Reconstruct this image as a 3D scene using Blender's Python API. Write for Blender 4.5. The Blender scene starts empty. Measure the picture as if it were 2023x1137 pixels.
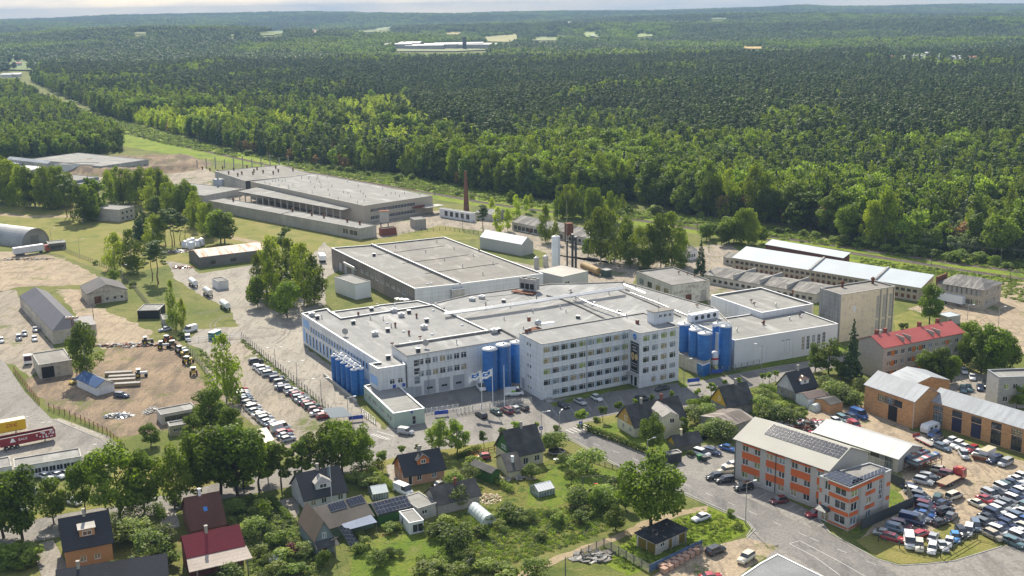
import bpy,math,random
import numpy as np
from mathutils import Vector,Matrix,noise
R=math.radians
S=bpy.context.scene
COL=S.collection
rnd=random.Random(7)
#  camera
FPX,YH,ROLL,CH=2250.0,8.0,R(0.89),108.0
PITCH=math.atan((568.5-YH)/FPX)
sp,cp,sr,cr=math.sin(PITCH),math.cos(PITCH),math.sin(ROLL),math.cos(ROLL)
cam_d=bpy.data.cameras.new('camera');cam=bpy.data.objects.new('camera',cam_d);COL.objects.link(cam)
cam_d.sensor_width=36;cam_d.lens=36*FPX/2023;cam_d.clip_start=1;cam_d.clip_end=40000
_x=Vector((cr,-sr*sp,-sr*cp));_y=Vector((sr,cr*sp,cr*cp));_z=Vector((0,-cp,sp))
cam.matrix_world=Matrix(((_x.x,_y.x,_z.x,0),(_x.y,_y.y,_z.y,0),(_x.z,_y.z,_z.z,CH),(0,0,0,1)))
S.camera=cam
#  light
SUN_EL,SUN_AZ=41.0,-13.0
sd=bpy.data.lights.new('sun','SUN');sd.energy=5.0;sd.angle=R(0.5);sd.color=(1,.905,.75)
so=bpy.data.objects.new('sun',sd);COL.objects.link(so)
_s=Vector((math.sin(R(SUN_AZ))*math.cos(R(SUN_EL)),math.cos(R(SUN_AZ))*math.cos(R(SUN_EL)),math.sin(R(SUN_EL))))
so.rotation_euler=(-_s).to_track_quat('-Z','Y').to_euler();so.location=_s*300
W=bpy.data.worlds.new('World');S.world=W;W.use_nodes=True
wn,wl=W.node_tree.nodes,W.node_tree.links
wn.clear()
sky=wn.new('ShaderNodeTexSky');sky.sky_type='NISHITA';sky.sun_disc=False
sky.sun_elevation=R(SUN_EL);sky.sun_rotation=R(SUN_AZ);sky.air_density=1.0;sky.dust_density=.8;sky.ozone_density=1.2
bgn=wn.new('ShaderNodeBackground');bgn.inputs[1].default_value=0.118
tcw=wn.new('ShaderNodeTexCoord');mpw=wn.new('ShaderNodeMapping');mpw.inputs['Scale'].default_value=(1.6,1.6,9)
nzw=wn.new('ShaderNodeTexNoise');nzw.inputs['Scale'].default_value=3.2;nzw.inputs['Detail'].default_value=7;nzw.inputs['Roughness'].default_value=.62
rpw=wn.new('ShaderNodeValToRGB');rpw.color_ramp.elements[0].position=.36;rpw.color_ramp.elements[1].position=.62
rpw.color_ramp.elements[0].color=(.6,.6,.6,1)
mxw=wn.new('ShaderNodeMixRGB');mxw.inputs[2].default_value=(3.9,4.03,4.25,1)
outw=wn.new('ShaderNodeOutputWorld')
wl.new(tcw.outputs['Generated'],mpw.inputs[0]);wl.new(mpw.outputs[0],nzw.inputs[0]);wl.new(nzw.outputs[0],rpw.inputs[0])
sxw=wn.new('ShaderNodeSeparateXYZ');mrw=wn.new('ShaderNodeMapRange');mrw.inputs[1].default_value=.08;mrw.inputs[2].default_value=.45;mrw.inputs[3].default_value=1;mrw.inputs[4].default_value=.6
muw=wn.new('ShaderNodeMath');muw.operation='MULTIPLY';wl.new(tcw.outputs['Generated'],sxw.inputs[0]);wl.new(sxw.outputs[2],mrw.inputs[0]);wl.new(mrw.outputs[0],muw.inputs[0]);wl.new(rpw.outputs[0],muw.inputs[1]);wl.new(muw.outputs[0],mxw.inputs[0]);wl.new(sky.outputs[0],mxw.inputs[1]);wl.new(mxw.outputs[0],bgn.inputs[0]);wl.new(bgn.outputs[0],outw.inputs[0])
S.view_settings.view_transform='Standard';S.view_settings.look='None';S.view_settings.gamma=1
S.view_settings.exposure=0.72
S.render.engine='CYCLES'
S.cycles.max_bounces=5;S.cycles.diffuse_bounces=2;S.cycles.glossy_bounces=2;S.cycles.transmission_bounces=4;S.cycles.transparent_max_bounces=6;S.cycles.volume_bounces=0
#  photo pixel <> place
def ray(px,py):
 u=px-1011.5;v=py-568.5
 u2=u*cr-v*sr;v2=u*sr+v*cr
 return (u2,FPX*cp-v2*sp,-FPX*sp-v2*cp)
def G(px,py,z=0.0):
 d=ray(px,py);t=(z-CH)/d[2]
 return Vector((d[0]*t,d[1]*t,z))
def project(x,y,z):
 dx,dy,dz=x,y,z-CH
 fw=dy*cp-dz*sp;v2=(-dy*sp-dz*cp)/fw*FPX;u2=dx/fw*FPX
 u=u2*cr+v2*sr;v=-u2*sr+v2*cr
 return u+1011.5,v+568.5
_ridge=np.array([(-400,40),(0,36),(110,33),(220,27),(300,26),(500,22),(620,20),(760,23),(900,24),(1000,21),(1100,19),(1300,18),(1400,15),(1450,13),(1500,12),(1590,7),(1650,10),(1750,9),(1830,7),(1900,5),(2023,5),(2500,3)],float)
RY=8600.0
_rx=[];_rz=[]
for a,b in _ridge:
 d=ray(a,b);t=RY/d[1];_rx.append(d[0]*t);_rz.append(CH+d[2]*t-20)
def sst(a,b,x):t=np.clip((x-a)/(b-a),0,1);return t*t*(3-2*t)
def hgt(x,y):
 x=np.asarray(x,float);y=np.asarray(y,float)
 und=(np.sin(x*.0021+y*.0011)+np.sin(x*.0009-y*.0017+2)+.6*np.sin(x*.0043+y*.0031+1))*11+8
 und=und+np.sin(y*.0047+x*.0011+1.7*np.sin(x*.0009))*13*sst(2600,4200,y)
 h=und*sst(2000,3600,y)
 rz=np.interp(x*RY/np.maximum(y,1),_rx,_rz)
 return h*(1-sst(6500,RY,y))+np.maximum(rz-.03*np.maximum(y-RY,0),0)*sst(6300,RY,y)
def GT(px,py):
 d=np.array(ray(px,py));o=np.array([0,0,CH])
 if d[2]>=-1e-6:return Vector((d[0]*5,RY,float(hgt(d[0],RY))))
 ts=np.geomspace(120,9500,900)/d[1]
 P=o+ts[:,None]*d;hh=hgt(P[:,0],P[:,1]);k=np.argmax(P[:,2]<hh)
 return Vector((P[k,0],P[k,1],hh[k]))
def inpoly(px,py,poly):
 px=np.asarray(px);py=np.asarray(py);c=np.zeros(px.shape,bool);n=len(poly)
 for i in range(n):
  x1,y1=poly[i];x2,y2=poly[(i+1)%n]
  if y1==y2:continue
  c^=((y1>py)!=(y2>py))&(px<(x2-x1)*(py-y1)/(y2-y1)+x1)
 return c
 #  objects
def tag(o,label=None,cat=None,group=None,kind=None):
 if label:o['label']=label
 if cat:o['category']=cat
 if group:o['group']=group
 if kind:o['kind']=kind
 return o
def empty(name,loc=(0,0,0),rz=0,label=None,cat=None,group=None):
 o=bpy.data.objects.new(name,None);o.empty_display_size=.5;COL.objects.link(o)
 o.location=loc;o.rotation_euler=(0,0,rz)
 return tag(o,label,cat,group)
def put(name,me,parent=None,loc=(0,0,0),rot=(0,0,0),sc=None,m=None):
 o=bpy.data.objects.new(name,me);COL.objects.link(o);o.parent=parent
 o.location=loc;o.rotation_euler=rot
 if sc is not None:o.scale=sc if hasattr(sc,'__len__')else (sc,sc,sc)
 if m is not None:
  ms=m if isinstance(m,(list,tuple))else [m]
  for i,mm in enumerate(ms):
   if i<len(o.material_slots):o.material_slots[i].link='OBJECT';o.material_slots[i].material=mm
 return o
def copy_tree(o,parent=None):
 c=o.copy();COL.objects.link(c);c.parent=parent
 for ch in o.children:copy_tree(ch,c)
 return c
class MB:
 def __init__(s):s.v=[];s.f=[];s.m=[];s.sm=[]
 def add(s,vs,fs,m=0,sm=False):
  n=len(s.v);s.v+=[tuple(p)for p in vs]
  for f in fs:s.f.append([n+i for i in f]);s.m.append(m);s.sm.append(sm)
  return s
 def quad(s,a,b,c,d,m=0):return s.add([a,b,c,d],[(0,1,2,3)],m)
 def box(s,x0,x1,y0,y1,z0,z1,m=0):
  return s.add([(x0,y0,z0),(x1,y0,z0),(x1,y1,z0),(x0,y1,z0),(x0,y0,z1),(x1,y0,z1),(x1,y1,z1),(x0,y1,z1)],[(3,2,1,0),(4,5,6,7),(0,1,5,4),(1,2,6,5),(2,3,7,6),(3,0,4,7)],m)
 def prism(s,poly,z0,z1,m=0,mt=None):
  n=len(poly);v=[(p[0],p[1],z0)for p in poly]+[(p[0],p[1],z1)for p in poly]
  s.add(v,[(i,(i+1)%n,(i+1)%n+n,i+n)for i in range(n)],m)
  s.add([(p[0],p[1],z1)for p in poly],[tuple(range(n))],m if mt is None else mt)
  return s
 def hexa(s,p,m=0):
  return s.add(p,[(3,2,1,0),(4,5,6,7),(0,1,5,4),(1,2,6,5),(2,3,7,6),(3,0,4,7)],m)
 def slab(s,a,b,c,d,t,m=0):
  lo=[(p[0],p[1],p[2]-t)for p in (a,b,c,d)]
  return s.hexa(lo+[tuple(p)for p in (a,b,c,d)],m)
 def cyl(s,x,y,z0,z1,r,r2=None,n=12,m=0,cap=True,sm=True):
  r2=r if r2 is None else r2
  v=[]
  for z,q in ((z0,r),(z1,r2)):
   v+=[(x+q*math.cos(2*math.pi*i/n),y+q*math.sin(2*math.pi*i/n),z)for i in range(n)]
  s.add(v,[(i,(i+1)%n,(i+1)%n+n,i+n)for i in range(n)],m,sm)
  if cap:s.add(v[n:],[tuple(range(n))],m);s.add(v[:n],[tuple(range(n))[::-1]],m)
  return s
 def rod(s,a,b,r,n=6,m=0,r2=None):
  a=Vector(a);b=Vector(b);d=(b-a).normalized();r2=r if r2 is None else r2
  u=d.orthogonal().normalized();w=d.cross(u);v=[]
  for c,q in ((a,r),(b,r2)):
   v+=[tuple(c+(u*math.cos(2*math.pi*i/n)+w*math.sin(2*math.pi*i/n))*q)for i in range(n)]
  s.add(v,[(i,(i+1)%n,(i+1)%n+n,i+n)for i in range(n)],m,n>5)
  s.add(v[n:],[tuple(range(n))],m);s.add(v[:n],[tuple(range(n))[::-1]],m)
  return s
 def lathe(s,prof,x=0,y=0,n=20,m=0):
  v=[]
  for q,z in prof:v+=[(x+q*math.cos(2*math.pi*i/n),y+q*math.sin(2*math.pi*i/n),z)for i in range(n)]
  f=[]
  for k in range(len(prof)-1):f+=[(k*n+i,k*n+(i+1)%n,(k+1)*n+(i+1)%n,(k+1)*n+i)for i in range(n)]
  s.add(v,f,m,True);s.add(v[-n:],[tuple(range(n))],m)
  return s
 def mesh(s,name,mats):
  me=bpy.data.meshes.new(name);me.from_pydata(s.v,[],s.f)
  for mm in (mats if isinstance(mats,(list,tuple))else [mats]):me.materials.append(mm)
  me.polygons.foreach_set('material_index',s.m);me.polygons.foreach_set('use_smooth',s.sm)
  me.update();return me
 def build(s,name,mats,parent=None,loc=(0,0,0),rot=(0,0,0)):
  return put(name,s.mesh(name,mats),parent,loc,rot)
  #  materials
MATS={}
def nodes(key):
 m=bpy.data.materials.new(key);m.use_nodes=True;m.node_tree.nodes.clear()
 return m,m.node_tree.nodes,m.node_tree.links
def mixc(n,l,fac,a,b,bt='MIX'):
 x=n.new('ShaderNodeMixRGB');x.blend_type=bt
 for i,s in ((0,fac),(1,a),(2,b)):
  if isinstance(s,(int,float)):x.inputs[i].default_value=s
  elif isinstance(s,tuple):x.inputs[i].default_value=(*s,1)if len(s)==3 else s
  else:l.new(s,x.inputs[i])
 return x.outputs[0]
def noi(n,l,vec,scale,detail=3,rough=.55,lo=.35,hi=.65):
 t=n.new('ShaderNodeTexNoise');t.inputs['Scale'].default_value=scale;t.inputs['Detail'].default_value=detail;t.inputs['Roughness'].default_value=rough
 l.new(vec,t.inputs['Vector'])
 r=n.new('ShaderNodeMapRange');r.inputs[1].default_value=lo;r.inputs[2].default_value=hi
 l.new(t.outputs[0],r.inputs[0]);return r.outputs[0]
def vmap(n,l,vec,sc=(1,1,1),rot=(0,0,0)):
 m=n.new('ShaderNodeMapping');m.inputs['Scale'].default_value=sc;m.inputs['Rotation'].default_value=rot;l.new(vec,m.inputs[0]);return m.outputs[0]
def wave(n,l,vec,scale,axis='X',prof='SIN',dist=0):
 w=n.new('ShaderNodeTexWave');w.bands_direction=axis;w.wave_profile=prof;w.inputs['Scale'].default_value=scale;w.inputs['Distortion'].default_value=dist
 l.new(vec,w.inputs[0]);return w.outputs[1]
def dk(c,k):return tuple(min(1,v*k)for v in c[:3])
def mat(key,col=(.5,.5,.5),rough=.8,kind='plain',var=.18,sc=1.0,metal=0,col2=None,bump=.3,spec=.3,axis='X',k=1.0):
 if key in MATS:return MATS[key]
 m,n,l=nodes(key);MATS[key]=m
 out=n.new('ShaderNodeOutputMaterial');b=n.new('ShaderNodeBsdfPrincipled');l.new(b.outputs[0],out.inputs[0])
 b.inputs['Roughness'].default_value=rough;b.inputs['Metallic'].default_value=metal;b.inputs['Specular IOR Level'].default_value=spec
 tc=n.new('ShaderNodeTexCoord').outputs['Object']
 big=noi(n,l,tc,.12*sc,4);fine=noi(n,l,tc,2.2*sc,4,.65)
 c=mixc(n,l,big,dk(col,1-var),dk(col,1+var))
 c=mixc(n,l,fine,c,mixc(n,l,1.0,c,(1-var,)*3,'MULTIPLY'))
 hgtb=fine
 if kind=='brick':
  t=n.new('ShaderNodeTexBrick');t.inputs['Scale'].default_value=1.0;t.inputs['Mortar Size'].default_value=.012
  t.inputs['Brick Width'].default_value=.5*k;t.inputs['Row Height'].default_value=.16*k
  c2=col2 or dk(col,.6)
  t.inputs['Color1'].default_value=(*dk(col,1.15),1);t.inputs['Color2'].default_value=(*c2,1);t.inputs['Mortar'].default_value=(*dk(col,1.1),1)
  cx=n.new('ShaderNodeSeparateXYZ');l.new(tc,cx.inputs[0]);ad=n.new('ShaderNodeMath');l.new(cx.outputs[0],ad.inputs[0]);l.new(cx.outputs[1],ad.inputs[1])
  cb=n.new('ShaderNodeCombineXYZ');l.new(ad.outputs[0],cb.inputs[0]);l.new(cx.outputs[2],cb.inputs[1]);l.new(cb.outputs[0],t.inputs[0])
  c=mixc(n,l,.75,c,t.outputs[0]);hgtb=t.outputs[1]
 elif kind in ('corr','plank','seam'):
  w=wave(n,l,tc,{'corr':1.2,'plank':2.0,'seam':.55}[kind]*k,axis,'SIN' if kind=='corr' else 'SAW')
  r=n.new('ShaderNodeMapRange');r.inputs[1].default_value=.0;r.inputs[2].default_value=.25 if kind!='corr' else 1;l.new(w,r.inputs[0])
  c=mixc(n,l,r.outputs[0],mixc(n,l,1.0,c,(.72,)*3,'MULTIPLY'),c);hgtb=r.outputs[0]
  if col2:
   sx={'X':(1,.12,.12),'Y':(.12,1,.12),'Z':(.3,.3,1)}[axis]
   st=noi(n,l,vmap(n,l,tc,sx),.9,4,.7,.47,.62);c=mixc(n,l,st,c,col2)
 elif kind=='tile':
  w=wave(n,l,tc,1.1*k,'X');w2=wave(n,l,tc,1.0*k,'Z','SAW')
  mm=n.new('ShaderNodeMath');mm.operation='MULTIPLY';l.new(w,mm.inputs[0]);l.new(w2,mm.inputs[1])
  c=mixc(n,l,mm.outputs[0],mixc(n,l,1.0,c,(.7,)*3,'MULTIPLY'),c);hgtb=mm.outputs[0]
 elif kind=='panel':
  st=noi(n,l,vmap(n,l,tc,(1.6,1.6,.12)),.8,5,.7,.42,.72)
  c=mixc(n,l,st,c,col2 or dk(col,.5))
  t=n.new('ShaderNodeTexBrick');t.offset=0;t.inputs['Scale'].default_value=1;t.inputs['Brick Width'].default_value=3.0*k;t.inputs['Row Height'].default_value=1.5*k;t.inputs['Mortar Size'].default_value=.03
  t.inputs['Color1'].default_value=(1,1,1,1);t.inputs['Color2'].default_value=(.93,.93,.93,1);t.inputs['Mortar'].default_value=(.55,.55,.55,1)
  cx=n.new('ShaderNodeSeparateXYZ');l.new(tc,cx.inputs[0]);ad=n.new('ShaderNodeMath');l.new(cx.outputs[0],ad.inputs[0]);l.new(cx.outputs[1],ad.inputs[1])
  cb=n.new('ShaderNodeCombineXYZ');l.new(ad.outputs[0],cb.inputs[0]);l.new(cx.outputs[2],cb.inputs[1]);l.new(cb.outputs[0],t.inputs[0])
  c=mixc(n,l,1.0,c,t.outputs[0],'MULTIPLY')
 elif kind=='felt':
  t=n.new('ShaderNodeTexBrick');t.offset=.37;t.inputs['Scale'].default_value=1;t.inputs['Brick Width'].default_value=14;t.inputs['Row Height'].default_value=1.0*k;t.inputs['Mortar Size'].default_value=.02
  t.inputs['Color1'].default_value=(1,1,1,1);t.inputs['Color2'].default_value=(.86,.86,.85,1);t.inputs['Mortar'].default_value=(.62,.6,.58,1)
  l.new(vmap(n,l,tc,(1,1,1),(0,0,R(90)if axis=='Y' else 0)),t.inputs[0])
  c=mixc(n,l,1.0,c,t.outputs[0],'MULTIPLY')
  st=noi(n,l,tc,.35,6,.7,.5,.68);c=mixc(n,l,st,c,col2 or dk(col,.72))
  st2=noi(n,l,vmap(n,l,tc,(1,.2,1)),.25,4,.6,.55,.7);c=mixc(n,l,st2,c,dk(col,1.3))
 elif kind=='stain':
  st=noi(n,l,tc,.6,6,.7,.5,.62);c=mixc(n,l,st,c,col2 or dk(col,.6))
 l.new(c,b.inputs['Base Color'])
 if bump:
  bp=n.new('ShaderNodeBump');bp.inputs['Strength'].default_value=bump;bp.inputs['Distance'].default_value=.06;l.new(hgtb,bp.inputs['Height']);l.new(bp.outputs[0],b.inputs['Normal'])
 return m
def ground_mat(key,layers,rough=.95,bump=.5):
 """layers: base colour then (colour, scale, lo, hi[, stretch, rot]) laid over it by noise thresholds"""
 if key in MATS:return MATS[key]
 m,n,l=nodes(key);MATS[key]=m
 out=n.new('ShaderNodeOutputMaterial');b=n.new('ShaderNodeBsdfPrincipled');l.new(b.outputs[0],out.inputs[0])
 b.inputs['Roughness'].default_value=rough;b.inputs['Specular IOR Level'].default_value=.15
 g=n.new('ShaderNodeNewGeometry').outputs['Position']
 c=layers[0]
 for i,L in enumerate(layers[1:]):
  st=L[4]if len(L)>4 else 1;rt=L[5]if len(L)>5 else 0
  off=n.new('ShaderNodeVectorMath');off.inputs[1].default_value=(i*37.7,i*11.3,i*5.1);l.new(g,off.inputs[0])
  v=vmap(n,l,off.outputs[0],(1,st,1),(0,0,rt))
  c=mixc(n,l,noi(n,l,v,L[1],6,.68,L[2],L[3]),c,L[0])
 fine=noi(n,l,g,1.6,5,.75)
 c=mixc(n,l,fine,mixc(n,l,1.0,c,(.74,)*3,'MULTIPLY'),mixc(n,l,1.0,c,(1.16,)*3,'MULTIPLY'))
 l.new(c,b.inputs['Base Color'])
 bp=n.new('ShaderNodeBump');bp.inputs['Strength'].default_value=bump;bp.inputs['Distance'].default_value=.25;l.new(fine,bp.inputs['Height']);l.new(bp.outputs[0],b.inputs['Normal'])
 return m
def leaf_mat(key,col,col2,trans=.35,patch=None):
 if key in MATS:return MATS[key]
 m,n,l=nodes(key);MATS[key]=m
 out=n.new('ShaderNodeOutputMaterial');d=n.new('ShaderNodeBsdfPrincipled');t=n.new('ShaderNodeBsdfTranslucent');mx=n.new('ShaderNodeMixShader')
 d.inputs['Roughness'].default_value=.62;d.inputs['Specular IOR Level'].default_value=.25
 oi=n.new('ShaderNodeObjectInfo');at=n.new('ShaderNodeAttribute');at.attribute_name='tint'
 c=mixc(n,l,oi.outputs['Random'],col,col2)
 c=mixc(n,l,at.outputs['Fac'],mixc(n,l,1.0,c,(.74,.78,.74),'MULTIPLY'),mixc(n,l,1.0,c,(1.2,1.18,1.05),'MULTIPLY'))
 hu=n.new('ShaderNodeHueSaturation');rm=n.new('ShaderNodeMath');rm.operation='MULTIPLY_ADD';rm.inputs[1].default_value=7.13;rm.inputs[2].default_value=0
 fr=n.new('ShaderNodeMath');fr.operation='FRACT';l.new(oi.outputs['Random'],rm.inputs[0]);l.new(rm.outputs[0],fr.inputs[0])
 mr=n.new('ShaderNodeMapRange');mr.inputs[3].default_value=.58;mr.inputs[4].default_value=1.42;l.new(fr.outputs[0],mr.inputs[0]);l.new(mr.outputs[0],hu.inputs['Value']);l.new(c,hu.inputs['Color']);c=hu.outputs[0]
 if patch:
  g=n.new('ShaderNodeNewGeometry').outputs['Position'];c=mixc(n,l,noi(n,l,g,.012,3,.5,.46,.6),c,patch)
 l.new(c,d.inputs['Base Color']);l.new(mixc(n,l,1.0,c,(1.5,1.55,.9),'MULTIPLY'),t.inputs[0])
 mx.inputs[0].default_value=trans;l.new(d.outputs[0],mx.inputs[1]);l.new(t.outputs[0],mx.inputs[2]);l.new(mx.outputs[0],out.inputs[0])
 return m
def glass_mat(key,col=(.03,.035,.04),rough=.08):
 if key in MATS:return MATS[key]
 m,n,l=nodes(key);MATS[key]=m
 out=n.new('ShaderNodeOutputMaterial');b=n.new('ShaderNodeBsdfPrincipled');l.new(b.outputs[0],out.inputs[0])
 b.inputs['Roughness'].default_value=rough;b.inputs['Specular IOR Level'].default_value=.8
 g=n.new('ShaderNodeTexCoord').outputs['Object'];oi=n.new('ShaderNodeObjectInfo')
 ad=n.new('ShaderNodeVectorMath');l.new(g,ad.inputs[0]);mu=n.new('ShaderNodeVectorMath');mu.operation='SCALE';mu.inputs[3].default_value=1.0;l.new(oi.outputs['Location'],mu.inputs[0]);l.new(mu.outputs[0],ad.inputs[1])
 l.new(mixc(n,l,noi(n,l,ad.outputs[0],.9,3),dk(col,.6),dk(col,1.5)),b.inputs['Base Color'])
 return m
 #  ground
grass_m=ground_mat('meadow_grass',[(.12,.145,.032),((.18,.18,.055),.03,.42,.6),((.08,.11,.025),.11,.5,.66),((.24,.2,.1),.25,.6,.75)])
def terrain():
 ys=np.concatenate([np.linspace(-300,1500,19),np.geomspace(1550,9700,80)])
 us=np.linspace(-1,1,121);v=[]
 for y in ys:
  hw=500+max(y,0)*.75
  xs=us*hw;zs=hgt(xs,np.full_like(xs,y))if y>0 else xs*0
  v+=list(zip(xs.tolist(),[float(y)]*121,np.asarray(zs).tolist()))
 f=[(r*121+c,r*121+c+1,(r+1)*121+c+1,(r+1)*121+c)for r in range(len(ys)-1)for c in range(120)]
 me=bpy.data.meshes.new('ground');me.from_pydata(v,[],f);me.materials.append(grass_m)
 for p in me.polygons:p.use_smooth=True
 tag(put('ground',me),kind='structure')
terrain()
def jit_poly(pts,amp,step):
 out=[]
 for i in range(len(pts)):
  a=pts[i];b=pts[(i+1)%len(pts)];n=max(1,int((b-a).length/step))if step else 1
  nr=Vector((-(b-a).y,(b-a).x,0)).normalized()
  for k in range(n):
   p=a.lerp(b,k/n)
   if amp and n>1:p=p+nr*amp*(noise.noise(p*.25)*1.6+noise.noise(p*.9)*.8)
   out.append(p)
 return out
def patch(name,px,m,lev,amp=0,step=1.2,label=None,cat=None,kind='structure',z=0.0,world=False):
 pts=[Vector(p).to_3d()for p in px]if world else [G(a,b,z)for a,b in px]
 pts=jit_poly(pts,amp,step if amp else 0)
 from mathutils.geometry import tessellate_polygon
 zz=z+lev*.006
 vs=[(p.x,p.y,zz)for p in pts];tr=tessellate_polygon([[Vector((p.x,p.y,0))for p in pts]])
 fs=[]
 for t in tr:
  a,b,c=(Vector(vs[i])for i in t)
  fs.append(tuple(t)if (b-a).cross(c-a).z>0 else tuple(t[::-1]))
 me=bpy.data.meshes.new(name);me.from_pydata(vs,[],fs);me.materials.append(m)
 return tag(put(name,me),label,cat,kind=kind)
FIELDS=[([(501,66),(530,63),(573,60),(570,66),(540,70),(505,71)],(.2,.26,.1)),([(606,61),(625,59),(639,60),(632,65),(612,65)],(.42,.27,.14)),([(699,53),(714,50),(712,56),(700,57)],(.42,.27,.14)),([(704,62),(745,57),(783,50),(770,58),(748,64),(715,64)],(.27,.31,.13)),([(875,66),(900,64),(918,62),(912,69),(880,69)],(.38,.34,.14)),([(939,73),(975,72),(1030,67),(1032,76),(1010,84),(970,83)],(.34,.32,.14)),([(1040,76),(1075,73),(1115,76),(1113,81),(1042,81)],(.27,.31,.13)),([(1145,64),(1188,62),(1188,75),(1160,74)],(.27,.33,.12)),([(1248,67),(1306,68),(1290,72),(1255,75)],(.26,.32,.12)),([(1393,37),(1438,36),(1440,39),(1400,40)],(.2,.27,.12)),([(1454,93),(1520,93),(1522,98),(1456,97)],(.5,.36,.13)),([(1546,94),(1566,94),(1566,99),(1547,99)],(.5,.36,.13)),([(1611,96),(1626,95),(1625,100),(1612,100)],(.3,.3,.1)),([(255,66),(285,64),(303,65),(300,68),(257,68)],(.24,.27,.13)),([(441,70),(477,69),(476,73),(442,73)],(.27,.33,.12)),([(1600,60),(1612,59),(1612,63),(1601,63)],(.3,.34,.15)),([(1748,118),(1800,104),(1865,108),(1930,120),(1945,130),(1850,124),(1760,124)],(.15,.22,.06)),([(768,96),(800,92),(980,90),(978,99),(900,103),(770,103)],(.22,.24,.12)),([(0,108),(45,120),(85,133),(60,140),(0,140)],(.15,.2,.07))]
for i,(pl,c)in enumerate(FIELDS):
 pts=[GT(*p)for p in pl];c0=sum(pts,Vector())/len(pts)
 ring=[]
 for k in range(len(pts)):
  for q in range(6):ring.append(pts[k].lerp(pts[(k+1)%len(pts)],q/6))
 vs=[]
 for rr in (1,.66,.33):vs+=[((p-c0)*rr+c0)for p in ring]
 vs.append(c0);vs=[(p.x,p.y,float(hgt(p.x,p.y))+2.2)for p in vs];n=len(ring)
 fs=[(a*n+k,a*n+(k+1)%n,(a+1)*n+(k+1)%n,(a+1)*n+k)for a in (0,1)for k in range(n)]+[(2*n+k,2*n+(k+1)%n,3*n)for k in range(n)]
 me=bpy.data.meshes.new('field');me.from_pydata(vs,[],fs);me.materials.append(mat('field_%d'%i,c,.95,var=.12,sc=.1,bump=0));tag(put('field',me),kind='structure')
 #  trees
def leaf_cloud(cl,n,size,seed,up=.35,flat=1.0,droop=0,elong=1.0):
 """cl: rows (x,y,z,rx,rz,tint); returns arrays of quads on the shells of the clumps"""
 g=np.random.RandomState(seed);cl=np.asarray(cl,float)
 w=cl[:,3]**2;k=g.choice(len(cl),n,p=w/w.sum())
 d=g.normal(size=(n,3));d/=np.linalg.norm(d,axis=1)[:,None]
 rr=g.uniform(.55,1.06,n)**.6
 c=cl[k,:3]+d*np.stack([cl[k,3],cl[k,3],cl[k,4]],1)*rr[:,None]
 nr=d*.95+g.normal(size=(n,3))*.5+np.array([0,0,up]);nr[:,2]*=flat;nr/=np.linalg.norm(nr,axis=1)[:,None]
 a=np.cross(nr,g.normal(size=(n,3)));a/=np.linalg.norm(a,axis=1)[:,None];b=np.cross(nr,a)
 if droop:b=b*(1-droop)+np.array([0,0,-1.0])*droop*1.3
 s=size*g.uniform(.55,1.25,n)[:,None]
 V=np.stack([c-a*s*.5,c+b*s*.5*elong*g.uniform(.6,1.2,(n,1)),c+a*s*.5,c-b*s*.6*elong],1).reshape(-1,3)
 t=np.clip(cl[k,5]+g.normal(size=n)*.18,0,1)
 return V,t
def crown_mesh(name,cl,n,size,seed,m,trunk=None,tm=None,**kw):
 V,t=leaf_cloud(cl,n,size,seed,**kw);vs=V.tolist();fs=np.arange(4*n).reshape(-1,4).tolist();mi=[0]*n;tt=np.repeat(t,4).tolist()
 if trunk:
  o=len(vs);vs+=trunk.v;fs+=[[i+o for i in f]for f in trunk.f];mi+=[1]*len(trunk.f);tt+=[.5]*len(trunk.v)
 me=bpy.data.meshes.new(name);me.from_pydata(vs,[],fs);me.materials.append(m)
 if trunk:me.materials.append(tm)
 me.polygons.foreach_set('material_index',mi)
 at=me.attributes.new('tint','FLOAT','POINT');at.data.foreach_set('value',tt);return me
def trunk_mb(h,r,seed,limbs=0,spread=2.0,lo=.3,lean=.02):
 g=random.Random(seed);mb=MB();p=Vector((0,0,-.3));q=r
 for k in range(5):
  np_=Vector((g.uniform(-lean,lean)*h,g.uniform(-lean,lean)*h,h*(k+1)/5));mb.rod(p,np_,q,7,r2=q*.76);p=np_;q*=.76
 for k in range(limbs):
  z=h*g.uniform(lo,.85);a=g.uniform(0,6.283);L=spread*g.uniform(.6,1)
  mb.rod((0,0,z),(math.cos(a)*L,math.sin(a)*L,z+L*g.uniform(.5,1)),r*.34,5,r2=r*.1)
 return mb
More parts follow.
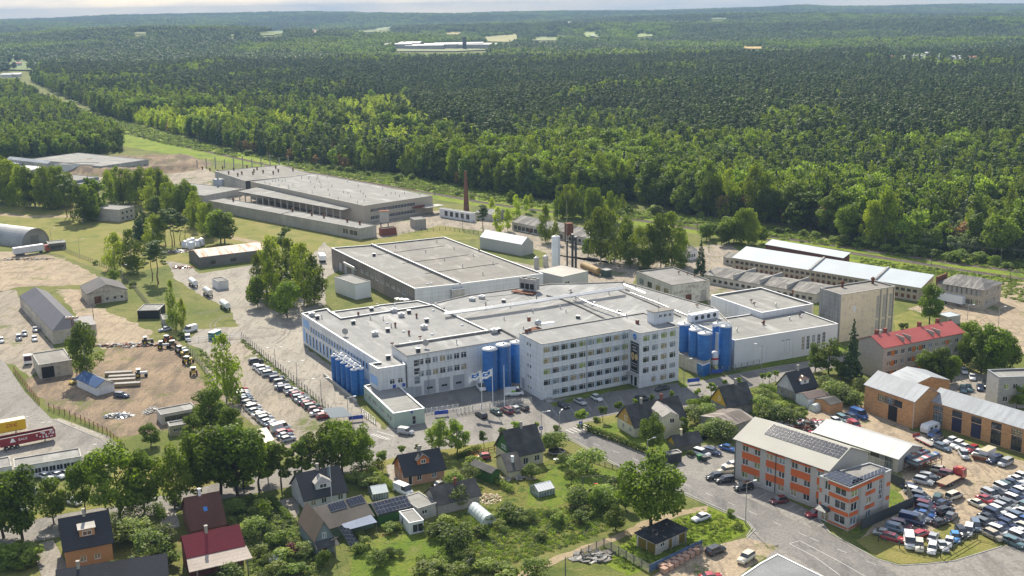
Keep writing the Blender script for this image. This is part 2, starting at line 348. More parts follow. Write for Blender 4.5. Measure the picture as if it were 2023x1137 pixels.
def clumps(kind,seed,H,Rr):
 g=random.Random(seed);out=[]
 if kind in ('round','ball','bush','oval'):
  z0={'round':.1,'ball':.4,'bush':0.0,'oval':.1}[kind]*H;hz=(H-z0)/2;n={'round':46,'ball':16,'bush':16,'oval':30}[kind]
  lop=(g.uniform(-.15,.15)*Rr,g.uniform(-.15,.15)*Rr)
  for i in range(n):
   a=g.uniform(0,6.283);w=g.uniform(-1,1);q=g.uniform(.25,1)**.45
   e=math.sqrt(max(0,1-w*w));e*=1.0 if w<.2 else .93
   cr_=Rr*g.uniform(.2,.34)*(1.2 if kind in ('ball','bush')else 1)
   out.append((math.cos(a)*e*q*(Rr-cr_*.7)+lop[0]*w,math.sin(a)*e*q*(Rr-cr_*.7)+lop[1]*w,z0+hz+w*q*(hz-cr_*.6),cr_,cr_*.8,g.random()))
 elif kind=='birch':
  for i in range(40):
   t=g.random()**.8;z=H*(.12+.86*t);e=Rr*(math.sin(math.pi*min(1,.2+t*.77))**.7)*g.uniform(.3,.95);a=g.uniform(0,6.283);c=Rr*g.uniform(.24,.4)*(1.2-.6*t)
   out.append((math.cos(a)*e,math.sin(a)*e,z,c,c*1.5,g.random()))
 elif kind=='pine':
  for i in range(20):
   t=g.random();z=H*(.6+.38*t);e=Rr*(1-.62*t)*g.uniform(.2,1);a=g.uniform(0,6.283);c=Rr*g.uniform(.26,.42)
   out.append((math.cos(a)*e,math.sin(a)*e,z,c,c*.55,g.random()))
  for i in range(3):
   a=g.uniform(0,6.283);out.append((math.cos(a)*Rr*.6,math.sin(a)*Rr*.6,H*g.uniform(.42,.58),Rr*.25,Rr*.13,.3))
 elif kind=='spruce':
  for i in range(80):
   t=(i+g.random())/80;z=H*(.06+.93*t);e=Rr*(1-t)**.9*g.uniform(.35,1);a=i*2.4+g.random();c=max(.22,Rr*.36*(1.15-t))
   out.append((math.cos(a)*e,math.sin(a)*e,z,c,c*.6,g.random()))
 return out
LM=dict(round=leaf_mat('broad_leaves',(.1,.16,.012),(.15,.2,.016),.42),lime=leaf_mat('lime_leaves',(.16,.235,.025),(.18,.24,.035),.45),birch=leaf_mat('birch_leaves',(.13,.185,.015),(.205,.245,.022),.42),pine=leaf_mat('pine_needles',(.068,.11,.022),(.108,.15,.028),.22),spruce=leaf_mat('spruce_needles',(.04,.08,.026),(.06,.1,.03),.12),bush=leaf_mat('bush_leaves',(.14,.2,.035),(.18,.23,.05),.4),willow=leaf_mat('willow_leaves',(.17,.21,.105),(.14,.18,.07),.35),red=leaf_mat('red_leaves',(.08,.015,.02),(.09,.02,.03),.3),dead=leaf_mat('brown_leaves',(.26,.15,.07),(.2,.16,.06),.3),young=leaf_mat('young_birch_leaves',(.28,.35,.03),(.34,.38,.045),.48),apple=leaf_mat('orchard_leaves',(.14,.2,.045),(.19,.23,.08),.4),garden=leaf_mat('garden_leaves',(.15,.21,.04),(.22,.26,.07),.4))
bark=mat('bark',(.09,.07,.055),.95,var=.3,sc=2);bark_b=mat('birch_bark',(.42,.4,.37),.9,'stain',col2=(.08,.07,.06));bark_p=mat('pine_bark',(.2,.11,.06),.95,var=.3)
PROTO={}
SPEC=dict(round=('round',14,5.6,5200,.52,'round',bark,.3),lime=('round',14,5.2,4200,.52,'lime',bark,.3),oval=('oval',12,3.2,2600,.5,'round',bark,.22),birch=('birch',20,4.8,5400,.52,'birch',bark_b,.24),pine=('pine',20,3.6,2600,.5,'pine',bark_p,.26),spruce=('spruce',18,3.8,3600,.55,'spruce',bark,.24),ball=('ball',4.4,1.35,900,.3,'lime',bark,.1),bush=('bush',3,1.8,900,.36,'bush',bark,.08),willow=('oval',9,3.4,2200,.5,'willow',bark,.2),red=('bush',3,1.8,900,.32,'red',bark,.08),apple=('round',5,2.7,1300,.34,'apple',bark,.16),garden=('bush',3,2.2,1100,.34,'garden',bark,.08),dead=('oval',11,3.2,1500,.5,'dead',bark,.18),young=('birch',12,2.4,1500,.5,'young',bark_b,.12))
def protos(k,nv=3):
 if k not in PROTO:
  shp,H,Rr,n,sz,lm,bm,tr=SPEC[k];L=[]
  for i in range(nv):
   kw=dict(droop=.5,elong=1.3,up=.2)if k in ('birch',)else dict(up=.6,flat=1)if k in ('pine','spruce')else {}
   c=crown_mesh(k+'_crown',clumps(shp,11*i+5+len(k),H,Rr),n,sz,i*7+3,LM[lm],**kw)
   t=trunk_mb(H*(.9 if shp in ('pine','spruce','birch')else .72),tr,i,0 if shp in ('spruce','bush')else 6,Rr*.7,.35 if shp!='pine' else .6).mesh(k+'_trunk',bm)
   L.append((c,t))
  PROTO[k]=(L,H)
 return PROTO[k]
KN=dict(round='broadleaf_tree',lime='broadleaf_tree',oval='broadleaf_tree',birch='birch_tree',pine='pine_tree',spruce='spruce_tree',ball='street_tree',bush='bush',willow='willow_tree',red='bush',apple='fruit_tree',garden='shrub',dead='brown_tree',young='young_birch_tree')
def tree(k,loc,H,label,group=None,wid=1.0,seed=None,cat=None):
 L,h0=protos(k);g=random.Random(seed if seed is not None else int(loc[0]*31+loc[1]*17));c,t=L[g.randrange(len(L))]
 e=empty(KN[k],loc,g.uniform(0,6.28),label,cat or ('bush' if k in ('bush','red','garden')else 'tree'),group);s=H/h0;e.scale=(s*wid,s*wid,s)
 put('crown',c,e);put('trunk',t,e);return e
def tree_px(k,base,top,label,group=None,wid=1.0):
 """base px on the ground and px row of the top -> height from the picture"""
 p=G(*base);lo,hi=.5,60
 for _ in range(30):
  mid=(lo+hi)/2;y=project(p.x,p.y,mid)[1]
  if y>top:lo=mid
  else:hi=mid
 return tree(k,p,lo,label,group,wid)
def instances(name,pts,idx,sc,rot,meshes,label=None,cat=None,group=None):
 col=bpy.data.collections.new(name+'_kinds')
 for i,me in enumerate(meshes):
  o=bpy.data.objects.new('%s_%02d'%(name,i),me);col.objects.link(o)
 me=bpy.data.meshes.new(name);n=len(pts);me.vertices.add(n);me.vertices.foreach_set('co',np.asarray(pts,np.float32).ravel())
 for nm,ty,d in (('idx','INT',idx),('sc','FLOAT',sc),('rz','FLOAT',rot)):
  a=me.attributes.new(nm,ty,'POINT');a.data.foreach_set('value',np.asarray(d,np.int32 if ty=='INT' else np.float32))
 o=put(name,me);ng=bpy.data.node_groups.new(name,'GeometryNodeTree')
 ng.interface.new_socket('Geometry',in_out='INPUT',socket_type='NodeSocketGeometry');ng.interface.new_socket('Geometry',in_out='OUTPUT',socket_type='NodeSocketGeometry')
 N,Lk=ng.nodes,ng.links;gi=N.new('NodeGroupInput');go=N.new('NodeGroupOutput');ip=N.new('GeometryNodeInstanceOnPoints');ci=N.new('GeometryNodeCollectionInfo')
 ci.inputs['Collection'].default_value=col;ci.inputs['Separate Children'].default_value=True;ci.inputs['Reset Children'].default_value=True
 def att(nm,ty):
  a=N.new('GeometryNodeInputNamedAttribute');a.data_type=ty;a.inputs[0].default_value=nm;return a.outputs[0]
 cx=N.new('ShaderNodeCombineXYZ');Lk.new(att('rz','FLOAT'),cx.inputs[2])
 Lk.new(gi.outputs[0],ip.inputs['Points']);Lk.new(ci.outputs[0],ip.inputs['Instance']);ip.inputs['Pick Instance'].default_value=True
 Lk.new(att('idx','INT'),ip.inputs['Instance Index']);Lk.new(att('sc','FLOAT'),ip.inputs['Scale'])
 er=N.new('FunctionNodeEulerToRotation');Lk.new(cx.outputs[0],er.inputs[0]);Lk.new(er.outputs[0],ip.inputs['Rotation'])
 Lk.new(ip.outputs[0],go.inputs[0]);md=o.modifiers.new('scatter','NODES');md.node_group=ng
 return tag(o,label,cat,group,'stuff')
EDGE=[(35,150),(60,158),(130,192),(200,226),(240,238),(300,252),(420,283),(470,298),(560,316),(640,328),(700,336),(800,343),(900,366),(1000,383),(1130,402),(1250,398),(1350,425),(1500,440),(1600,452),(1700,488),(1850,503),(2060,520)]
MAIN=EDGE+[(2700,600),(2700,-90),(-400,60),(-400,150)]
LEFT=[(-420,150),(30,172),(110,215),(160,240),(235,280),(240,300),(130,312),(60,310),(0,318),(-420,330)]
g=np.random.RandomState(3)
def low_protos():
 L=[]
 def mk(shp,H,Rr,n,sz,lm,bm,tr,seed,**kw):L.append(crown_mesh('forest_'+shp,clumps(shp,seed,H,Rr),n,sz,seed,LM[lm],trunk_mb(H*.85,tr,seed),bm,**kw))
 for s in range(3):mk('birch',18,3.6,1100,.82,'birch',bark_b,.2,s,droop=.35,up=.3)
 for s in range(3):mk('round',17,4.6,1200,.92,'round',bark,.25,s+10)
 for s in range(4):mk('pine',20,2.7,620,.78,'pine',bark_p,.2,s+20,up=.8)
 for s in range(2):mk('spruce',19,3.1,600,1.0,'spruce',bark,.2,s+30,up=.5)
 for s in range(2):mk('birch',12,2.8,560,.8,'young',bark_b,.12,s+40,up=.3)
 for s in range(2):mk('bush',5,3.0,420,.8,'bush',bark,.1,s+50)
 for s in range(2):mk('oval',10,3.6,550,.9,'willow',bark,.15,s+60)
 mk('oval',10,3.4,450,.9,'dead',bark,.15,70)
 for s in range(3):mk('round',18,5.6,1500,.92,'lime',bark,.3,s+80)
 mk('round',20,6.4,1900,.95,'round',bark,.3,88);mk('oval',12,4.2,700,.95,'lime',bark,.2,89)
 far=[]
 for s in range(5):
  q=random.Random(s+90);cl=[]
  for k in range(13):
   x,y,h,r=q.uniform(-19,19),q.uniform(-14,14),q.uniform(12,19),q.uniform(2.6,5);tn=q.random()
   for j in range(5):a=q.uniform(0,6.28);t=j/5;cl.append((x+math.cos(a)*r*.4,y+math.sin(a)*r*.4,h*(.45+.5*t),r*(1.05-.6*t),h*.16,tn))
  V,t=leaf_cloud(cl,900,2.6,s,up=.6);mi='pine' if s in (1,3)else 'spruce' if s==4 else 'round'
  far.append(crown_mesh('far_wood',cl,1300,2.3,s,LM[mi],up=.6))
 return L,far
LOW,FAR=low_protos()
def fnoise(x,y,s,o=0):return np.array([noise.noise((a/s+o,b/s,o*1.7))for a,b in zip(x,y)])
def near_forest():
 P=[]
 for y0,y1,sp in ((380,800,4.6),(800,1300,5.2),(1300,2100,6.6)):
  yy=np.arange(y0,y1,sp);xx=np.arange(-1,1,1)
  for y in yy:
   hw=y*.6+60;xs=np.arange(-hw,hw,sp);P.append(np.stack([xs+g.uniform(-.45,.45,len(xs))*sp,y+g.uniform(-.45,.45,len(xs))*sp],1))
 P=np.concatenate(P);u,v=project(P[:,0],P[:,1],np.zeros(len(P)))
 k=inpoly(u,v,MAIN)|inpoly(u,v,LEFT);return P[k],u[k],v[k]
P,U,Vv=near_forest()
vis=(U>-420)&(U<2420);P,U,Vv=P[vis],U[vis],Vv[vis]
n4=fnoise(P[:,0],P[:,1],24,15);n1=fnoise(P[:,0],P[:,1],150,1);n2=fnoise(P[:,0],P[:,1],45,5);n3=fnoise(P[:,0],P[:,1],60,9);rr=g.random_sample(len(P))
pl=np.interp(U,[0,150,300,480,600,760,850,1000,1150,1300,1500,1700,2023],[150,172,185,208,215,230,262,285,262,285,290,300,310])
pine_p=1/(1+np.exp((Vv-pl-n2*45-n1*60)/5));pine_p*=np.where(n1>.38,.2,.97)
farmix=np.interp(Vv,[95,125],[.35,1]);pine_p*=farmix
idx=np.where(rr<pine_p,6+g.randint(0,4,len(P)),np.where(g.random_sample(len(P))<.5+n2,g.randint(0,3,len(P)),3+g.randint(0,3,len(P))))
idx=np.where((idx<6)&(g.random_sample(len(P))<.1),10+g.randint(0,2,len(P)),idx)
YB=[(250,238),(330,232),(480,235),(620,222),(740,205),(800,208),(830,225),(850,262),(940,275),(960,300),(880,325),(760,300),(640,290),(540,285),(450,270),(330,265)]
inY=inpoly(U,Vv,YB)&(n4>-.22);idx=np.where(inY,12+g.randint(0,2,len(P)),idx)
n4=fnoise(P[:,0],P[:,1],24,15);r2=g.random_sample(len(P));dec=(idx<6)
idx=np.where(dec&(n4>.18)&(r2<.7),19+g.randint(0,3,len(P)),idx);idx=np.where(dec&(n4<-.3)&(r2<.5),22,idx);idx=np.where(dec&(n4>-.05)&(n4<.02)&(r2<.6),23,idx);idx=np.where(dec&(n1<-.15)&(r2<.4),6+g.randint(0,6,len(P)),idx)
WL=[(1600,452),(1700,488),(1850,503),(2100,525),(2100,440),(1900,440),(1720,470)]
inW=inpoly(U,Vv,WL)&(g.random_sample(len(P))<.6);idx=np.where(inW,16+g.randint(0,2,len(P)),idx)
dd=np.interp(U,[p[0]for p in EDGE],[p[1]for p in EDGE])-Vv
browns=(n3>.2)&(dd<75)&(dd>0)&(U>230)&(idx<6);idx=np.where(browns&(rr<.5),18,idx)
sc=g.uniform(.66,1.2,len(P))*(1+.3*n1)*np.where(idx>=12,1,1.0)*(1+.12*n2)
sc=np.where(inpoly(U,Vv,LEFT),sc*.8,sc)
keep=~((n4>.42)&(idx<6));hp=17*FPX/P[:,1]
for k_,(pl_,_)in enumerate(FIELDS):
 for s_ in (0,.2,.4,.6,.8,1):keep&=~inpoly(U,Vv-hp*s_,pl_)|((k_==16)&(r2<.1))
NEAREDGE=[(930,360),(1130,360),(1300,380)]
P,U,Vv,idx,sc,dd=[a[keep]for a in (P,U,Vv,idx,sc,dd)]
rot=g.uniform(0,6.28,len(P))
order=np.argsort(dd+np.where(dd<0,900,0)+np.maximum(0,1100-P[:,1])*-0.0)
front=[i for i in order if -5<U[i]<2030 and 0<=dd[i]<9 and P[i,1]<900 and idx[i]<12+7]
front=sorted(front,key=lambda i:P[i,1])[:150];fs=set(front)
rest=np.array([i for i in range(len(P))if i not in fs])
instances('forest',np.c_[P[rest],np.zeros(len(rest))],idx[rest],sc[rest],rot[rest],LOW,'dense green forest of pines and birches stretching away beyond the railway line','forest')
FRONT=[(float(P[i,0]),float(P[i,1]),int(idx[i]),float(sc[i]),float(U[i]))for i in front]
def far_forest():
 P=[];y=2080.0
 while y<9200:
  sp=19*(1+(y-2080)/9000);hw=y*.56+60;xs=np.arange(-hw,hw,sp*1.5);P.append(np.stack([xs+g.uniform(-.5,.5,len(xs))*sp,y+g.uniform(-.4,.4,len(xs))*sp],1));y+=sp
 P=np.concatenate(P);z=hgt(P[:,0],P[:,1]);u,v=project(P[:,0],P[:,1],z);k=np.ones(len(P),bool);hp=16*FPX/P[:,1]
 for pl_,_ in FIELDS:
  for s_ in (0,.25,.5,.75,1):k&=~inpoly(u,v-hp*s_*1.1,pl_)
 k&=~inpoly(u,v,[(1121,45),(1128,44),(1135,50),(1136,66),(1122,66)])
 P,z,u,v=P[k],z[k],u[k],v[k]
 nn=fnoise(P[:,0],P[:,1],500,3);r=g.random_sample(len(P));idx=np.where(nn+(r-.5)*.25>.05,np.where(r<.5,0,2),np.where(r<.45,1,np.where(r<.9,3,4)))
 instances('far_forest',np.c_[P,z-.5],idx,g.uniform(.75,1.15,len(P))*(1+.25*fnoise(P[:,0],P[:,1],90,7)),g.uniform(-.5,.5,len(P))+np.where(r<.5,0,math.pi),FAR,'hazy blue green woodland covering the distant hills up to the skyline','woodland')
 print('forest',len(rest),'far',len(P))
far_forest()
#  building kit
white=mat('white_paint',(.74,.76,.78),.55,var=.06,bump=.1)
plaster=mat('white_plaster',(.76,.77,.78),.85,'panel',var=.07,col2=(.56,.56,.55),bump=.15,k=2)
frame_m=mat('white_frame',(.8,.8,.8),.4,var=.03,bump=0);darkf=mat('dark_frame',(.07,.06,.06),.5,var=.1,bump=0)
glass=glass_mat('glass');glass_c=glass_mat('glass_curtain',(.28,.24,.15),.25);glass_p=glass_mat('glass_pale',(.2,.24,.27),.2);glass_g=glass_mat('glass_green',(.22,.27,.1),.25)
felt=mat('roof_felt',(.275,.275,.262),.95,'felt',var=.1);felt_d=mat('roof_felt_dark',(.25,.245,.235),.95,'felt',var=.12);felt_b=mat('roof_felt_brown',(.25,.24,.222),.95,'felt',var=.12)
felt_w=mat('roof_felt_warm',(.295,.298,.295),.95,'felt',var=.1,axis='Y')
slate=mat('slate_roof',(.16,.155,.15),.85,'plank',var=.25,sc=2,col2=(.27,.26,.24));tin=mat('tin_roof',(.36,.39,.42),.6,'seam',var=.12,k=1.2,col2=(.27,.29,.32),spec=.15);tin_n=mat('new_tin_roof',(.42,.47,.51),.6,'plain',var=.05,bump=0,spec=.15)
roof_bk=mat('black_tile_roof',(.05,.051,.06),.6,'tile',var=.15,bump=.5);roof_gr=mat('grey_slate_roof',(.11,.108,.108),.8,'tile',var=.35,sc=3,bump=.5)
roof_br=mat('brown_tile_roof',(.16,.07,.05),.7,'tile',var=.15,bump=.5);roof_rd=mat('wine_tin_roof',(.27,.03,.045),.42,'tile',var=.1,bump=.5);roof_red=mat('red_tin_roof',(.42,.095,.085),.5,'seam',var=.08,k=1.6)
concrete=mat('concrete',(.42,.4,.36),.9,'panel',var=.12,col2=(.2,.18,.15));conc_l=mat('pale_concrete',(.5,.48,.44),.9,'panel',var=.1,col2=(.36,.34,.3));conc_s=mat('plain_concrete',(.42,.41,.39),.9,'stain')
steel=mat('galvanised_steel',(.42,.44,.46),.4,metal=.6,var=.1);dark_steel=mat('dark_steel',(.06,.065,.07),.5,metal=.3);rust=mat('rust',(.16,.06,.035),.9,'stain',col2=(.25,.12,.06));wood_g=mat('grey_wood',(.2,.19,.17),.9,'plank',var=.2,k=1.5)
blue_m=mat('silo_blue',(.012,.13,.42),.38,'seam',var=.14,bump=.1,spec=.45,axis='Z',k=.8,col2=(.02,.16,.46));black_m=mat('black',(.015,.015,.017),.6,var=.1,bump=0);brick_r=mat('red_brick',(.22,.075,.05),.9,'brick',col2=(.14,.05,.04));brick_o=mat('orange_brick',(.5,.28,.13),.9,'brick',col2=(.36,.19,.09),k=1.5)
brick_g=mat('grey_brick',(.36,.34,.31),.9,'brick',col2=(.27,.255,.23));solar_m=mat('solar_cells',(.012,.016,.035),.15,var=.1,bump=0,spec=.7);alu=mat('aluminium',(.62,.63,.64),.35,metal=.5,var=.05,bump=0)
poly_m=mat('polycarbonate',(.62,.68,.66),.18,var=.08,bump=0,spec=.6)
def hpx(base,ty,z0=0.0):
 p=G(base[0],base[1],z0);lo,hi=z0,90.0
 for _ in range(40):
  mid=(lo+hi)/2
  if project(p.x,p.y,mid)[1]>ty:lo=mid
  else:hi=mid
 return lo
WSTY={'w3':((.7,),(.78,),frame_m),'w2':((.5,),(),frame_m),'w2t':((.5,),(.72,),frame_m),'w1':((),(),frame_m),'g6':((.25,.5,.75),(.5,),darkf),'g9':((.33,.66),(.33,.66),darkf),'tall':((.5,),(.25,.5,.75),frame_m),'d':((),(),darkf),'wt':((),(.5,),frame_m),'band':((.2,.4,.6,.8),(),frame_m)}
_wm={}
def win_meshes(w,h,sty):
 k=(round(w,1),round(h,1),sty)
 if k not in _wm:
  w,h=k[0],k[1];vs,hs,fm=WSTY[sty];t=.09;f=MB()
  f.box(0,w,-.02,.08,0,t);f.box(0,w,-.02,.08,h-t,h);f.box(0,t,-.02,.08,t,h-t);f.box(w-t,w,-.02,.08,t,h-t)
  for a in vs:f.box(w*a-.04,w*a+.04,-.01,.08,t,h-t)
  for a in hs:
   xs=[t]+[w*q for q in vs]+[w-t]
   for i in range(len(xs)-1):f.box(xs[i]+(.04 if i else 0),xs[i+1]-(.04 if i<len(xs)-2 else 0),-.012,.08,h*a-.035,h*a+.035)
  p=MB().quad((t,.05,t),(w-t,.05,t),(w-t,.05,h-t),(t,.05,h-t))
  sill=MB().box(-.06,w+.06,-.14,0,-.08,-.012)
  _wm[k]=(f.mesh('window',fm),p.mesh('pane',glass),sill.mesh('sill',alu),k)
 return _wm[k]
class Bd:
 def __init__(s,name,label,cat,px,H,D=None,rect=True,group=None,z0=0.0,zpx=None):
  """px: eave/roof corners in the photo at height H, front left, front right, then a point on the back line (rect) or all corners anticlockwise"""
  zp=H if zpx is None else zpx
  pts=[G(a,b,zp)for a,b in px];s.H=H;s.z0=z0
  o=pts[0].copy();o.z=z0;d=(pts[1]-pts[0]);d.z=0;s.W=d.length;d.normalize();s.ang=math.atan2(d.y,d.x)
  s.root=empty(name,o,s.ang,label,cat,group);s.o=o;s.d=d;s.n=Vector((-d.y,d.x,0))
  if rect:
   s.D=D if D else (pts[2]-pts[0]).dot(s.n);s.poly=[(0,0),(s.W,0),(s.W,s.D),(0,s.D)]
  else:
   s.poly=[((p-pts[0]).dot(s.d),(p-pts[0]).dot(s.n))for p in pts];s.D=max(q[1]for q in s.poly)
  s.ops={};s.k=int(abs(o.x*7+o.y));s.rnd=random.Random(s.k)
 def inset(s,a):
  s.poly=[(a,a),(s.W-a,a),(s.W-a,s.D-a),(a,s.D-a)];return s
 def L(s,px,py,z):
  p=G(px,py,z)-s.o;return p.dot(s.d),p.dot(s.n)
 def edge(s,e):
  a=Vector(s.poly[e]);b=Vector(s.poly[(e+1)%len(s.poly)]);d=(b-a);Ln=d.length;d.normalize();return a,d,Ln,Vector((d.y,-d.x))
 def P(s,e,u,z,out=0):a,d,Ln,n=s.edge(e);q=a+d*u+n*out;return (q.x,q.y,z)
 def op(s,e,u,z,w,h,sty='w2',door=None,pane=True):s.ops.setdefault(e,[]).append((u,z,w,h,sty,door));return s
 def grid(s,e,n,zs,w,h,sty='w2',m0=1.0,m1=1.0,skip=(),door=None):
  Ln=s.edge(e)[2];st=(Ln-m0-m1)/n
  for r,z in enumerate(zs):
   for c in range(n):
    if (c,r)not in skip and c*st+m0+st/2+w/2<Ln:s.op(e,m0+st*(c+.5)-w/2,z,w,h,sty,door)
  return s
 def walls(s,ms,z1=None,em=None,panes=True,detail=2,name='wall',sills=True,depth=.2):
  z1=s.H-s.z0 if z1 is None else z1;mb=MB();ms=ms if isinstance(ms,list)else [ms];em=em or {}
  for e in range(len(s.poly)):
   Ln=s.edge(e)[2];H=[(u,z,u+w,z+h)for u,z,w,h,_,_ in s.ops.get(e,[])if u>.02 and u+w<Ln-.02];mi=em.get(e,0)
   xs=sorted({0,Ln,*[q for r in H for q in (r[0],r[2])]});zs=sorted({0,z1,*[q for r in H for q in (r[1],r[3])]})
   xs=[x for x in xs if 0<=x<=Ln];zs=[z for z in zs if 0<=z<=z1]
   for i in range(len(xs)-1):
    if xs[i+1]-xs[i]<1e-4:continue
    cx=(xs[i]+xs[i+1])/2;run=None
    for j in range(len(zs)-1):
     cz=(zs[j]+zs[j+1])/2;hole=any(r[0]<cx<r[2]and r[1]<cz<r[3]for r in H)
     if hole:
      if run is not None:mb.quad(s.P(e,xs[i],run),s.P(e,xs[i+1],run),s.P(e,xs[i+1],zs[j]),s.P(e,xs[i],zs[j]),mi);run=None
     elif run is None:run=zs[j]
    if run is not None:mb.quad(s.P(e,xs[i],run),s.P(e,xs[i+1],run),s.P(e,xs[i+1],zs[-1]),s.P(e,xs[i],zs[-1]),mi)
   for a,b,c,d in H:
    for q in (((a,b),(c,b)),((c,b),(c,d)),((c,d),(a,d)),((a,d),(a,b))):
     (p0,p1),(p2,p3)=q;mb.quad(s.P(e,p0,p1),s.P(e,p2,p3),s.P(e,p2,p3,-depth),s.P(e,p0,p1,-depth),mi)
   a0,dd_,_,_=s.edge(e);rz=math.atan2(dd_.y,dd_.x)
   for u,z,w,h,sty,door in s.ops.get(e,[]):
    if not (u>.02 and u+w<Ln-.02):continue
    loc=s.P(e,u,z,-.12)
    if door is not None:
     dm=MB().box(0,w,0,.06,0,h)
     if h>2.6:
      for q in range(1,int(h/.55)):dm.box(.02,w-.02,-.012,0,q*.55-.02,q*.55+.02)
     dn=dm.build('garage_door_or_dark_bay' if w>2.2 else 'door',door,s.root,loc,(0,0,rz))
     if sty=='gp':put('pane',MB().box(w*.25,w*.75,-.03,-.013,h*.36,h*.5).mesh('pane',glass),dn)
     continue
    f,p,sl,k=win_meshes(w,h,sty);fo=put('window',f,s.root,loc,(0,0,rz))
    r=s.rnd.random();gm=glass if r<.5 else glass_c if r<.72 else glass_p if r<.92 else glass_g
    if detail>1:put('pane',p,fo,m=gm)
    else:
     fo.data=_both(k,f,p)
    if sills and detail>1:put('sill',sl,fo)
  w=mb.build(name,ms,s.root);s.wall=w;return s
 def flat(s,rm,coping=white,ph=.45,t=.35,drop=None):
  Hh=s.H-s.z0;n=len(s.poly);ins=[]
  for i in range(n):
   a,d1,_,n1=s.edge((i-1)%n);b,d2,_,n2=s.edge(i);bis=(-n1-n2);k=bis.length
   bis=bis/k if k>1e-6 else -n1;c=max(.35,bis.dot(-n1));p=Vector(s.poly[i])+bis*(t/c);ins.append((p.x,p.y))
  zr=Hh-ph
  rf=MB();from mathutils.geometry import tessellate_polygon
  for tr in tessellate_polygon([[Vector((*p,0))for p in ins]]):
   q=[(*ins[i],zr)for i in tr];a,b,c=(Vector(v)for v in q)
   rf.add(q if (b-a).cross(c-a).z>0 else q[::-1],[(0,1,2)])
  s.roof=rf.build('roof',rm,s.root);s.zr=zr;cp_=MB();o=.06
  out=[]
  for i in range(n):
   a,d1,_,n1=s.edge((i-1)%n);b,d2,_,n2=s.edge(i);bis=(n1+n2);k=bis.length;bis=bis/k if k>1e-6 else n1
   c=max(.35,bis.dot(n1));p=Vector(s.poly[i])+bis*(o/c);out.append((p.x,p.y))
  for i in range(n):
   j=(i+1)%n;cp_.quad((*out[i],Hh+.06),(*out[j],Hh+.06),(*ins[j],Hh+.06),(*ins[i],Hh+.06))
   cp_.quad((*out[i],Hh-.12),(*out[j],Hh-.12),(*out[j],Hh+.06),(*out[i],Hh+.06));cp_.quad((*ins[j],zr),(*ins[i],zr),(*ins[i],Hh+.06),(*ins[j],Hh+.06),1)
  cp_.build('parapet',[coping,felt_d],s.root);return s
 def gable(s,R_,rm,axis='x',oh=0.0,t=.16,gm=None,hip=0.0,ridge_cap=None,mono=False,wallz=None):
  """rect roof over the whole footprint s.W x s.D (given by its eaves), E = s.H, ridge at R_"""
  E=s.H-s.z0;Rz=R_-s.z0;W_,D_=s.W,s.D;x0,y0,x1,y1=-oh,-oh,W_+oh,D_+oh;mb=MB();s.axis=axis;s.Rz=Rz;s.Ez=E;s.rect=(x0,y0,x1,y1)
  if axis=='x':
   ym=D_/2 if not mono else y1;a=(x0+hip,ym,Rz);b=(x1-hip,ym,Rz)
   mb.slab((x0,y0,E),(x1,y0,E),b,a,t);
   if not mono:mb.slab((x1,y1,E),(x0,y1,E),a,b,t)
   if hip:mb.add([(x0,y1,E),(x0,y0,E),a,(x1,y0,E),(x1,y1,E),b],[(0,1,2),(3,4,5)])
  else:
   xm=W_/2;a=(xm,y0+hip,Rz);b=(xm,y1-hip,Rz)
   mb.slab((x0,y1,E),(x0,y0,E),a,b,t);mb.slab((x1,y0,E),(x1,y1,E),b,a,t)
   if hip:mb.add([(x0,y0,E),(x1,y0,E),a,(x1,y1,E),(x0,y1,E),b],[(0,1,2),(3,4,5)])
  s.roof=mb.build('roof',rm,s.root)
  q=s.poly;zt=(wallz if wallz is not None else E)
  if not hip:
   gb=MB();sl=(Rz-E)/((D_/2 if not mono else D_)if axis=='x' else W_/2)
   if axis=='x':
    for x in (q[0][0],q[1][0]):
     ya,yb=q[0][1],q[2][1];za=E+sl*ya-t
     pr=[(x,ya,zt),(x,yb,zt),(x,yb,za if not mono else Rz-t),(x,D_/2,Rz-t if not mono else (E+Rz)/2-t),(x,ya,za)]
     gb.add(pr,[tuple(range(5))])
    if mono:gb.quad((q[0][0],q[2][1],zt),(q[1][0],q[2][1],zt),(q[1][0],q[2][1],Rz-t),(q[0][0],q[2][1],Rz-t))
   else:
    for y in (q[0][1],q[2][1]):
     xa,xb=q[0][0],q[1][0];za=E+sl*xa-t;gb.add([(xa,y,zt),(xb,y,zt),(xb,y,za),(W_/2,y,Rz-t),(xa,y,za)],[tuple(range(5))])
   h_=len(gb.f)//2 if not mono else len(gb.f)
   for F in (gb.f[:h_],gb.f[h_:]):
    if F:g1=MB();ids=[i for f_ in F for i in f_];lo_=min(ids);g1.add(gb.v[lo_:max(ids)+1],[[i-lo_ for i in f_]for f_ in F]);g1.build('gable',gm or s.wall.data.materials[0],s.root)
  if ridge_cap:
   r=MB();r.rod((a[0],a[1],a[2]+.02),(b[0],b[1],b[2]+.02),.16,6);r.build('ridge_cap',ridge_cap,s.root)
  return s
 def S(s,side,u,v,up=0):
  x0,y0,x1,y1=s.rect;z=s.Ez+(s.Rz-s.Ez)*v+up
  if s.axis=='x':x=x0+(x1-x0)*u;ym=s.D/2;y=(y0+(ym-y0)*v)if side=='f' else (y1+(ym-y1)*v)
  else:y=y0+(y1-y0)*u;xm=s.W/2;x=(x0+(xm-x0)*v)if side=='l' else (x1+(xm-x1)*v)
  return (x,y,z)
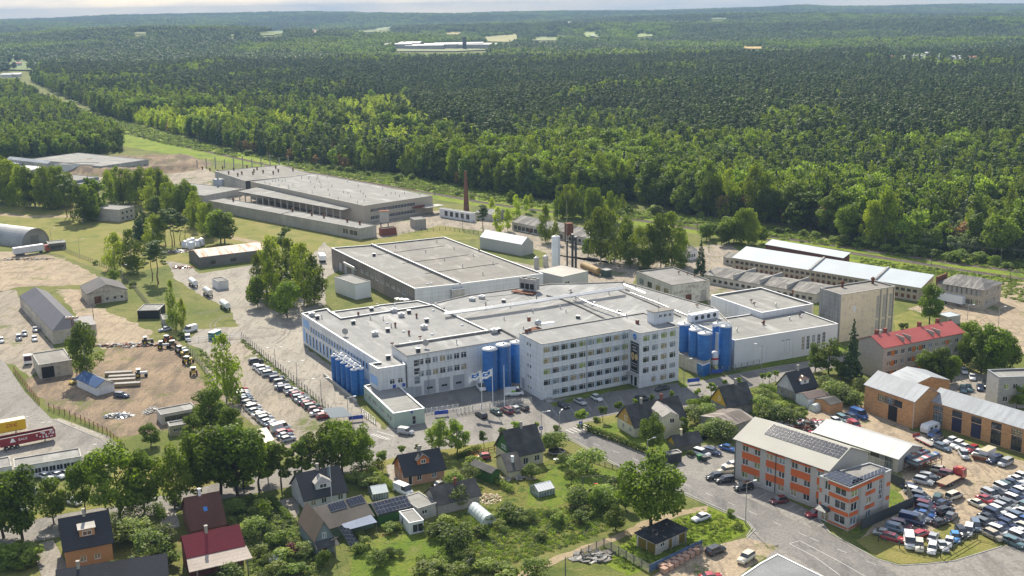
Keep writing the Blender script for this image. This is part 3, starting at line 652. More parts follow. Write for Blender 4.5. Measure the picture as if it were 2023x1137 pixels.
 def chimney(s,u,v=1.0,side='f',w=.55,h=1.3,m=None):
  x,y,z=s.S(side,u,v);c=MB().box(x-w/2,x+w/2,y-w/2,y+w/2,z-1.0,z+h);c.box(x-w/2-.06,x+w/2+.06,y-w/2-.06,y+w/2+.06,z+h,z+h+.1)
  c.build('chimney',m or brick_g,s.root);return s
 def solar(s,side,u0,u1,v0,v1,nu,nv,up=.14,skip=()):
  for i in range(nu):
   for j in range(nv):
    if (i,j)in skip:continue
    a=u0+(u1-u0)*i/nu;b=u0+(u1-u0)*(i+1)/nu;c=v0+(v1-v0)*j/nv;d=v0+(v1-v0)*(j+1)/nv;g1=(b-a)*.03;g2=(d-c)*.03
    q=[s.S(side,a+g1,c+g2,up),s.S(side,b-g1,c+g2,up),s.S(side,b-g1,d-g2,up),s.S(side,a+g1,d-g2,up)]
    mb=MB();mb.slab(*(q if side in 'fr' else [q[1],q[0],q[3],q[2]]),.05,1);k=.035
    k=.035;c0=sum((Vector(p)for p in q),Vector())/4;nrm=(Vector(q[1])-Vector(q[0])).cross(Vector(q[3])-Vector(q[0])).normalized();nrm=nrm if nrm.z>0 else -nrm
    r=[tuple(Vector(p).lerp(c0,k)+nrm*.012)for p in q];mb.add(r,[(0,1,2,3)],0);mb.build('solar_panel',[solar_m,alu],s.root)
  return s
 def dormer(s,u0,u1,v0,z1,wm,rm,sty='w2',kind='shed',ww=1.2,wh=1.0,side='f',out=0.0):
  x0,y0,z0_=s.S(side,u0,v0);x1=s.S(side,u1,v0)[0];y0-=out;sl=(s.Rz-s.Ez)/(s.D/2);h=z1
  dr=MB();yb=min(s.D/2,y0+(h+.1)/sl+out);yt=y0+h/sl
  dr.quad((x0,y0,z0_-.3),(x1,y0,z0_-.3),(x1,y0,z0_+h),(x0,y0,z0_+h));
  for x in (x0,x1):dr.add([(x,y0,z0_-.3),(x,y0,z0_+h),(x,yb,z0_+h),(x,yb,z0_+h-.2)],[(0,1,2,3)])
  d=dr.build('dormer',wm,s.root);rf=MB();xm=(x0+x1)/2;o=.25
  if kind=='shed':
   yb2=min(s.D/2-.05,y0+(h+.5)/(sl-.15)if sl>.3 else y0+3);rf.slab((x0-o,y0-o,z0_+h+.05),(x1+o,y0-o,z0_+h+.05),(x1+o,yb2,z0_+h+.05+.15*(yb2-y0)),(x0-o,yb2,z0_+h+.05+.15*(yb2-y0)),.1)
  else:
   r=(x1-x0)*(.42 if kind=='gable' else .3);zr=z0_+h+r;yr=min(s.D/2,y0+(h+r)/sl);hp=0 if kind=='gable' else (x1-x0)*.35
   rf.slab((x0-o,yb,z0_+h-.1),(x0-o,y0-o,z0_+h-.1),(xm,y0-o+hp,zr),(xm,yr,zr),.1);rf.slab((x1+o,y0-o,z0_+h-.1),(x1+o,yb,z0_+h-.1),(xm,yr,zr),(xm,y0-o+hp,zr),.1)
   if kind=='gable':MB().add([(x0,y0,z0_+h),(x1,y0,z0_+h),(xm,y0,zr-.12)],[(0,1,2)]).build('gable',wm,d)
   else:rf.add([(x0-o,y0-o,z0_+h-.1),(x1+o,y0-o,z0_+h-.1),(xm,y0-o+hp,zr)],[(0,1,2)])
  rf.build('roof',rm,d);f,p,sl_,k=win_meshes(ww,wh,sty);put('window',_both(k,f,p),d,(xm-ww/2,y0-.09,z0_+.15));return s
 def vent(s,px,py,kind='pipe',z=None,sc=1.0):
  z=s.H if z is None else z;x,y=s.L(px,py,z-.4);zl=z-s.z0-.45
  put('roof_vent',vent_mesh(kind),s.root,(x,y,zl),(0,0,s.rnd.uniform(-.1,.1)),sc);return s
 def pane_(s):return s
_bm={}
def _both(k,f,p):
 if k not in _bm:
  mb=MB();mb.v=[tuple(v.co)for v in f.vertices];mb.f=[list(q.vertices)for q in f.polygons];mb.m=[0]*len(mb.f);mb.sm=[False]*len(mb.f)
  mb.add([tuple(v.co)for v in p.vertices],[tuple(q.vertices)for q in p.polygons],1);_bm[k]=mb.mesh('window',[f.materials[0],glass])
 return _bm[k]
_vm={}
def vent_mesh(k):
 if k in _vm:return _vm[k]
 mb=MB()
 if k=='pipe':mb.cyl(0,0,0,1.1,.16,n=8,m=0);mb.cyl(0,0,1.2,1.35,.3,.08,n=8,m=0);m=[steel]
 elif k=='rusty':mb.cyl(0,0,0,.9,.28,n=8);mb.cyl(0,0,.9,1.25,.42,n=8);mb.cyl(0,0,1.25,1.5,.42,.1,n=8);m=[rust]
 elif k=='box':mb.box(-.55,.55,-.5,.5,0,1.0,0);mb.box(-.68,.68,-.62,.62,1.0,1.14,1);m=[dark_steel,white]
 elif k=='bigbox':mb.box(-.9,.9,-.7,.7,0,1.1,0);mb.box(-1.0,1.0,-.8,.8,1.1,1.22,1);mb.cyl(0,0,1.22,1.5,.45,n=10,m=0);m=[steel,white]
 elif k=='brickbox':mb.box(-.4,.4,-.4,.4,0,1.3,0);mb.box(-.5,.5,-.5,.5,1.3,1.42,1);m=[brick_r,conc_s]
 elif k=='tee':mb.rod((0,0,0),(0,0,.9),.12,8);mb.rod((-.5,0,.95),(.5,0,.95),.2,8);m=[rust]
 elif k=='dish':mb.rod((0,0,0),(0,0,1.2),.08,6);mb.rod((0,-.05,1.5),(.1,.1,1.5),1.0,16,r2=.85);m=[conc_s]
 elif k=='dome':mb.lathe([(.5,0),(.5,.15),(.35,.35),(.1,.42)],n=12);m=[white]
 _vm[k]=mb.mesh('roof_vent',m);return _vm[k]
_tm={}
def text_mesh(txt,size,m,ext=.01,shear=0,key=None):
 cu=bpy.data.curves.new('lettering','FONT');cu.body=txt;cu.size=size;cu.extrude=ext;cu.align_x='CENTER';cu.align_y='CENTER';cu.shear=shear;cu.resolution_u=3
 o=bpy.data.objects.new('lettering',cu);COL.objects.link(o);bpy.context.view_layer.update()
 me=bpy.data.meshes.new_from_object(o.evaluated_get(bpy.context.evaluated_depsgraph_get()));me.name='lettering';me.materials.clear();me.materials.append(m)
 bpy.data.objects.remove(o);bpy.data.curves.remove(cu);return me
 #  ground sheets
asph=ground_mat('asphalt',[(.17,.165,.16),((.215,.205,.195),.06,.42,.6),((.13,.127,.125),.2,.52,.66,.3,.5)],.9,.2)
asph_w=ground_mat('worn_asphalt',[(.235,.222,.205),((.265,.25,.23),.05,.42,.6),((.18,.17,.16),.15,.52,.62,.2,.5),((.2,.19,.175),.4,.55,.58)],.92,.2)
conc_y=ground_mat('concrete_yard',[(.3,.28,.245),((.35,.32,.27),.05,.4,.6),((.23,.21,.185),.12,.5,.62,.3,.9),((.2,.17,.14),.5,.56,.66),((.24,.22,.19),1.1,.54,.6,.12,1.9)],.95,.25)
dirt=ground_mat('sandy_dirt',[(.25,.19,.135),((.34,.255,.17),.07,.42,.6),((.17,.135,.1),.16,.46,.58,.25,.4),((.15,.16,.06),.09,.54,.62),((.2,.16,.12),.9,.55,.62,.15,1.0)],.98,.6)
dirt_g=ground_mat('gravel',[(.31,.275,.225),((.37,.32,.255),.05,.42,.6),((.22,.195,.155),.2,.5,.64,.3,1.2),((.14,.16,.06),.08,.56,.64),((.24,.21,.17),.8,.52,.6,.15,.9)],.98,.5)
dirt_r=ground_mat('scrapyard_sand',[(.36,.295,.215),((.42,.34,.24),.06,.42,.6),((.26,.21,.155),.25,.5,.64),((.15,.17,.06),.1,.56,.64),((.28,.23,.17),.8,.52,.6,.15,2.4)],.98,.5)
grass_l=ground_mat('lawn',[(.12,.185,.018),((.175,.215,.03),.12,.42,.6),((.22,.2,.08),.2,.55,.7),((.08,.13,.024),.5,.52,.66)],.95,.7)
grass_d=ground_mat('dry_lawn',[(.19,.195,.045),((.25,.22,.075),.07,.42,.62,.6),((.13,.16,.035),.1,.5,.64)],.95,.5)
grass_v=ground_mat('lush_meadow',[(.17,.25,.022),((.225,.28,.03),.05,.4,.6),((.1,.15,.028),.12,.52,.64),((.25,.22,.09),.3,.58,.7)],.95,.9)
garden_m=ground_mat('vegetable_garden',[(.2,.21,.045),((.27,.22,.09),.12,.5,.66),((.08,.13,.025),.3,.48,.6),((.2,.24,.05),.6,.5,.62)],.98,1.0)
path_m=ground_mat('trodden_path',[(.36,.29,.19),((.28,.22,.14),.4,.45,.62),((.13,.15,.05),.3,.6,.7)],.98,.4)
paint=mat('road_paint',(.48,.48,.46),.8,var=.1,sc=3,bump=0);kerb_m=mat('kerb_stone',(.4,.39,.37),.9,var=.1)
ballast=ground_mat('railway_ballast',[(.17,.14,.12),((.24,.2,.17),.5,.42,.6),((.12,.14,.05),.15,.56,.66)],.98,.7)
patch('meadow',[(130,212),(245,240),(300,255),(470,300),(640,330),(800,345),(1000,385),(1130,402),(1350,425),(1500,440),(1700,488),(1850,503),(2100,525),(2100,580),(1900,550),(1700,520),(1500,480),(1300,450),(1000,415),(870,395),(620,342),(450,320),(250,290),(120,222)],grass_v,1,1.5,6)
patch('lawn',[(-60,420),(60,400),(200,400),(340,395),(410,400),(720,475),(760,470),(870,440),(950,470),(700,490),(640,545),(500,500),(370,520),(350,520),(230,545),(110,500),(-60,470)],grass_d,1,.6,3)
patch('yard',[(330,515),(372,522),(394,540),(520,520),(560,540),(620,500),(640,478),(690,520),(640,552),(645,600),(600,622),(603,685),(668,735),(700,790),(760,850),(700,880),(650,900),(560,890),(470,800),(420,740),(400,690),(370,680),(390,650),(470,645),(455,610),(400,585),(345,550)],conc_y,2,.6,2)
patch('car_park',[(478,672),(640,822),(700,832),(680,880),(590,905),(470,815),(415,770),(400,700),(440,690)],dirt_g,3,.3,2)
patch('yard',[(50,748),(120,735),(170,720),(215,690),(300,676),(350,672),(378,700),(398,750),(425,765),(440,800),(380,835),(300,855),(235,865),(170,830),(95,800),(55,765)],dirt,2,1.0,1.5)
patch('gravel_ground',[(-80,497),(60,497),(120,508),(165,530),(200,548),(160,562),(40,566),(-80,600)],dirt_r,2,1.2,2)
patch('parking_ground',[(-80,585),(30,572),(55,620),(110,690),(60,745),(30,722),(-80,690)],dirt_g,2,.5,2)
patch('gravel_ground',[(110,570),(165,572),(190,605),(270,640),(300,655),(290,680),(200,690),(165,640)],dirt_r,2,1.2,1.5)
patch('road',[(-90,680),(-40,690),(10,715),(50,775),(100,825),(200,868),(245,905),(200,925),(150,905),(90,860),(-90,800)],asph_w,4)
patch('parking_ground',[(-90,800),(90,845),(160,895),(110,930),(-90,935)],conc_y,3)
patch('street',[(-60,1052),(110,1018),(230,996),(430,952),(560,922),(640,900),(700,865),(700,832),(760,850),(812,785),(940,760),(1030,755),(1072,792),(1340,756),(1400,750),(1510,728),(1610,712),(1720,688),(1720,706),(1610,735),(1520,757),(1430,778),(1380,808),(1230,822),(1150,835),(1142,848),(1270,899),(1334,929),(1345,905),(1390,878),(1450,884),(1452,945),(1510,965),(1605,1010),(1640,1055),(1732,1104),(1778,1117),(1829,1114),(1885,1108),(1980,1079),(2110,1058),(2110,1200),(1600,1200),(1560,1137),(1500,1090),(1474,1062),(1488,1046),(1474,1029),(1434,1011),(1360,978),(1242,932),(1112,856),(1060,862),(960,877),(860,897),(760,918),(640,947),(560,964),(430,987),(230,1034),(100,1064),(-60,1092)],asph_w,4)
patch('asphalt_apron',[(812,785),(940,762),(1030,757),(1072,793),(1338,757),(1420,790),(1228,818),(1160,828),(1104,838),(1060,800),(950,815),(838,842)],asph,5)
patch('roadway',[(1110,852),(1155,845),(1270,897),(1334,929),(1480,985),(1612,1049),(1720,1102),(1780,1140),(1700,1180),(1600,1120),(1489,1046),(1474,1029),(1360,978),(1242,932)],asph,5)
patch('yard',[(1595,790),(1700,792),(1800,850),(2110,935),(2110,1062),(1980,1084),(1830,1104),(1700,1062),(1742,1010),(1790,955),(1780,930),(1600,850)],dirt_r,3,.8,2)
patch('verge',[(1690,1068),(1745,1045),(1800,1065),(1880,1030),(1965,1060),(1990,1076),(1885,1106),(1829,1112),(1778,1114),(1732,1100)],grass_d,6,.3,2)
patch('lawn',[(1750,965),(1780,975),(1795,1000),(1752,1020),(1690,1055),(1680,1050)],grass_l,6,.1,3)
patch('yard',[(1790,610),(1990,556),(2110,560),(2110,720),(2023,700),(1960,660),(1910,640)],dirt_r,2,.6,3)
patch('verge',[(1765,625),(1800,612),(1850,640),(1900,700),(2023,730),(2100,760),(2100,800),(1960,800),(1880,760),(1780,720)],grass_d,3,.6,3)
patch('car_park',[(1885,735),(1975,740),(1975,800),(1860,770)],conc_y,4)
patch('yard',[(1290,500),(1440,478),(1480,515),(1640,580),(1600,600),(1400,605),(1395,560),(1330,528),(1260,530),(1250,562),(1170,560),(1075,530),(1080,500),(1200,515)],dirt_g,2,.6,3)
patch('yard',[(380,395),(470,372),(720,432),(870,415),(1010,440),(1060,460),(980,460),(870,445),(760,470),(720,470)],dirt_g,3,.4,3)
patch('yard',[(1000,440),(1180,465),(1200,520),(1100,505),(950,460)],dirt_g,2,.6,3)
patch('path',[(940,500),(1080,530),(1075,545),(930,515)],conc_y,3)
patch('yard',[(120,345),(200,318),(380,318),(430,345),(400,385),(330,360),(230,365)],dirt_g,2,.6,3)
patch('path',[(-60,415),(60,425),(140,424),(260,430),(262,434),(140,429),(60,430),(-60,421)],path_m,3,.3,3)
patch('path',[(455,465),(520,478),(560,500),(552,502),(505,482),(450,470)],path_m,3,.3,3)
patch('garden',[(930,960),(1000,940),(1110,900),(1240,935),(1200,1040),(1000,1120),(800,1145),(690,1145),(690,1070),(820,1040),(900,1010)],garden_m,2,.5,2)
patch('lawn',[(700,1078),(790,1050),(850,1045),(930,1085),(900,1145),(690,1145)],grass_l,3,.4,2)
patch('lawn',[(1045,960),(1120,905),(1235,935),(1140,985),(1090,1000),(1040,1000)],grass_l,3,.4,2)
patch('path',[(990,1145),(1100,1098),(1200,1062),(1270,1030),(1330,1010),(1400,998),(1395,1010),(1330,1022),(1260,1052),(1200,1074),(1110,1108),(1030,1145)],path_m,4,.5,1.5)
patch('meadow',[(1180,1110),(1250,1060),(1400,1000),(1470,1030),(1478,1046),(1440,1070),(1370,1085),(1240,1137)],grass_v,3,.4,2)
patch('yard',[(1275,1145),(1370,1085),(1474,1062),(1540,1080),(1480,1120),(1440,1160),(1250,1170)],dirt_r,5,.3,2)
patch('lawn',[(1160,848),(1230,830),(1345,835),(1420,850),(1380,878),(1325,915),(1270,893)],grass_l,5,.2,2)
patch('verge',[(1174,826),(1218,818),(1226,832),(1190,842),(1176,834)],grass_d,6,.1,2)
patch('lawn',[(1350,810),(1500,768),(1620,750),(1690,750),(1700,800),(1600,800),(1460,830),(1440,850),(1390,870)],garden_m,5,.2,2)
patch('verge',[(1360,790),(1420,783),(1406,798),(1358,797)],grass_d,6);patch('verge',[(1338,756),(1352,752),(1360,764),(1345,766)],grass_l,6)
patch('verge',[(1087,797),(1200,767),(1206,773),(1094,803)],grass_l,7);patch('verge',[(1345,740),(1400,748),(1500,728),(1620,706),(1680,690),(1650,675),(1480,725),(1455,738),(1390,745)],grass_l,6,.2,2)
for q in ([(240,895),(430,955),(230,998),(110,1018),(-60,1052),(-60,1040),(200,990)],[(740,912),(800,900),(1000,868),(1100,862),(1112,870),(960,890),(760,930)]):patch('verge',q,grass_d,6,.2,2)
def strip(name,px,w,m,lev,z=0):
 pts=[G(*p)if len(p)==2 else Vector(p)for p in px];L,Rr=[],[]
 for i,p in enumerate(pts):
  d=(pts[min(i+1,len(pts)-1)]-pts[max(i-1,0)]).normalized();n=Vector((-d.y,d.x,0));L.append(p+n*w/2);Rr.append(p-n*w/2)
 mb=MB()
 for i in range(len(pts)-1):mb.quad((*Rr[i].xy,lev*.006),(*Rr[i+1].xy,lev*.006),(*L[i+1].xy,lev*.006),(*L[i].xy,lev*.006))
 return mb,pts
def line(name,px,w=.15,lev=9,dash=None,m=None):
 pts=[G(*p)for p in px];mb=MB();m=m or paint
 for i in range(len(pts)-1):
  a,b=pts[i],pts[i+1];d=(b-a);Ln=d.length;d.normalize();n=Vector((-d.y,d.x,0))*w/2;s=0
  while s<Ln:
   e=min(Ln,s+(dash[0]if dash else Ln));p,q=a+d*s,a+d*e
   mb.quad((*(p-n).xy,lev*.006),(*(q-n).xy,lev*.006),(*(q+n).xy,lev*.006),(*(p+n).xy,lev*.006));s=e+(dash[1]if dash else .01)
 return tag(mb.build(name,m),kind='structure')
line('road_marking',[(1135,862),(1250,905),(1350,955),(1480,1010),(1600,1062),(1740,1120)],.15,dash=(2.2,4.5))
line('road_marking',[(1112,858),(1242,930),(1360,976),(1434,1009),(1472,1027),(1486,1043),(1475,1058)],.12)
line('road_marking',[(1560,1074),(1580,1068),(1660,1110),(1720,1145)],.15);line('road_marking',[(1560,1074),(1610,1100),(1660,1137)],.15)
for k in range(6):line('road_marking',[(1118+k*7,849-k*2.2),(1134+k*7,856-k*2.2)],.45)
for k in range(9):line('road_marking',[(1471+k*18,980+k*7.5),(1497+k*18,967+k*7.5)],.12)
for k in range(8):line('road_marking',[(1102+k*33,822-k*6),(1090+k*33,806-k*6)],.1)
line('road_marking',[(735,858),(770,868)],1.4,dash=(.5,.5));line('road_marking',[(745,852),(780,862)],.3)
def kerb(px,w=.18):
 mb,pts=strip('kerb',px,w,kerb_m,0);k=MB()
 for i in range(0,len(mb.v),4):
  q=mb.v[i:i+4];k.hexa([(p[0],p[1],-.05)for p in q]+[(p[0],p[1],.13)for p in q])
 tag(k.build('kerb',kerb_m),kind='structure')
kerb([(1155,845),(1270,897),(1334,929)]);kerb([(1605,1010),(1640,1053),(1732,1104),(1778,1117),(1829,1114),(1885,1108),(1980,1079)]);kerb([(1106,858),(1240,933),(1358,980),(1432,1013),(1480,1032),(1492,1047),(1474,1064)])
kerb([(105,828),(200,868),(246,903)]);kerb([(1400,750),(1510,728),(1610,712),(1700,692)])
for q in ([(1160,842),(1277,893),(1336,922),(1325,922),(1262,893),(1150,846)],[(118,826),(215,862),(255,895),(248,903),(200,866),(104,828)]):patch('pavement',q,conc_y,7)
def railway(px):
 mb,pts=strip('ballast',px,4.2,ballast,2)
 for i in range(len(mb.v)):mb.v[i]=(mb.v[i][0],mb.v[i][1],.12)
 sl,rl=MB(),MB()
 for i in range(len(pts)-1):
  a,b=pts[i],pts[i+1];d=(b-a);Ln=d.length;d.normalize();n=Vector((-d.y,d.x,0));s=0
  st=.65 if a.y<700 else 1.3
  while s<Ln:
   c=a+d*s;q=[c-n*1.3-d*.13,c+n*1.3-d*.13,c+n*1.3+d*.13,c-n*1.3+d*.13];q=q[::-1]
   sl.hexa([(*p.xy,.1)for p in q]+[(*p.xy,.2)for p in q]);s+=st
  for o in (-.76,.76):
   q=[a+n*(o-.05),b+n*(o-.05),b+n*(o+.05),a+n*(o+.05)];rl.hexa([(*p.xy,.18)for p in q]+[(*p.xy,.36)for p in q])
 t=empty('railway_track',(0,0,0));t['kind']='structure';mb.build('ballast',ballast,t);sl.build('sleepers',conc_s,t);rl.build('rails',rust,t)
railway([(30,167),(70,187),(115,212),(165,238),(245,262),(330,282),(440,306),(560,333),(640,345),(700,356),(830,378),(900,390),(960,401),(1060,415),(1270,436),(1360,450),(1480,468),(1696,502),(1806,518.5),(1908,535),(2100,562)])
railway([(560,328),(640,339),(729,352),(819,367),(967,390)]);railway([(1600,478),(1730,497),(1816,509.5),(1882,520),(2007,535),(2100,549)])
railway([(1280,423),(1340,437),(1430,455),(1600,478)])
def tracks(cx,cy,n,m,spread,lev,seed=0):
 g_=random.Random(seed);c=G(cx,cy)
 for i in range(n):
  a,r=g_.uniform(0,6.28),g_.uniform(6,spread);x,y=c.x+g_.uniform(-spread,spread)*.5,c.y+g_.uniform(-spread,spread)*.6;L_=g_.uniform(.5,1.5)
  for o in (0,1.7):
   mb=MB();q=[((x+math.cos(a+L_*k/12)*(r+o+w),y+math.sin(a+L_*k/12)*(r+o+w)))for k in range(13)for w in (0,.35)]
   for k in range(12):mb.quad(*[(*q[j],lev*.006+i*.0003)for j in (k*2,k*2+1,k*2+3,k*2+2)])
   tag(mb.build('wheel_track',m),kind='structure')
tr_d=ground_mat('rutted_soil',[(.25,.19,.135),((.31,.24,.17),.6,.42,.6)]);tr_a=ground_mat('tyre_marks',[(.19,.175,.155),((.25,.23,.2),.8,.42,.6)])
tracks(290,740,12,tr_d,22,7,1);tracks(300,790,5,tr_d,18,7,2);tracks(490,640,10,tr_a,30,7,3);tracks(590,790,6,tr_a,16,7,4);tracks(1880,960,9,tr_d,16,7,5);tracks(900,790,5,tr_a,10,9,6);tracks(1940,620,6,tr_d,26,7,7);tracks(90,540,8,tr_d,30,7,8);tracks(720,870,5,tr_a,12,8,9)
#  the dairy works
off_w=mat('office_plaster',(.72,.75,.79),.85,'panel',var=.05,col2=(.55,.58,.62),bump=.1,k=1.1);blue_w=mat('pale_blue_wall',(.30,.48,.78),.7,var=.06,bump=.1);grey_d=mat('grey_metal_door',(.42,.44,.47),.5,'plank',var=.05,axis='Z',k=1.5)
pier_m=mat('blue_grey_pier',(.40,.47,.56),.8,var=.05,bump=0)
HO=hpx((1071.5,791),680)
of=Bd('office_building','white five-storey office block with rows of wide windows and a black banner by its entrance','building',[(1070.6,680),(1244.7,650),(1024.5,657.8)],HO)
def off_build(of):
 x,y=of.L(1270.5,657.4,HO);W1,D=of.W,of.D;p=5.0;x2,_=of.L(1339.8,643.6,HO);of.poly=[(0,0),(W1,0),(W1,-p),(x2,-p),(x2,D),(0,D)]
 fh=HO/5.15;zs=[.95+fh*i for i in range(5)];sp_=W1/10
 of.grid(0,10,zs,sp_*.76,1.75,'w3',.1,.1,skip={(0,0)});of.op(0,.7,.15,1.0,2.4,'d',door=white)
 of.grid(2,4,zs[1:],2.2,1.75,'w3',.7,.7);L2=x2-W1
 for c in (1,2,3):of.op(2,.7+(L2-1.4)/4*(c+.5)-1.1,zs[0],2.2 if c>1 else 1.6,1.75,'w3')
 for z in zs:
  for u in (4.3,5.8):of.op(5,u,z+.2,.95,1.1,'w1')
 of.op(5,1.0,.1,1.8,3.4,'d',door=grey_d);of.op(1,2.3,.1,1.4,3.0,'d',door=black_m);of.op(1,.5,.1,1.1,3.0,'d',door=glass)
 of.walls(off_w);of.flat(felt_w,conc_s,.25,.3)
 pmesh=MB().box(-sp_*.115,sp_*.115,-.025,-.003,.02,1.73).mesh('pier_panel',pier_m)
 for z in zs:
  for c in range(0 if z>2 else 1,9):u=.1+(W1-.2)/10*(c+1);put('pier_panel',pmesh,of.root,(u,0,z))
 for u in (W1*.5,W1*.93):MB().rod((u,-.12,.1),(u,-.12,HO-.2),.07,6).build('drainpipe',steel,of.root)
 e1=lambda u,z,o:of.P(1,u,z,o)
 a,d,Ln,n=of.edge(1);rz=math.atan2(d.y,d.x)
 def sheet(z0,z1,u0,u1,o,m,name,par):mb=MB();mb.hexa([of.P(1,u0,z0,.01),of.P(1,u1,z0,.01),of.P(1,u1,z0,o),of.P(1,u0,z0,o)][::-1]+[of.P(1,u0,z1,.01),of.P(1,u1,z1,.01),of.P(1,u1,z1,o),of.P(1,u0,z1,o)][::-1]);return mb.build(name,m,par)
 zb,zt=HO*.255,HO*.80
 bn=sheet(zb,zt,.5,4.6,.12,black_m,'banner',of.root)
 fr=MB()
 for (u0,u1,z0,z1)in ((.75,.85,zb+.5,zt-.5),(4.25,4.35,zb+.5,zt-.5),(.85,4.25,zb+.5,zb+.62),(.85,4.25,zt-.62,zt-.5)):fr.quad(of.P(1,u0,z0,.125),of.P(1,u1,z0,.125),of.P(1,u1,z1,.125),of.P(1,u0,z1,.125))
 fr.build('banner_border',white,bn)
 cm=mat('cheese_yellow',(.62,.45,.2),.6,'stain',var=.2,sc=6,col2=(.85,.75,.5),bump=0);cb=mat('bread_brown',(.42,.26,.11),.6,var=.3,sc=6,bump=0)
 def disc(u,z,r,rz_,m,nm,o=.13,par=bn):mb=MB();mb.add([of.P(1,u+r*math.cos(t*.3927),z+rz_*math.sin(t*.3927),o)for t in range(16)],[tuple(range(16))]);mb.build(nm,m,par)
 zc=(zb+zt)/2+.2;disc(1.75,zc,.85,1.15,cm,'bread_picture');disc(1.8,zc+.1,.3,.4,cb,'bread_picture',.136);disc(3.5,zc+.1,.75,1.0,cm,'bread_picture',.128)
 for u0,u1,z,hh in ((1.5,3.3,zt-1.7,.55),(1.7,3.7,zt-2.6,.6),(1.1,4.0,zb+2.5,.32),(1.2,3.9,zb+1.8,.26)):
  mb=MB();q=u0
  while q<u1:mb.quad(of.P(1,q,z,.14),of.P(1,q+.14,z,.14),of.P(1,q+.2,z+hh*(.7+.3*((q*7)%1)),.14),of.P(1,q+.06,z+hh*.8,.14));q+=.27
  mb.build('lettering',white,bn)
 disc(2.6,HO*.905,1.05,1.0,white,'emblem_rim',.1,of.root);disc(2.6,HO*.905,.95,.9,mat('emblem_blue',(.02,.2,.62),.4,var=.02,bump=0),'emblem',.12,of.root)
 disc(2.6,HO*.905-.45,.72,.34,mat('emblem_navy',(.01,.04,.2),.4,var=.02,bump=0),'emblem_wave',.13,of.root);put('lettering',text_mesh('Valio',.62,white),of.root,of.P(1,2.6,HO*.905-.18,.15),(math.pi/2,0,rz))
 cn=MB().hexa([of.P(1,.2,3.6,0),of.P(1,5.0,3.6,0),of.P(1,5.0,3.6,1.3),of.P(1,.2,3.6,1.3)][::-1]+[of.P(1,.2,3.8,0),of.P(1,5.0,3.8,0),of.P(1,5.0,3.8,1.3),of.P(1,.2,3.8,1.3)][::-1]);cn.build('entrance_canopy',conc_s,of.root)
 z=of.zr;q=[of.L(*p,HO+3.2)for p in ((1292.8,618.6),(1330.6,613),(1317.7,608),(1279,614))];bx=MB().prism(q,z,z+3.6);lh=bx.build('roof_house',off_w,of.root)
 c=sum((Vector(a)for a in q),Vector((0,0)))/4;MB().prism([tuple(c+(Vector(a)-c)*1.07)for a in q],z+3.6,z+3.8).build('roof',felt_b,lh)
 d1=(Vector(q[1])-Vector(q[0]));rr_=math.atan2(d1.y,d1.x);f,p_,s_,k=win_meshes(1.1,1.0,'w2')
 for t in (.3,.55,.8):v=Vector(q[0])+d1*t;put('window',_both(k,f,p_),lh,(v.x+math.sin(rr_)*.08-.5,v.y-math.cos(rr_)*.08,z+1.9),(0,0,rr_))
 MB().rod((q[0][0]+1.5,q[0][1],z),(q[0][0]+1.5,q[0][1],z+8),.05,6).build('antenna',dark_steel,of.root)
 for a in ((1046,656,'brickbox'),(1040,658,'brickbox'),(1034,652,'pipe'),(1045,634,'brickbox'),(1259,640,'brickbox'),(1237,627,'pipe')):of.vent(*a)
 x,y=of.L(1063,645,HO);sp2=MB();sp2.lathe([(.05,-.9),(.8,-.6),(1.1,0),(.8,.7),(.1,.95)],n=14);sp2.build('extractor_fan',steel,of.root,(x,y,z+1.4));MB().box(-2.2,2.2,-.7,.7,0,.9).build('air_duct',alu,of.root,(x+3.2,y+.3,z+.1),(0,0,-.1));MB().box(-2,2,-1.2,1.2,0,.25).build('duct_plinth',rust,of.root,(x-2,y-1.0,z+.05))
off_build(of)
st=MB()
for i in range(4):st.box(.4,2.6,-1.2-.3*i,-.02-.0*i,.0,.6-.15*i)if i==0 else st.box(.4,2.6,-1.2-.3*i,-1.2-.3*(i-1)-.002,0,.6-.15*i)
st.build('doorstep',conc_s,of.root)
HW=hpx((600.3,677.7),618.7)
wh=Bd('factory_hall','flat-roofed factory hall with a long west wall striped pale blue and white','building',[(746,728),(800.6,719.7),(788,694),(792,679.4),(964.3,652.3),(854.6,600.8),(674.7,627.6),(653,614.8),(646.7,608.5),(625,612.3),(595.5,618.7),(749.3,715.4),(729,717.8)],HW,rect=False)
LW=wh.edge(10)[2]
for i in range(24):wh.op(10,LW*.12+i*(LW*.86/24),5.6,1.3,2.0,'w1')
for i in range(10):wh.op(10,LW*.05+i*(LW*.48/10),.9,1.0,3.6,'g6')
wh.op(0,3.4,HW-5.2,1.5,1.5,'w2t');wh.op(0,5.8,HW-5.2,1.5,1.5,'w2t')
wh.walls([plaster,blue_w],em={},detail=1);wh.flat(felt_w,white,.5,.45)
bl=None
def facade_quad(b,mb,e,u0,u1,z0,z1,o=.02,m=0):
 one=mb is None;mb=mb or MB();_fq(b,mb,e,u0,u1,z0,z1,o,m)
 if one:mb.build('blue_stripe',blue_w,b.root)
def _fq(b,mb,e,u0,u1,z0,z1,o,m):mb.quad(b.P(e,u0,z0,o),b.P(e,u1,z0,o),b.P(e,u1,z1,o),b.P(e,u0,z1,o),m)
facade_quad(wh,bl,10,1.2,LW*.11,6.2,HW-1.3);facade_quad(wh,bl,10,.8,LW*.045,1.2,5.4)
for i in range(24):u=LW*.12+i*(LW*.86/24);facade_quad(wh,bl,10,u+1.36,u+min(2.1,LW*.86/24-.1),5.6,7.6)
for i in range(10):u=LW*.05+i*(LW*.48/10);facade_quad(wh,bl,10,u+1.1,u+1.1+1.0,.9,4.5)
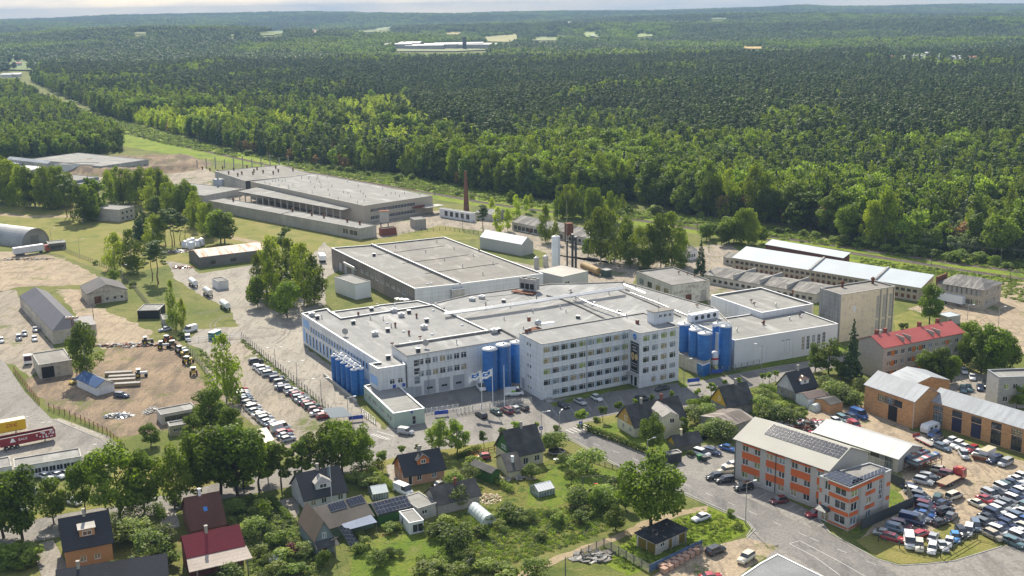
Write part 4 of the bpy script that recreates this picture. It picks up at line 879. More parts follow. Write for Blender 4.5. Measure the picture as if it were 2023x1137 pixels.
facade_quad(wh,bl,10,LW*.62,LW-.1,.6,2.6);L12=wh.edge(12)[2];facade_quad(wh,bl,12,.4,L12-.3,5.0,7.6);facade_quad(wh,bl,12,.2,L12-.1,.6,2.4)
for a in ((616,624,'bigbox'),(627,629,'box'),(636,628,'pipe'),(698,639,'box'),(682,663,'dish'),(741,662,'bigbox'),(766,654,'box'),(773,645,'pipe'),(781,645,'rusty'),(708,624,'rusty'),(732,630,'pipe'),(793,625,'bigbox'),(778,616,'bigbox'),(808,618,'box'),(823,627,'rusty'),(838,649,'bigbox'),(843,635,'box'),(808,661,'rusty'),(854,660,'dome'),(775,683,'tee'),(767,708,'box'),(856,613,'dome'),(913,642,'dome'),(757,631,'pipe'),(830,670,'tee'),(765,638,'dome'),(797,655,'dome'),(811,675,'dome')):wh.vent(*a)
an=Bd('factory_annex','low flat-roofed annex behind the striped factory hall, beside the white box container','building',[(680,636),(858,608),(848,600),(825.3,593.2),(748.7,602),(745,603.5),(656,615)],HW-1.5,rect=False);an.walls(plaster).flat(felt_w,white,.4,.4)
for a in ((734,613,'box'),(780,607,'pipe'),(749,609,'dome')):an.vent(*a)
HF=HW+2.2
fb=Bd('factory_front_building','white three-storey factory front with three grey loading doors and two rows of windows','building',[(803.6,702.9),(1026,667),(792,679.4)],HF)
Lf=fb.W;x6=fb.L(974.5,674.8,HF)[0]
for c in range(7):
 u=fb.L(826+c*18.0,700,HF)[0];fb.op(0,u,HF-3.3,1.75,1.75,'w2t');fb.op(0,u,HF-6.9,1.75,1.75,'w2t')
ux=lambda px,py:fb.L(px,py,0)[0]
for a,b in ((837,859),(873,895),(909,928)):fb.op(0,ux(a,779)+0,.1,3.6,4.2,'gp',door=grey_d)
for z in (3.6,6.4,8.9):fb.op(0,2.0,z,1.9,2.0 if z>4 else 2.4,'wt')
fb.op(0,2.1,.1,2.0,2.8,'d',door=grey_d);fb.walls(plaster).flat(felt_w,felt_d,.6,.4)
for a in ((826,694,'box'),(828,690,'pipe'),(841,686,'dish'),(902,678,'pipe'),(976,657,'bigbox'),(984,655,'box')):fb.vent(*a)
MB().rod((6.3,-.1,.1),(6.3,-.1,HF-.3),.07,6).build('drainpipe',steel,fb.root)
gd=MB();gd.quad(wh.P(0,7.2,.1,.04),wh.P(0,10.6,.1,.04),wh.P(0,10.6,3.4,.04),wh.P(0,7.2,3.4,.04));gd.build('garage_door_or_dark_bay',grey_d,wh.root)
sgm=mat('sign_blue',(.03,.08,.4),.5,var=.02,bump=0)
for u,tx in ((4.2,'1'),(7.0,'2')):
 sgn=MB().hexa([wh.P(0,u,3.9,.02),wh.P(0,u+.9,3.9,.02),wh.P(0,u+.9,3.9,.08),wh.P(0,u,3.9,.08)][::-1]+[wh.P(0,u,4.9,.02),wh.P(0,u+.9,4.9,.02),wh.P(0,u+.9,4.9,.08),wh.P(0,u,4.9,.08)][::-1]).build('door_sign',sgm,wh.root)
HC=9.0
ch=Bd('production_hall','broad low production hall with pale felt roof and long white pipes across it','building',[(966,668),(1046,682),(1346,640),(1441,636),(1410,606),(1335,585),(1255,562),(1225,556),(1150,559),(1085,560),(925,582),(858,598)],HC,rect=False)
ch.walls(plaster).flat(felt_w,conc_s,.3,.3)
for a in ((995,597,'box'),(1008,607,'pipe'),(933,594,'bigbox'),(952,590,'bigbox'),(1142,629,'box'),(1172,602,'box'),(1222,619,'box'),(1166,580,'dome'),(1377,607,'tee'),(1391,622,'rusty'),(1405,618,'box'),(1362,616,'dome'),(1065,640,'tee'),(1050,615,'pipe'),(1118,617,'pipe'),(1107,610,'pipe'),(1053,618,'pipe'),(996,632,'pipe'),(1203,582,'pipe'),(1137,591,'pipe')):ch.vent(*a)
def roofrod(b,pts,z,r,name,m,n=6):
 mb=MB();q=[Vector((*b.L(x,y,b.H+z),b.H-b.z0+z))for x,y in pts]
 for i in range(len(q)-1):mb.rod(q[i],q[i+1],r,n)
 return mb.build(name,m,b.root)
def bridge(b,pts,h,n,name):
 for k in range(n):roofrod(b,[(x,y+k*1.15)for x,y in pts],h+.35,.2,name,alu if k%2==0 else steel)
 q=[Vector(b.L(x,y,b.H))for x,y in pts];mb=MB()
 for i in range(len(q)-1):
  L_=(q[i+1]-q[i]).length;m_=max(1,int(L_/11))
  for j in range(m_):c=q[i].lerp(q[i+1],j/m_);mb=MB();mb.box(c.x-.12,c.x+.12,c.y-.12,c.y+.12,b.zr,b.zr+h+.3);mb.box(c.x-.15,c.x+.15,c.y-1.6,c.y+.4,b.zr+h+.3,b.zr+h+.45);mb.build('pipe_support',dark_steel,b.root)
bridge(ch,[(878,617),(960,606),(1060,592),(1128,581),(1232,566)],1.6,5,'pipe')
bridge(ch,[(1130,582),(1170,600),(1222,618),(1262,632)],.8,2,'pipe');bridge(ch,[(1232,560),(1256,570),(1275,578)],.8,3,'pipe')
roofrod(ch,[(1080,583),(1110,590),(1150,607),(1204,633)],.0,.28,'roof_seam',felt_d);roofrod(ch,[(1245,577),(1300,598),(1370,628)],.05,.16,'pipe',alu);roofrod(ch,[(1222,572),(1290,600),(1345,625)],0,.2,'roof_seam',felt_d)
def roofbox(b,px,py,w,d,h,m,name,z=0,ang=0):x,y=b.L(px,py,b.H);return MB().box(-w/2,w/2,-d/2,d/2,0,h).build(name,m,b.root,(x,y,b.zr+z),(0,0,ang))
cu=roofbox(ch,1046,573,6.5,3.0,4.2,conc_s,'cooling_unit',.6)
for k in range(3):MB().box(-.8,.8,-.06,0,0,2.0).build('fan_grille',black_m,cu,(-2.0+2*k,-1.52,.5))
for k in range(3):MB().cyl(0,0,0,.35,.85,n=12).build('fan',dark_steel,cu,(-2.1+2.1*k,0,4.2))
roofbox(ch,1035,578,9,3,.25,rust,'steel_frame',.4)
rf=MB()
for a,b in (((945,587),(1030,578)),((945,587),(965,592)),((1030,578),(1050,588))):p,q=Vector(ch.L(*a,HC+1)),Vector(ch.L(*b,HC+1));rf.rod((*p,HC+.8),(*q,HC+.8),.1,5)
rf.build('roof_kerb',felt_d,ch.root)
x0,y0=ch.L(1366,637,HC);x1,y1=ch.L(1420,627,HC);dv=Vector((x1-x0,y1-y0));rz=math.atan2(dv.y,dv.x);dct=MB().box(0,dv.length,0,2.2,0,2.4).build('air_duct',white,ch.root,(x0,y0,ch.zr+.3),(0,0,rz))
for k in range(4):MB().rod((2+k*dv.length*.22,-.06,1.2),(2+k*dv.length*.22,.02,1.2),.72,14).build('duct_fan',dark_steel,dct)
HN=8.5
nh=Bd('cold_store','large two-part cold store with dark grey roof and white parapets behind the production hall','building',[(818.9,569.5),(909.4,560),(1073,540),(877.5,467.5),(734,483),(654.5,489)],HN,rect=False)
L5=nh.edge(5)[2]
for i in range(9):nh.op(5,L5*.38+i*5.2,4.2,3.6,1.3,'band')
for u in (8,14,22):nh.op(5,u,.2,3.2,3.6,'d',door=grey_d)
nh.walls([mat('grey_rendered_panel',(.62,.64,.67),.85,'panel',var=.05,col2=(.52,.53,.55)),mat('weathered_panel',(.27,.24,.21),.9,'panel',var=.15,col2=(.17,.15,.13))],em={5:1},detail=1);nh.flat(felt_b,white,.5,.45)
mb=MB();p,q=Vector(nh.L(909.4,560,HN)),Vector(nh.L(734,483,HN));d=(q-p).normalized();n_=Vector((-d.y,d.x))*.3;mb.prism([tuple(p-n_),tuple(p+n_),tuple(q+n_),tuple(q-n_)]if n_.cross(d)>0 else [tuple(p+n_),tuple(p-n_),tuple(q-n_),tuple(q+n_)],nh.zr,HN+.5,1,0);mb.build('parapet',[white,felt_d],nh.root)
mb=MB()
pl_=[nh.L(x,y,HN-.4)for x,y in ((668,494),(737,487),(855,543),(800,553))]
tmb=MB();tmb.add([(*v,nh.zr+.012)for v in pl_],[(0,1,2,3)]);tmb.build('roof_patch',felt,nh.root)
for k,(a,b,c,d)in enumerate((((745,503),(878,485),0,0),((795,520),(925,503),0,0),((840,540),(985,520),0,0))):roofrod(nh,[a,b],-.42,.09,'roof_seam',black_m)
for a in ((739,505,'box'),(781,488,'pipe'),(841,498,'pipe'),(878,514,'pipe'),(914,527,'pipe'),(947,497,'tee'),(954,542,'pipe'),(897,492,'pipe'),(935,505,'pipe'),(974,521,'pipe'),(863,478,'pipe'),(845,561,'dome'),(852,560,'dome')):nh.vent(*a)
for k in range(3):
 a=nh.P(5,L5*.2+0,4.5+k*.5,.5+.3*k);b=nh.P(5,L5*.2+12,4.5+k*.5,.5+.3*k);MB().rod(b,a,.32,8).build('duct',alu,nh.root)
for k in range(3):mb=MB();mb.box(-1.2,1.2,-1.5,1.5,0,4.2-k*.6);mb.build('ventilation_cabinet',steel,nh.root,nh.P(5,L5-3-3.4*k,0,2.0),(0,0,math.atan2(nh.edge(5)[1].y,nh.edge(5)[1].x)))
lb=Bd('loading_annex','grey flat-roofed loading annex between the cold store and the production hall','building',[(893,572),(918,569),(880,556)],7.0);lb.walls(conc_s).flat(felt_d,white)
def tank(name,label,base,top,r,m,group=None,capm=None,legs=0,ladder=True,z0=0.0,n=24):
 p=G(base[0],base[1],z0);z1=hpx(base,top,z0);e=empty(name,(p.x,p.y,z0),.3,label,'tank' if 'silo' not in name else 'silo',group);h=z1-z0
 MB().lathe([(r,0),(r,h),(r*.98,h+.05)],n=n).build('shell',m,e);MB().lathe([(r*1.03,h),(r*1.03,h+.12),(.25,h+.45),(.0,h+.47)],n=n).build('top',capm or alu,e);MB().cyl(0,0,h+.4,h+.8,.3,n=10).build('hatch',steel,e)
 if ladder:
  l_=MB()
  for s_ in (-.25,.25):l_.rod((r+.12,s_,.3),(r+.12,s_,h+.9),.03,5)
  for k in range(int(h/.5)):l_.rod((r+.12,-.25,.5+k*.5),(r+.12,.25,.5+k*.5),.02,4)
  l_.build('ladder',steel,e,rot=(0,0,-1.2))
 return e
ordn='first second third fourth fifth sixth seventh eighth ninth tenth eleventh twelfth thirteenth fourteenth fifteenth sixteenth seventeenth eighteenth nineteenth'.split()
for _t,_u in (('twent','twenty'),('thirt','thirty'),('fort','forty'),('fift','fifty'),('sixt','sixty')):ordn+=[_t+'ieth']+[_u+'-'+w for w in ordn[:9]]
def od(i):return ordn[i]
zs_=hpx((699,781),730);
for i,(x,y)in enumerate(((660.3,702.9),(669.6,709.3),(679.3,716),(689.3,722.8),(699,730))):
 p=G(x,y,zs_);b=project(p.x,p.y,0);tank('storage_silo','slim blue silo, %s from the far end of the front row at the striped hall'%ordn[i],(float(b[0]),float(b[1])),y,1.05,blue_m,'slim blue silos in two rows',ladder=False)
for i,(x,y)in enumerate(((675,701),(683.5,707.7),(692.3,714),(702,720.9),(711.6,727.6))):
 p=G(x,y,zs_);b=project(p.x,p.y,0);tank('storage_silo','slim blue silo, %s from the far end of the back row nearest the striped hall'%ordn[i],(float(b[0]),float(b[1])),y,1.05,blue_m,'slim blue silos in two rows',ladder=False)
e=empty('catwalk',G(690,716,zs_)*1,0,'white steel catwalk with railings lying over the tops of the ten slim silos','catwalk');cw=MB();a,b=G(667,698,zs_+.9)-e.location,G(708,725,zs_+.9)-e.location;dd_=(b-a).normalized();nn_=Vector((-dd_.y,dd_.x,0))
for s in (-.8,.8):cw.rod(a+nn_*s,b+nn_*s,.06,5);cw.rod(a+nn_*s+Vector((0,0,1)),b+nn_*s+Vector((0,0,1)),.05,5)
for k in range(12):
 for s in (-.8,.8):c=a.lerp(b,k/11)+nn_*s;cw.rod(c,c+Vector((0,0,1)),.04,4)
 c=a.lerp(b,k/11);cw.rod(c-nn_*.8,c+nn_*.8,.05,4)
cw.build('railing',white,e)
lw=MB();a,b=G(640,742),G(705,796);
d=(b-a).normalized();n_=Vector((-d.y,d.x,0))*.2;q=[a-n_,b-n_,b+n_,a+n_];lw.hexa([(p.x,p.y,0)for p in q]+[(p.x,p.y,.9)for p in q]);tag(lw.build('low_wall',conc_l),'low concrete wall running past the slim blue silos to the green gatehouse','wall')
for i,(b,t,r)in enumerate((((969.5,768),689,2.25),((995.5,763),681,2.2),((1021,753),676,2.0))):tank('milk_silo','fat blue silo beside the white office block, %s of three'%('leftmost','middle','rightmost')[i],b,t,r,blue_m,'fat blue silos at the factory front',alu)
pw=[G(*p)for p in ((1339,757-36),(1378,733),(1392,742),(1420,727),(1400,700),(1345,700))]
tf=Bd('tank_plinth','concrete walled plinth carrying the blue tanks right of the office block','plinth',[(1339,697),(1378,712),(1391,715.5),(1404,710),(1400,690),(1350,682)],4.2,rect=False);tf.walls(conc_l).flat(felt_d,conc_s,.2,.3)
for i,(b,t,r)in enumerate((((1350.5,692),640,2.05),((1373,701),651,2.0),((1391.5,707),658,2.2),((1368,690),646,1.8))):tank('milk_silo','blue tank with pale lid standing on the concrete plinth, %s'%('nearest the office wall','second from the office wall','foremost at the corner','half hidden behind the others')[i],b,t,r,blue_m,'blue tanks on the plinth',alu,z0=4.0)
tank('milk_silo','narrow tall blue silo behind the broader one at the white east hall',(1415,707),638.5,1.45,blue_m,None,alu);tank('milk_silo','tallest blue silo, standing against the white east hall',(1431,728),644,1.95,blue_m,None,alu)
cwk=MB();p=G(1424,645,hpx((1431,728),644));
for k in range(5):cwk.rod((-3+k*1.5,-1.2,.6+.1*k),(-3+k*1.5,1.6,.6),.07,5);cwk.rod((-3,-1.2+k*.6,.8),(3,-1+k*.6,.8),.07,5)
tag(cwk.build('catwalk',white,None,p,(0,0,.5)),'small white catwalk of crossed rails on the tallest blue silo','catwalk')
tank('milk_silo','wide white-lidded tank behind the office block lift house',(1351,672),628,2.0,conc_s,None,alu,ladder=False)
e=empty('gas_tank',G(1411,730),0,'small white capsule tank with a red band beside the blue silos','tank');MB().lathe([(.1,1.0),(.8,1.3),(1.15,2),(1.15,5),(.8,5.7),(.1,6)],n=16).build('shell',white,e)
for a in range(3):MB().rod((.9*math.cos(a*2.1),.9*math.sin(a*2.1),0),(.9*math.cos(a*2.1),.9*math.sin(a*2.1),2),.08,5).build('leg',steel,e)
MB().cyl(0,0,3.4,4.0,1.17,n=16,cap=False).build('red_band',mat('sign_red',(.5,.02,.02),.5,var=.02,bump=0),e)
bb=Bd('pump_house','little blue pump room with white corner trim below the foremost blue tank','building',[(1377,715.5),(1389,721.5),(1403,716),(1391,712)],3.6,rect=False);bb.walls(blue_m).flat(felt_d,white)
HE=hpx((1451.5,727),672)
eh=Bd('east_hall','white metal-clad east hall with tall narrow windows along the road','building',[(1451.5,672),(1655.6,639),(1423,629)],HE)
for x in (1517,1531,1573,1587,1602,1617,1631):eh.op(0,eh.L(x,700,0)[0],2.0 if x<1620 else 2.4,1.2,4.4,'tall')
eh.op(0,eh.L(1490,720,0)[0],.1,4.5,5.2,'d',door=white);eh.op(0,eh.L(1545,712,0)[0],.1,4.6,6.0,'d',door=white)
eh.walls(mat('white_cladding',(.72,.74,.76),.5,'plank',var=.04,k=.6)).flat(felt,white,.35,.35)
for a in ((1456,655,'pipe'),(1507,642,'tee'),(1509,641,'rusty'),(1580,626,'tee'),(1585,622,'dome'),(1625,612,'pipe'),(1560,632,'pipe')):eh.vent(*a)
bh=Bd('back_hall','flat-roofed hall with blank white side wall behind the east hall','building',[(1505,617.4),(1607,599.8),(1403,583)],HE+1.6);bh.walls(plaster).flat(felt,white,.6,.5)
for a in ((1484,597,'tee'),(1490,603,'tee'),(1566,580,'rusty'),(1533,605,'pipe')):bh.vent(*a)
HT=hpx((1655,676),581.7)
ct=Bd('concrete_tower','weathered windowless concrete tower block with three pale vertical strips','building',[(1662.5,581.7),(1769,565),(1609.7,570)],HT)
L0=ct.edge(0)[2];ct.walls([mat('stained_tower_concrete',(.8,.69,.5),.9,'stain',var=.1,sc=.6,col2=(.6,.53,.42)),mat('dark_weathered_concrete',(.42,.41,.38),.9,'panel',var=.2,col2=(.2,.195,.185))],em={3:1});ct.flat(felt_b,conc_s,.4,.35)
for u in (.66,.78,.9):
 MB().box(L0*u,L0*u+1.1,-.03,-.003,HT*.38,HT*.86).build('wall_strip',conc_l,ct.root);MB().box(L0*u,L0*u+1.1,-.03,-.003,.4,HT*.34).build('wall_strip',conc_l,ct.root);MB().box(L0*(u+.06),L0*(u+.06)+.4,-.25,-.003,0,HT-.3).build('pilaster',concrete,ct.root)
MB().box(L0*.23,L0*.23+1.0,-.05,-.003,HT*.6,HT*.72).build('window',white,ct.root)
for a in ((1664,567,'rusty'),(1724,560,'rusty')):ct.vent(*a,sc=1.6)
tb=Bd('storage_tent','grey storage hall with shining white pitched roof behind the cold store','hall',[(947.7,467.5),(1030.6,482.8)],5.2,D=1)
def ridgeD(b,px,py,R_):b.D=2*(G(px,py,R_)-b.o).dot(b.n);b.poly=[(0,0),(b.W,0),(b.W,b.D),(0,b.D)];return b
ridgeD(tb,1053.6,470,8.0);tb.walls(mat('grey_cladding',(.44,.44,.43),.6,'plank',var=.05,k=1.2)).gable(8.0,mat('white_sheet_roof',(.8,.81,.82),.45,var=.03,bump=0),'x',.0,.12)
bo=Bd('boiler_house','plain light grey metal boiler house with sloping flat roof beside two chimneys','building',[(1111,546.5),(1162,535),(1066,532.5)],7.5);bo.op(0,1.5,4,2.4,1.3,'w2');bo.walls(mat('boiler_cladding',(.5,.5,.49),.6,'plank',var=.04,k=1.6)).flat(conc_l,steel,.05,.05)
for i,(b,t)in enumerate((((1131,530),463),((1137.5,531),468))):
 p=G(*b);h=hpx(b,t);e=empty('steel_chimney',p,0,'dark steel chimney through the boiler house roof, %s'%('taller left one of the pair' if i==0 else 'shorter right one of the pair'),'chimney','twin steel chimneys');MB().cyl(0,0,0,h,.5,.45,12).build('stack',dark_steel,e);MB().cyl(0,0,h,h+.3,.55,n=12).build('cap',steel,e)
e=empty('steel_chimney',G(1120.5,528),0,'short dark vent stack on the boiler house roof','chimney');MB().cyl(0,0,0,11.5,.35,n=10).build('stack',dark_steel,e)
e=empty('mast',G(1120,516),0,'thin lattice mast rising behind the boiler house','mast')
hm=hpx((1120,516),395);MB().rod((0,0,0),(0,0,hm),.16,6,r2=.05).build('pole',conc_s,e)
tank('nitrogen_tank','tall white round-topped tank behind the boiler house',(1098.5,534),467,1.75,white,ladder=True,capm=white)
tank('small_silo','short pale silo left of the white tank, nearer one',(1060,530),509,1.15,conc_l,'short pale silos',ladder=False);tank('small_silo','short pale silo left of the white tank, farther one',(1078,526),506,1.15,conc_l,'short pale silos',ladder=False)
e=empty('water_tower',G(1124,482),.3,'rusty brown box tower on legs behind the white tank','tower');h=hpx((1124,482),440);MB().box(-1.6,1.6,-1.6,1.6,h*.45,h).build('tank_box',rust,e)
for a in (-1.3,1.3):
 for b in (-1.3,1.3):MB().rod((a,b,0),(a,b,h*.45),.14,5).build('leg',dark_steel,e)
p0,p1=G(1152,524,1.8),G(1183,536,1.8);e=empty('fuel_tank',(p0+p1)/2-Vector((0,0,1.8)),math.atan2(p1.y-p0.y,p1.x-p0.x),'long horizontal rusty yellow fuel tank lying beside the boiler house','tank');L_=(p1-p0).length
MB().rod((-L_/2,0,1.8),(L_/2,0,1.8),1.5,18).build('shell',mat('rusty_yellow',(.38,.27,.12),.7,'stain',col2=(.2,.1,.05)),e)
for a in (-.3,.3):MB().box(L_*a-.3,L_*a+.3,-1.2,1.2,0,.8).build('cradle',conc_s,e)
gc=Bd('transformer_cabin','dark green transformer cabin beside the rusty fuel tank','cabin',[(1197,534),(1209,532),(1193,530)],3.0);gc.op(0,.6,.2,1.2,2,'d',door=dark_steel);gc.walls(mat('dark_green_metal',(.05,.09,.075),.6)).flat(conc_s,steel,.05,.1)
gs=Bd('grey_workshop','derelict flat-roofed workshop with peeling white wall east of the boiler house','building',[(1327.8,563),(1403,553),(1253.8,536)],7.5)
gs.grid(3,4,[3.2],3.2,2.2,'g6');gs.op(0,6,.2,2.6,3,'d',door=rust);gs.op(0,gs.W-4,.2,2.4,4,'d',door=conc_s);gs.walls([mat('peeling_white_wall',(.62,.6,.55),.9,'stain',col2=(.3,.27,.22),sc=1.5),conc_l],em={3:1}).flat(felt_d,felt_b,.4,.4)
for a in ((1341,541,'tee'),(1358,543,'tee'),(1372,547,'tee')):gs.vent(*a)
HG=hpx((776.8,845.7),816.4)
gh=Bd('gatehouse','long single-storey pale green gatehouse with white-edged flat roof','building',[(776.8,816.4),(838.8,806),(699,764)],HG)
L3=gh.edge(3)[2];
for i,u in enumerate((.06,.16,.2,.3,.36,.42,.54,.6,.66,.8,.88)):gh.op(3,L3*u,1.2,1.5,1.4,'w2')
gh.op(0,5.2,.1,1.1,2.4,'wt');gh.walls(mat('pale_green_wall',(.42,.52,.45),.8,var=.06));gh.flat(felt,white,.35,.4)
MB().box(gh.W*.55,gh.W*.62,-.05,-.01,HG-.8,HG-.2).build('emblem',sgm,gh.root)
def shelter(name,label,pts,z,m,ph=.12,cat='shelter'):
 q=[G(x,y,z)for x,y in pts];o=q[0].copy();o.z=0;e=empty(name,o,0,label,cat);mb=MB();mb.slab(*[(p.x-o.x,p.y-o.y,z+(.3 if i>1 else 0))for i,p in enumerate(q)],.1);mb.build('roof',m,e)
 c=sum(q,Vector())/4
 for i,p in enumerate(q):r=p.lerp(c,.06)-o;MB().rod((r.x,r.y,0),(r.x,r.y,z-.08+(.3 if i>1 else 0)),.06,6).build('post',steel,e)
 return e
shelter('bicycle_shelter','bicycle shelter with blue-grey sheet roof at the end of the car park row',[(653,825.3),(697.7,821.5),(678.6,805.4),(639,807.4)],2.6,mat('blue_grey_sheet',(.13,.16,.19),.8,'seam',var=.05,k=2.2))
shelter('bicycle_shelter','small shelter with striped beige sheet roof behind the car park trees',[(524,876),(542,868),(527,846),(507,850)],2.6,mat('striped_sheet',(.55,.5,.42),.6,'seam',var=.05,k=3.0))
#  works further back
HL=5.5
lw_=Bd('long_warehouse','very long low grey warehouse with blank stained concrete wall facing the field','building',[(410,395.5),(710.5,451),(751,446)],HL);lw_.op(0,lw_.W-8,1.5,6,2.6,'w2');lw_.op(0,lw_.W-13,1.5,4,2.6,'w2');lw_.walls([conc_l,mat('bleached_panel',(.44,.42,.38),.9,'panel',var=.12,col2=(.3,.28,.25),k=2)],em={0:1},detail=1).flat(felt,felt_b,.2,.3)
for x,y in ((461,400),(578,420),(616,428),(640,433),(686,441),(711,446)):lw_.vent(x,y-2,'rusty',sc=1.5)
for x,y in ((500,405),(520,409),(690,447),(703,449)):lw_.vent(x,y,'dome')
roofrod(lw_,[(545,424),(580,416)],.0,.12,'roof_seam',black_m)
bw=Bd('assembly_works','huge flat pale-roofed works with two rows of windows in its end wall','building',[(719.4,406),(854.6,386),(478,360)],9.0)
bw.grid(0,15,[1.2,5.0],2.4,1.9,'w2',4,12);bw.walls(mat('beige_brick',(.42,.38,.31),.9,'brick',var=.1,col2=(.36,.32,.26)),detail=1).flat(felt,conc_l,.15,.3)
g2=random.Random(5)
for i in range(46):x,y=g2.uniform(.05,.95)*bw.W,g2.uniform(.04,.96)*bw.D;put('roof_vent',vent_mesh('pipe'),bw.root,(x,y,bw.zr))
cn=Bd('loading_canopy','long pale canopy on pillars along the west side of the huge works','canopy',[(470,377.5),(676,414.5),(716,404)],6.0);MB().slab((0,0,6),(cn.W,0,6),(cn.W,cn.D,6.9),(0,cn.D,6.9),.35).build('roof',felt,cn.root)
for k in range(17):MB().box(cn.W*k/16.5+.2,cn.W*k/16.5+.7,.3,.8,0,5.7).build('pillar',conc_l,cn.root)
rs=mat('dark_brown_steel',(.17,.05,.035),.8)
mb=MB().box(2,9,-2.2,0,4,4.3);mb.box(2,9,-2.2,-2.1,4.3,5.3);mb.build('balcony',rs,bw.root,(bw.W-16,0,0));MB().box(0,12,-6,-.02,3.9,4.2).build('landing',conc_l,bw.root,(bw.W-9,0,0))
dkf=Bd('old_factory','derelict flat-roofed factory with brown roof and many rusty vents','building',[(484.7,357),(620,343.5),(380,341.5)],8.0);dkf.walls([mat('black_felt_wall',(.05,.05,.055),.9),conc_l],em={3:1},detail=1).flat(felt_b,conc_l,.2,.3)
for x,y in ((400,335),(415,338),(440,334),(452,344),(462,337),(478,345),(488,332),(500,345),(502,340),(508,336),(545,333),(550,340),(520,342),(470,348),(579,338),(540,344),(430,341)):dkf.vent(x,y,'rusty',sc=1.5)
for i in range(11):
 x,y=390+i*18,331-i*.5;e=empty('concrete_post',G(x,y),0,'bare concrete column of the unfinished frame behind the derelict factory, %s from the left'%ordn[i],'column','bare columns of an unfinished frame');MB().box(-.3,.3,-.3,.3,0,5.5+(i%3)).build('shaft',conc_s,e)
lf=Bd('low_shed','low flat concrete shed in front of the derelict factory','building',[(404,386),(478,372),(345,364)],4.0);lf.walls(conc_l).flat(felt,conc_l,.15,.2)
for i,(x,y)in enumerate(((428,377),(435,378),(438,374))):
 tank('grain_silo','round galvanised grain silo in front of the derelict factory, %s'%('left one','right one','rear one')[i],(x,y),354,1.9,steel,'galvanised grain silos',steel,ladder=False)
e=empty('elevator_leg',G(432,378),0,'slim steel grain elevator rising above the galvanised silos','elevator');MB().box(-.5,.5,-.5,.5,0,hpx((432,378),338)).build('shaft',steel,e)
p=G(921.5,418);h=hpx((921.5,418),337);e=empty('brick_chimney',p,0,'tall tapering red brick chimney standing alone before the forest','chimney');MB().cyl(0,0,0,h,1.55,.65,16).build('stack',mat('chimney_brick',(.16,.08,.055),.9,'brick',col2=(.2,.08,.05),k=2),e)
for k in range(7):MB().cyl(0,0,h*(k+.5)/7.3,h*(k+.5)/7.3+.35,1.65-.93*(k+.5)/7.3,n=16).build('band',rust,e)
kb=Bd('kiosk','small square concrete kiosk on the gravel in front of the huge works','building',[(819,434),(841.5,432),(810.5,429)],4.6);kb.walls(brick_g).flat(felt_d,conc_s,.1,.2)
rb=Bd('brick_bunker','low red brick enclosure at the end of the long grey warehouse','building',[(754,452),(783,449),(750,449)],3.5);rb.walls(brick_r).flat(felt_b,rust)
e=empty('dust_collector',G(760,452),.2,'grey steel dust collector tower beside the red brick enclosure','tower');MB().box(-2.2,2.2,-1.6,1.6,3.6,9).build('casing',steel,e);MB().box(-2.5,2.5,-1.9,1.9,9,9.3).build('top',rust,e)
for a in (-1.8,1.8):
 for b in (-1.3,1.3):MB().box(a-.15,a+.15,b-.15,b+.15,0,3.6).build('leg',dark_steel,e)
pb=Bd('pillared_shed','white-pillared shed at the foot of the brick chimney','building',[(868,411),(932,421),(857,407)],4.5);pb.grid(0,5,[1],2.4,2.6,'g6',3,1);pb.walls([plaster,rust],em={3:1},detail=1).flat(felt,white,.1,.2)
dm=Bd('round_roof_store','small store with pale curved roof behind the brick chimney','building',[(937,420),(977,424),(945,410)],3.5);dm.walls(conc_s).gable(5.0,felt,'x',.2)
ls=Bd('long_shed','long old shed with grey slate roof and a red door, at the forest side','building',[(1011.5,438),(1115,458)],4.0,D=1);ridgeD(ls,1027,424,6.5);ls.grid(0,12,[.6],2.4,2,'g6',1,1);ls.op(0,12.2,.1,1.5,2.4,'d',door=rust);ls.walls(conc_l,detail=1).gable(6.5,slate,'x',.0)
ls2=Bd('low_cottage','short slate-roofed cottage adjoining the long old shed on its right','building',[(1118,462),(1163,470)],3.6,D=1);ridgeD(ls2,1150,448,6.0);ls2.grid(0,4,[1],1.6,1.4,'g6',1,1);ls2.walls(conc_l,detail=1).gable(6.0,slate,'x',0)
sm=Bd('white_hut','small white hut half hidden behind the birches east of the boiler house','building',[(1358,497),(1378,493),(1348,488)],4.0);sm.grid(0,3,[1],1,1.6,'w1');sm.walls(plaster,detail=1).gable(5.5,slate,'x',0)
gr=Bd('garage_row','low row of white garages with worn slate roofs in front of the long warehouse','building',[(1391,541.5),(1612,581)],3.4,D=1);ridgeD(gr,1404,525,5.0);gr.grid(0,18,[.9],1.5,1.2,'g6',1,1);gr.walls(mat('stained_white_wall',(.55,.53,.48),.9,'panel',var=.1,col2=(.4,.37,.31)),detail=1).gable(5.0,slate,'x',.2)
for k in range(3):MB().box(gr.W*(.27+.24*k),gr.W*(.27+.24*k)+.5,.2,gr.D-.2,3.2,5.25).build('fire_wall',conc_s,gr.root)
we=Bd('long_metal_warehouse','long warehouse with pale blue-grey metal roof split by two fire walls','building',[(1447.7,508.3),(1819,568)],5.4,D=1);we.D=(G(1636.5,510.9,8.4)-we.o).dot(we.n);we.poly=[(0,0),(we.W,0),(we.W,we.D),(0,we.D)]
we.grid(0,34,[3.2],1.6,1.1,'g6',1,1);we.grid(0,34,[.8],1.2,1.4,'d',1,1,door=rust);we.walls(mat('yellowish_wall',(.45,.4,.3),.9,'panel',var=.1,col2=(.33,.29,.22)),detail=1,sills=False);we.gable(8.4,tin_n,'x',.3,mono=True)
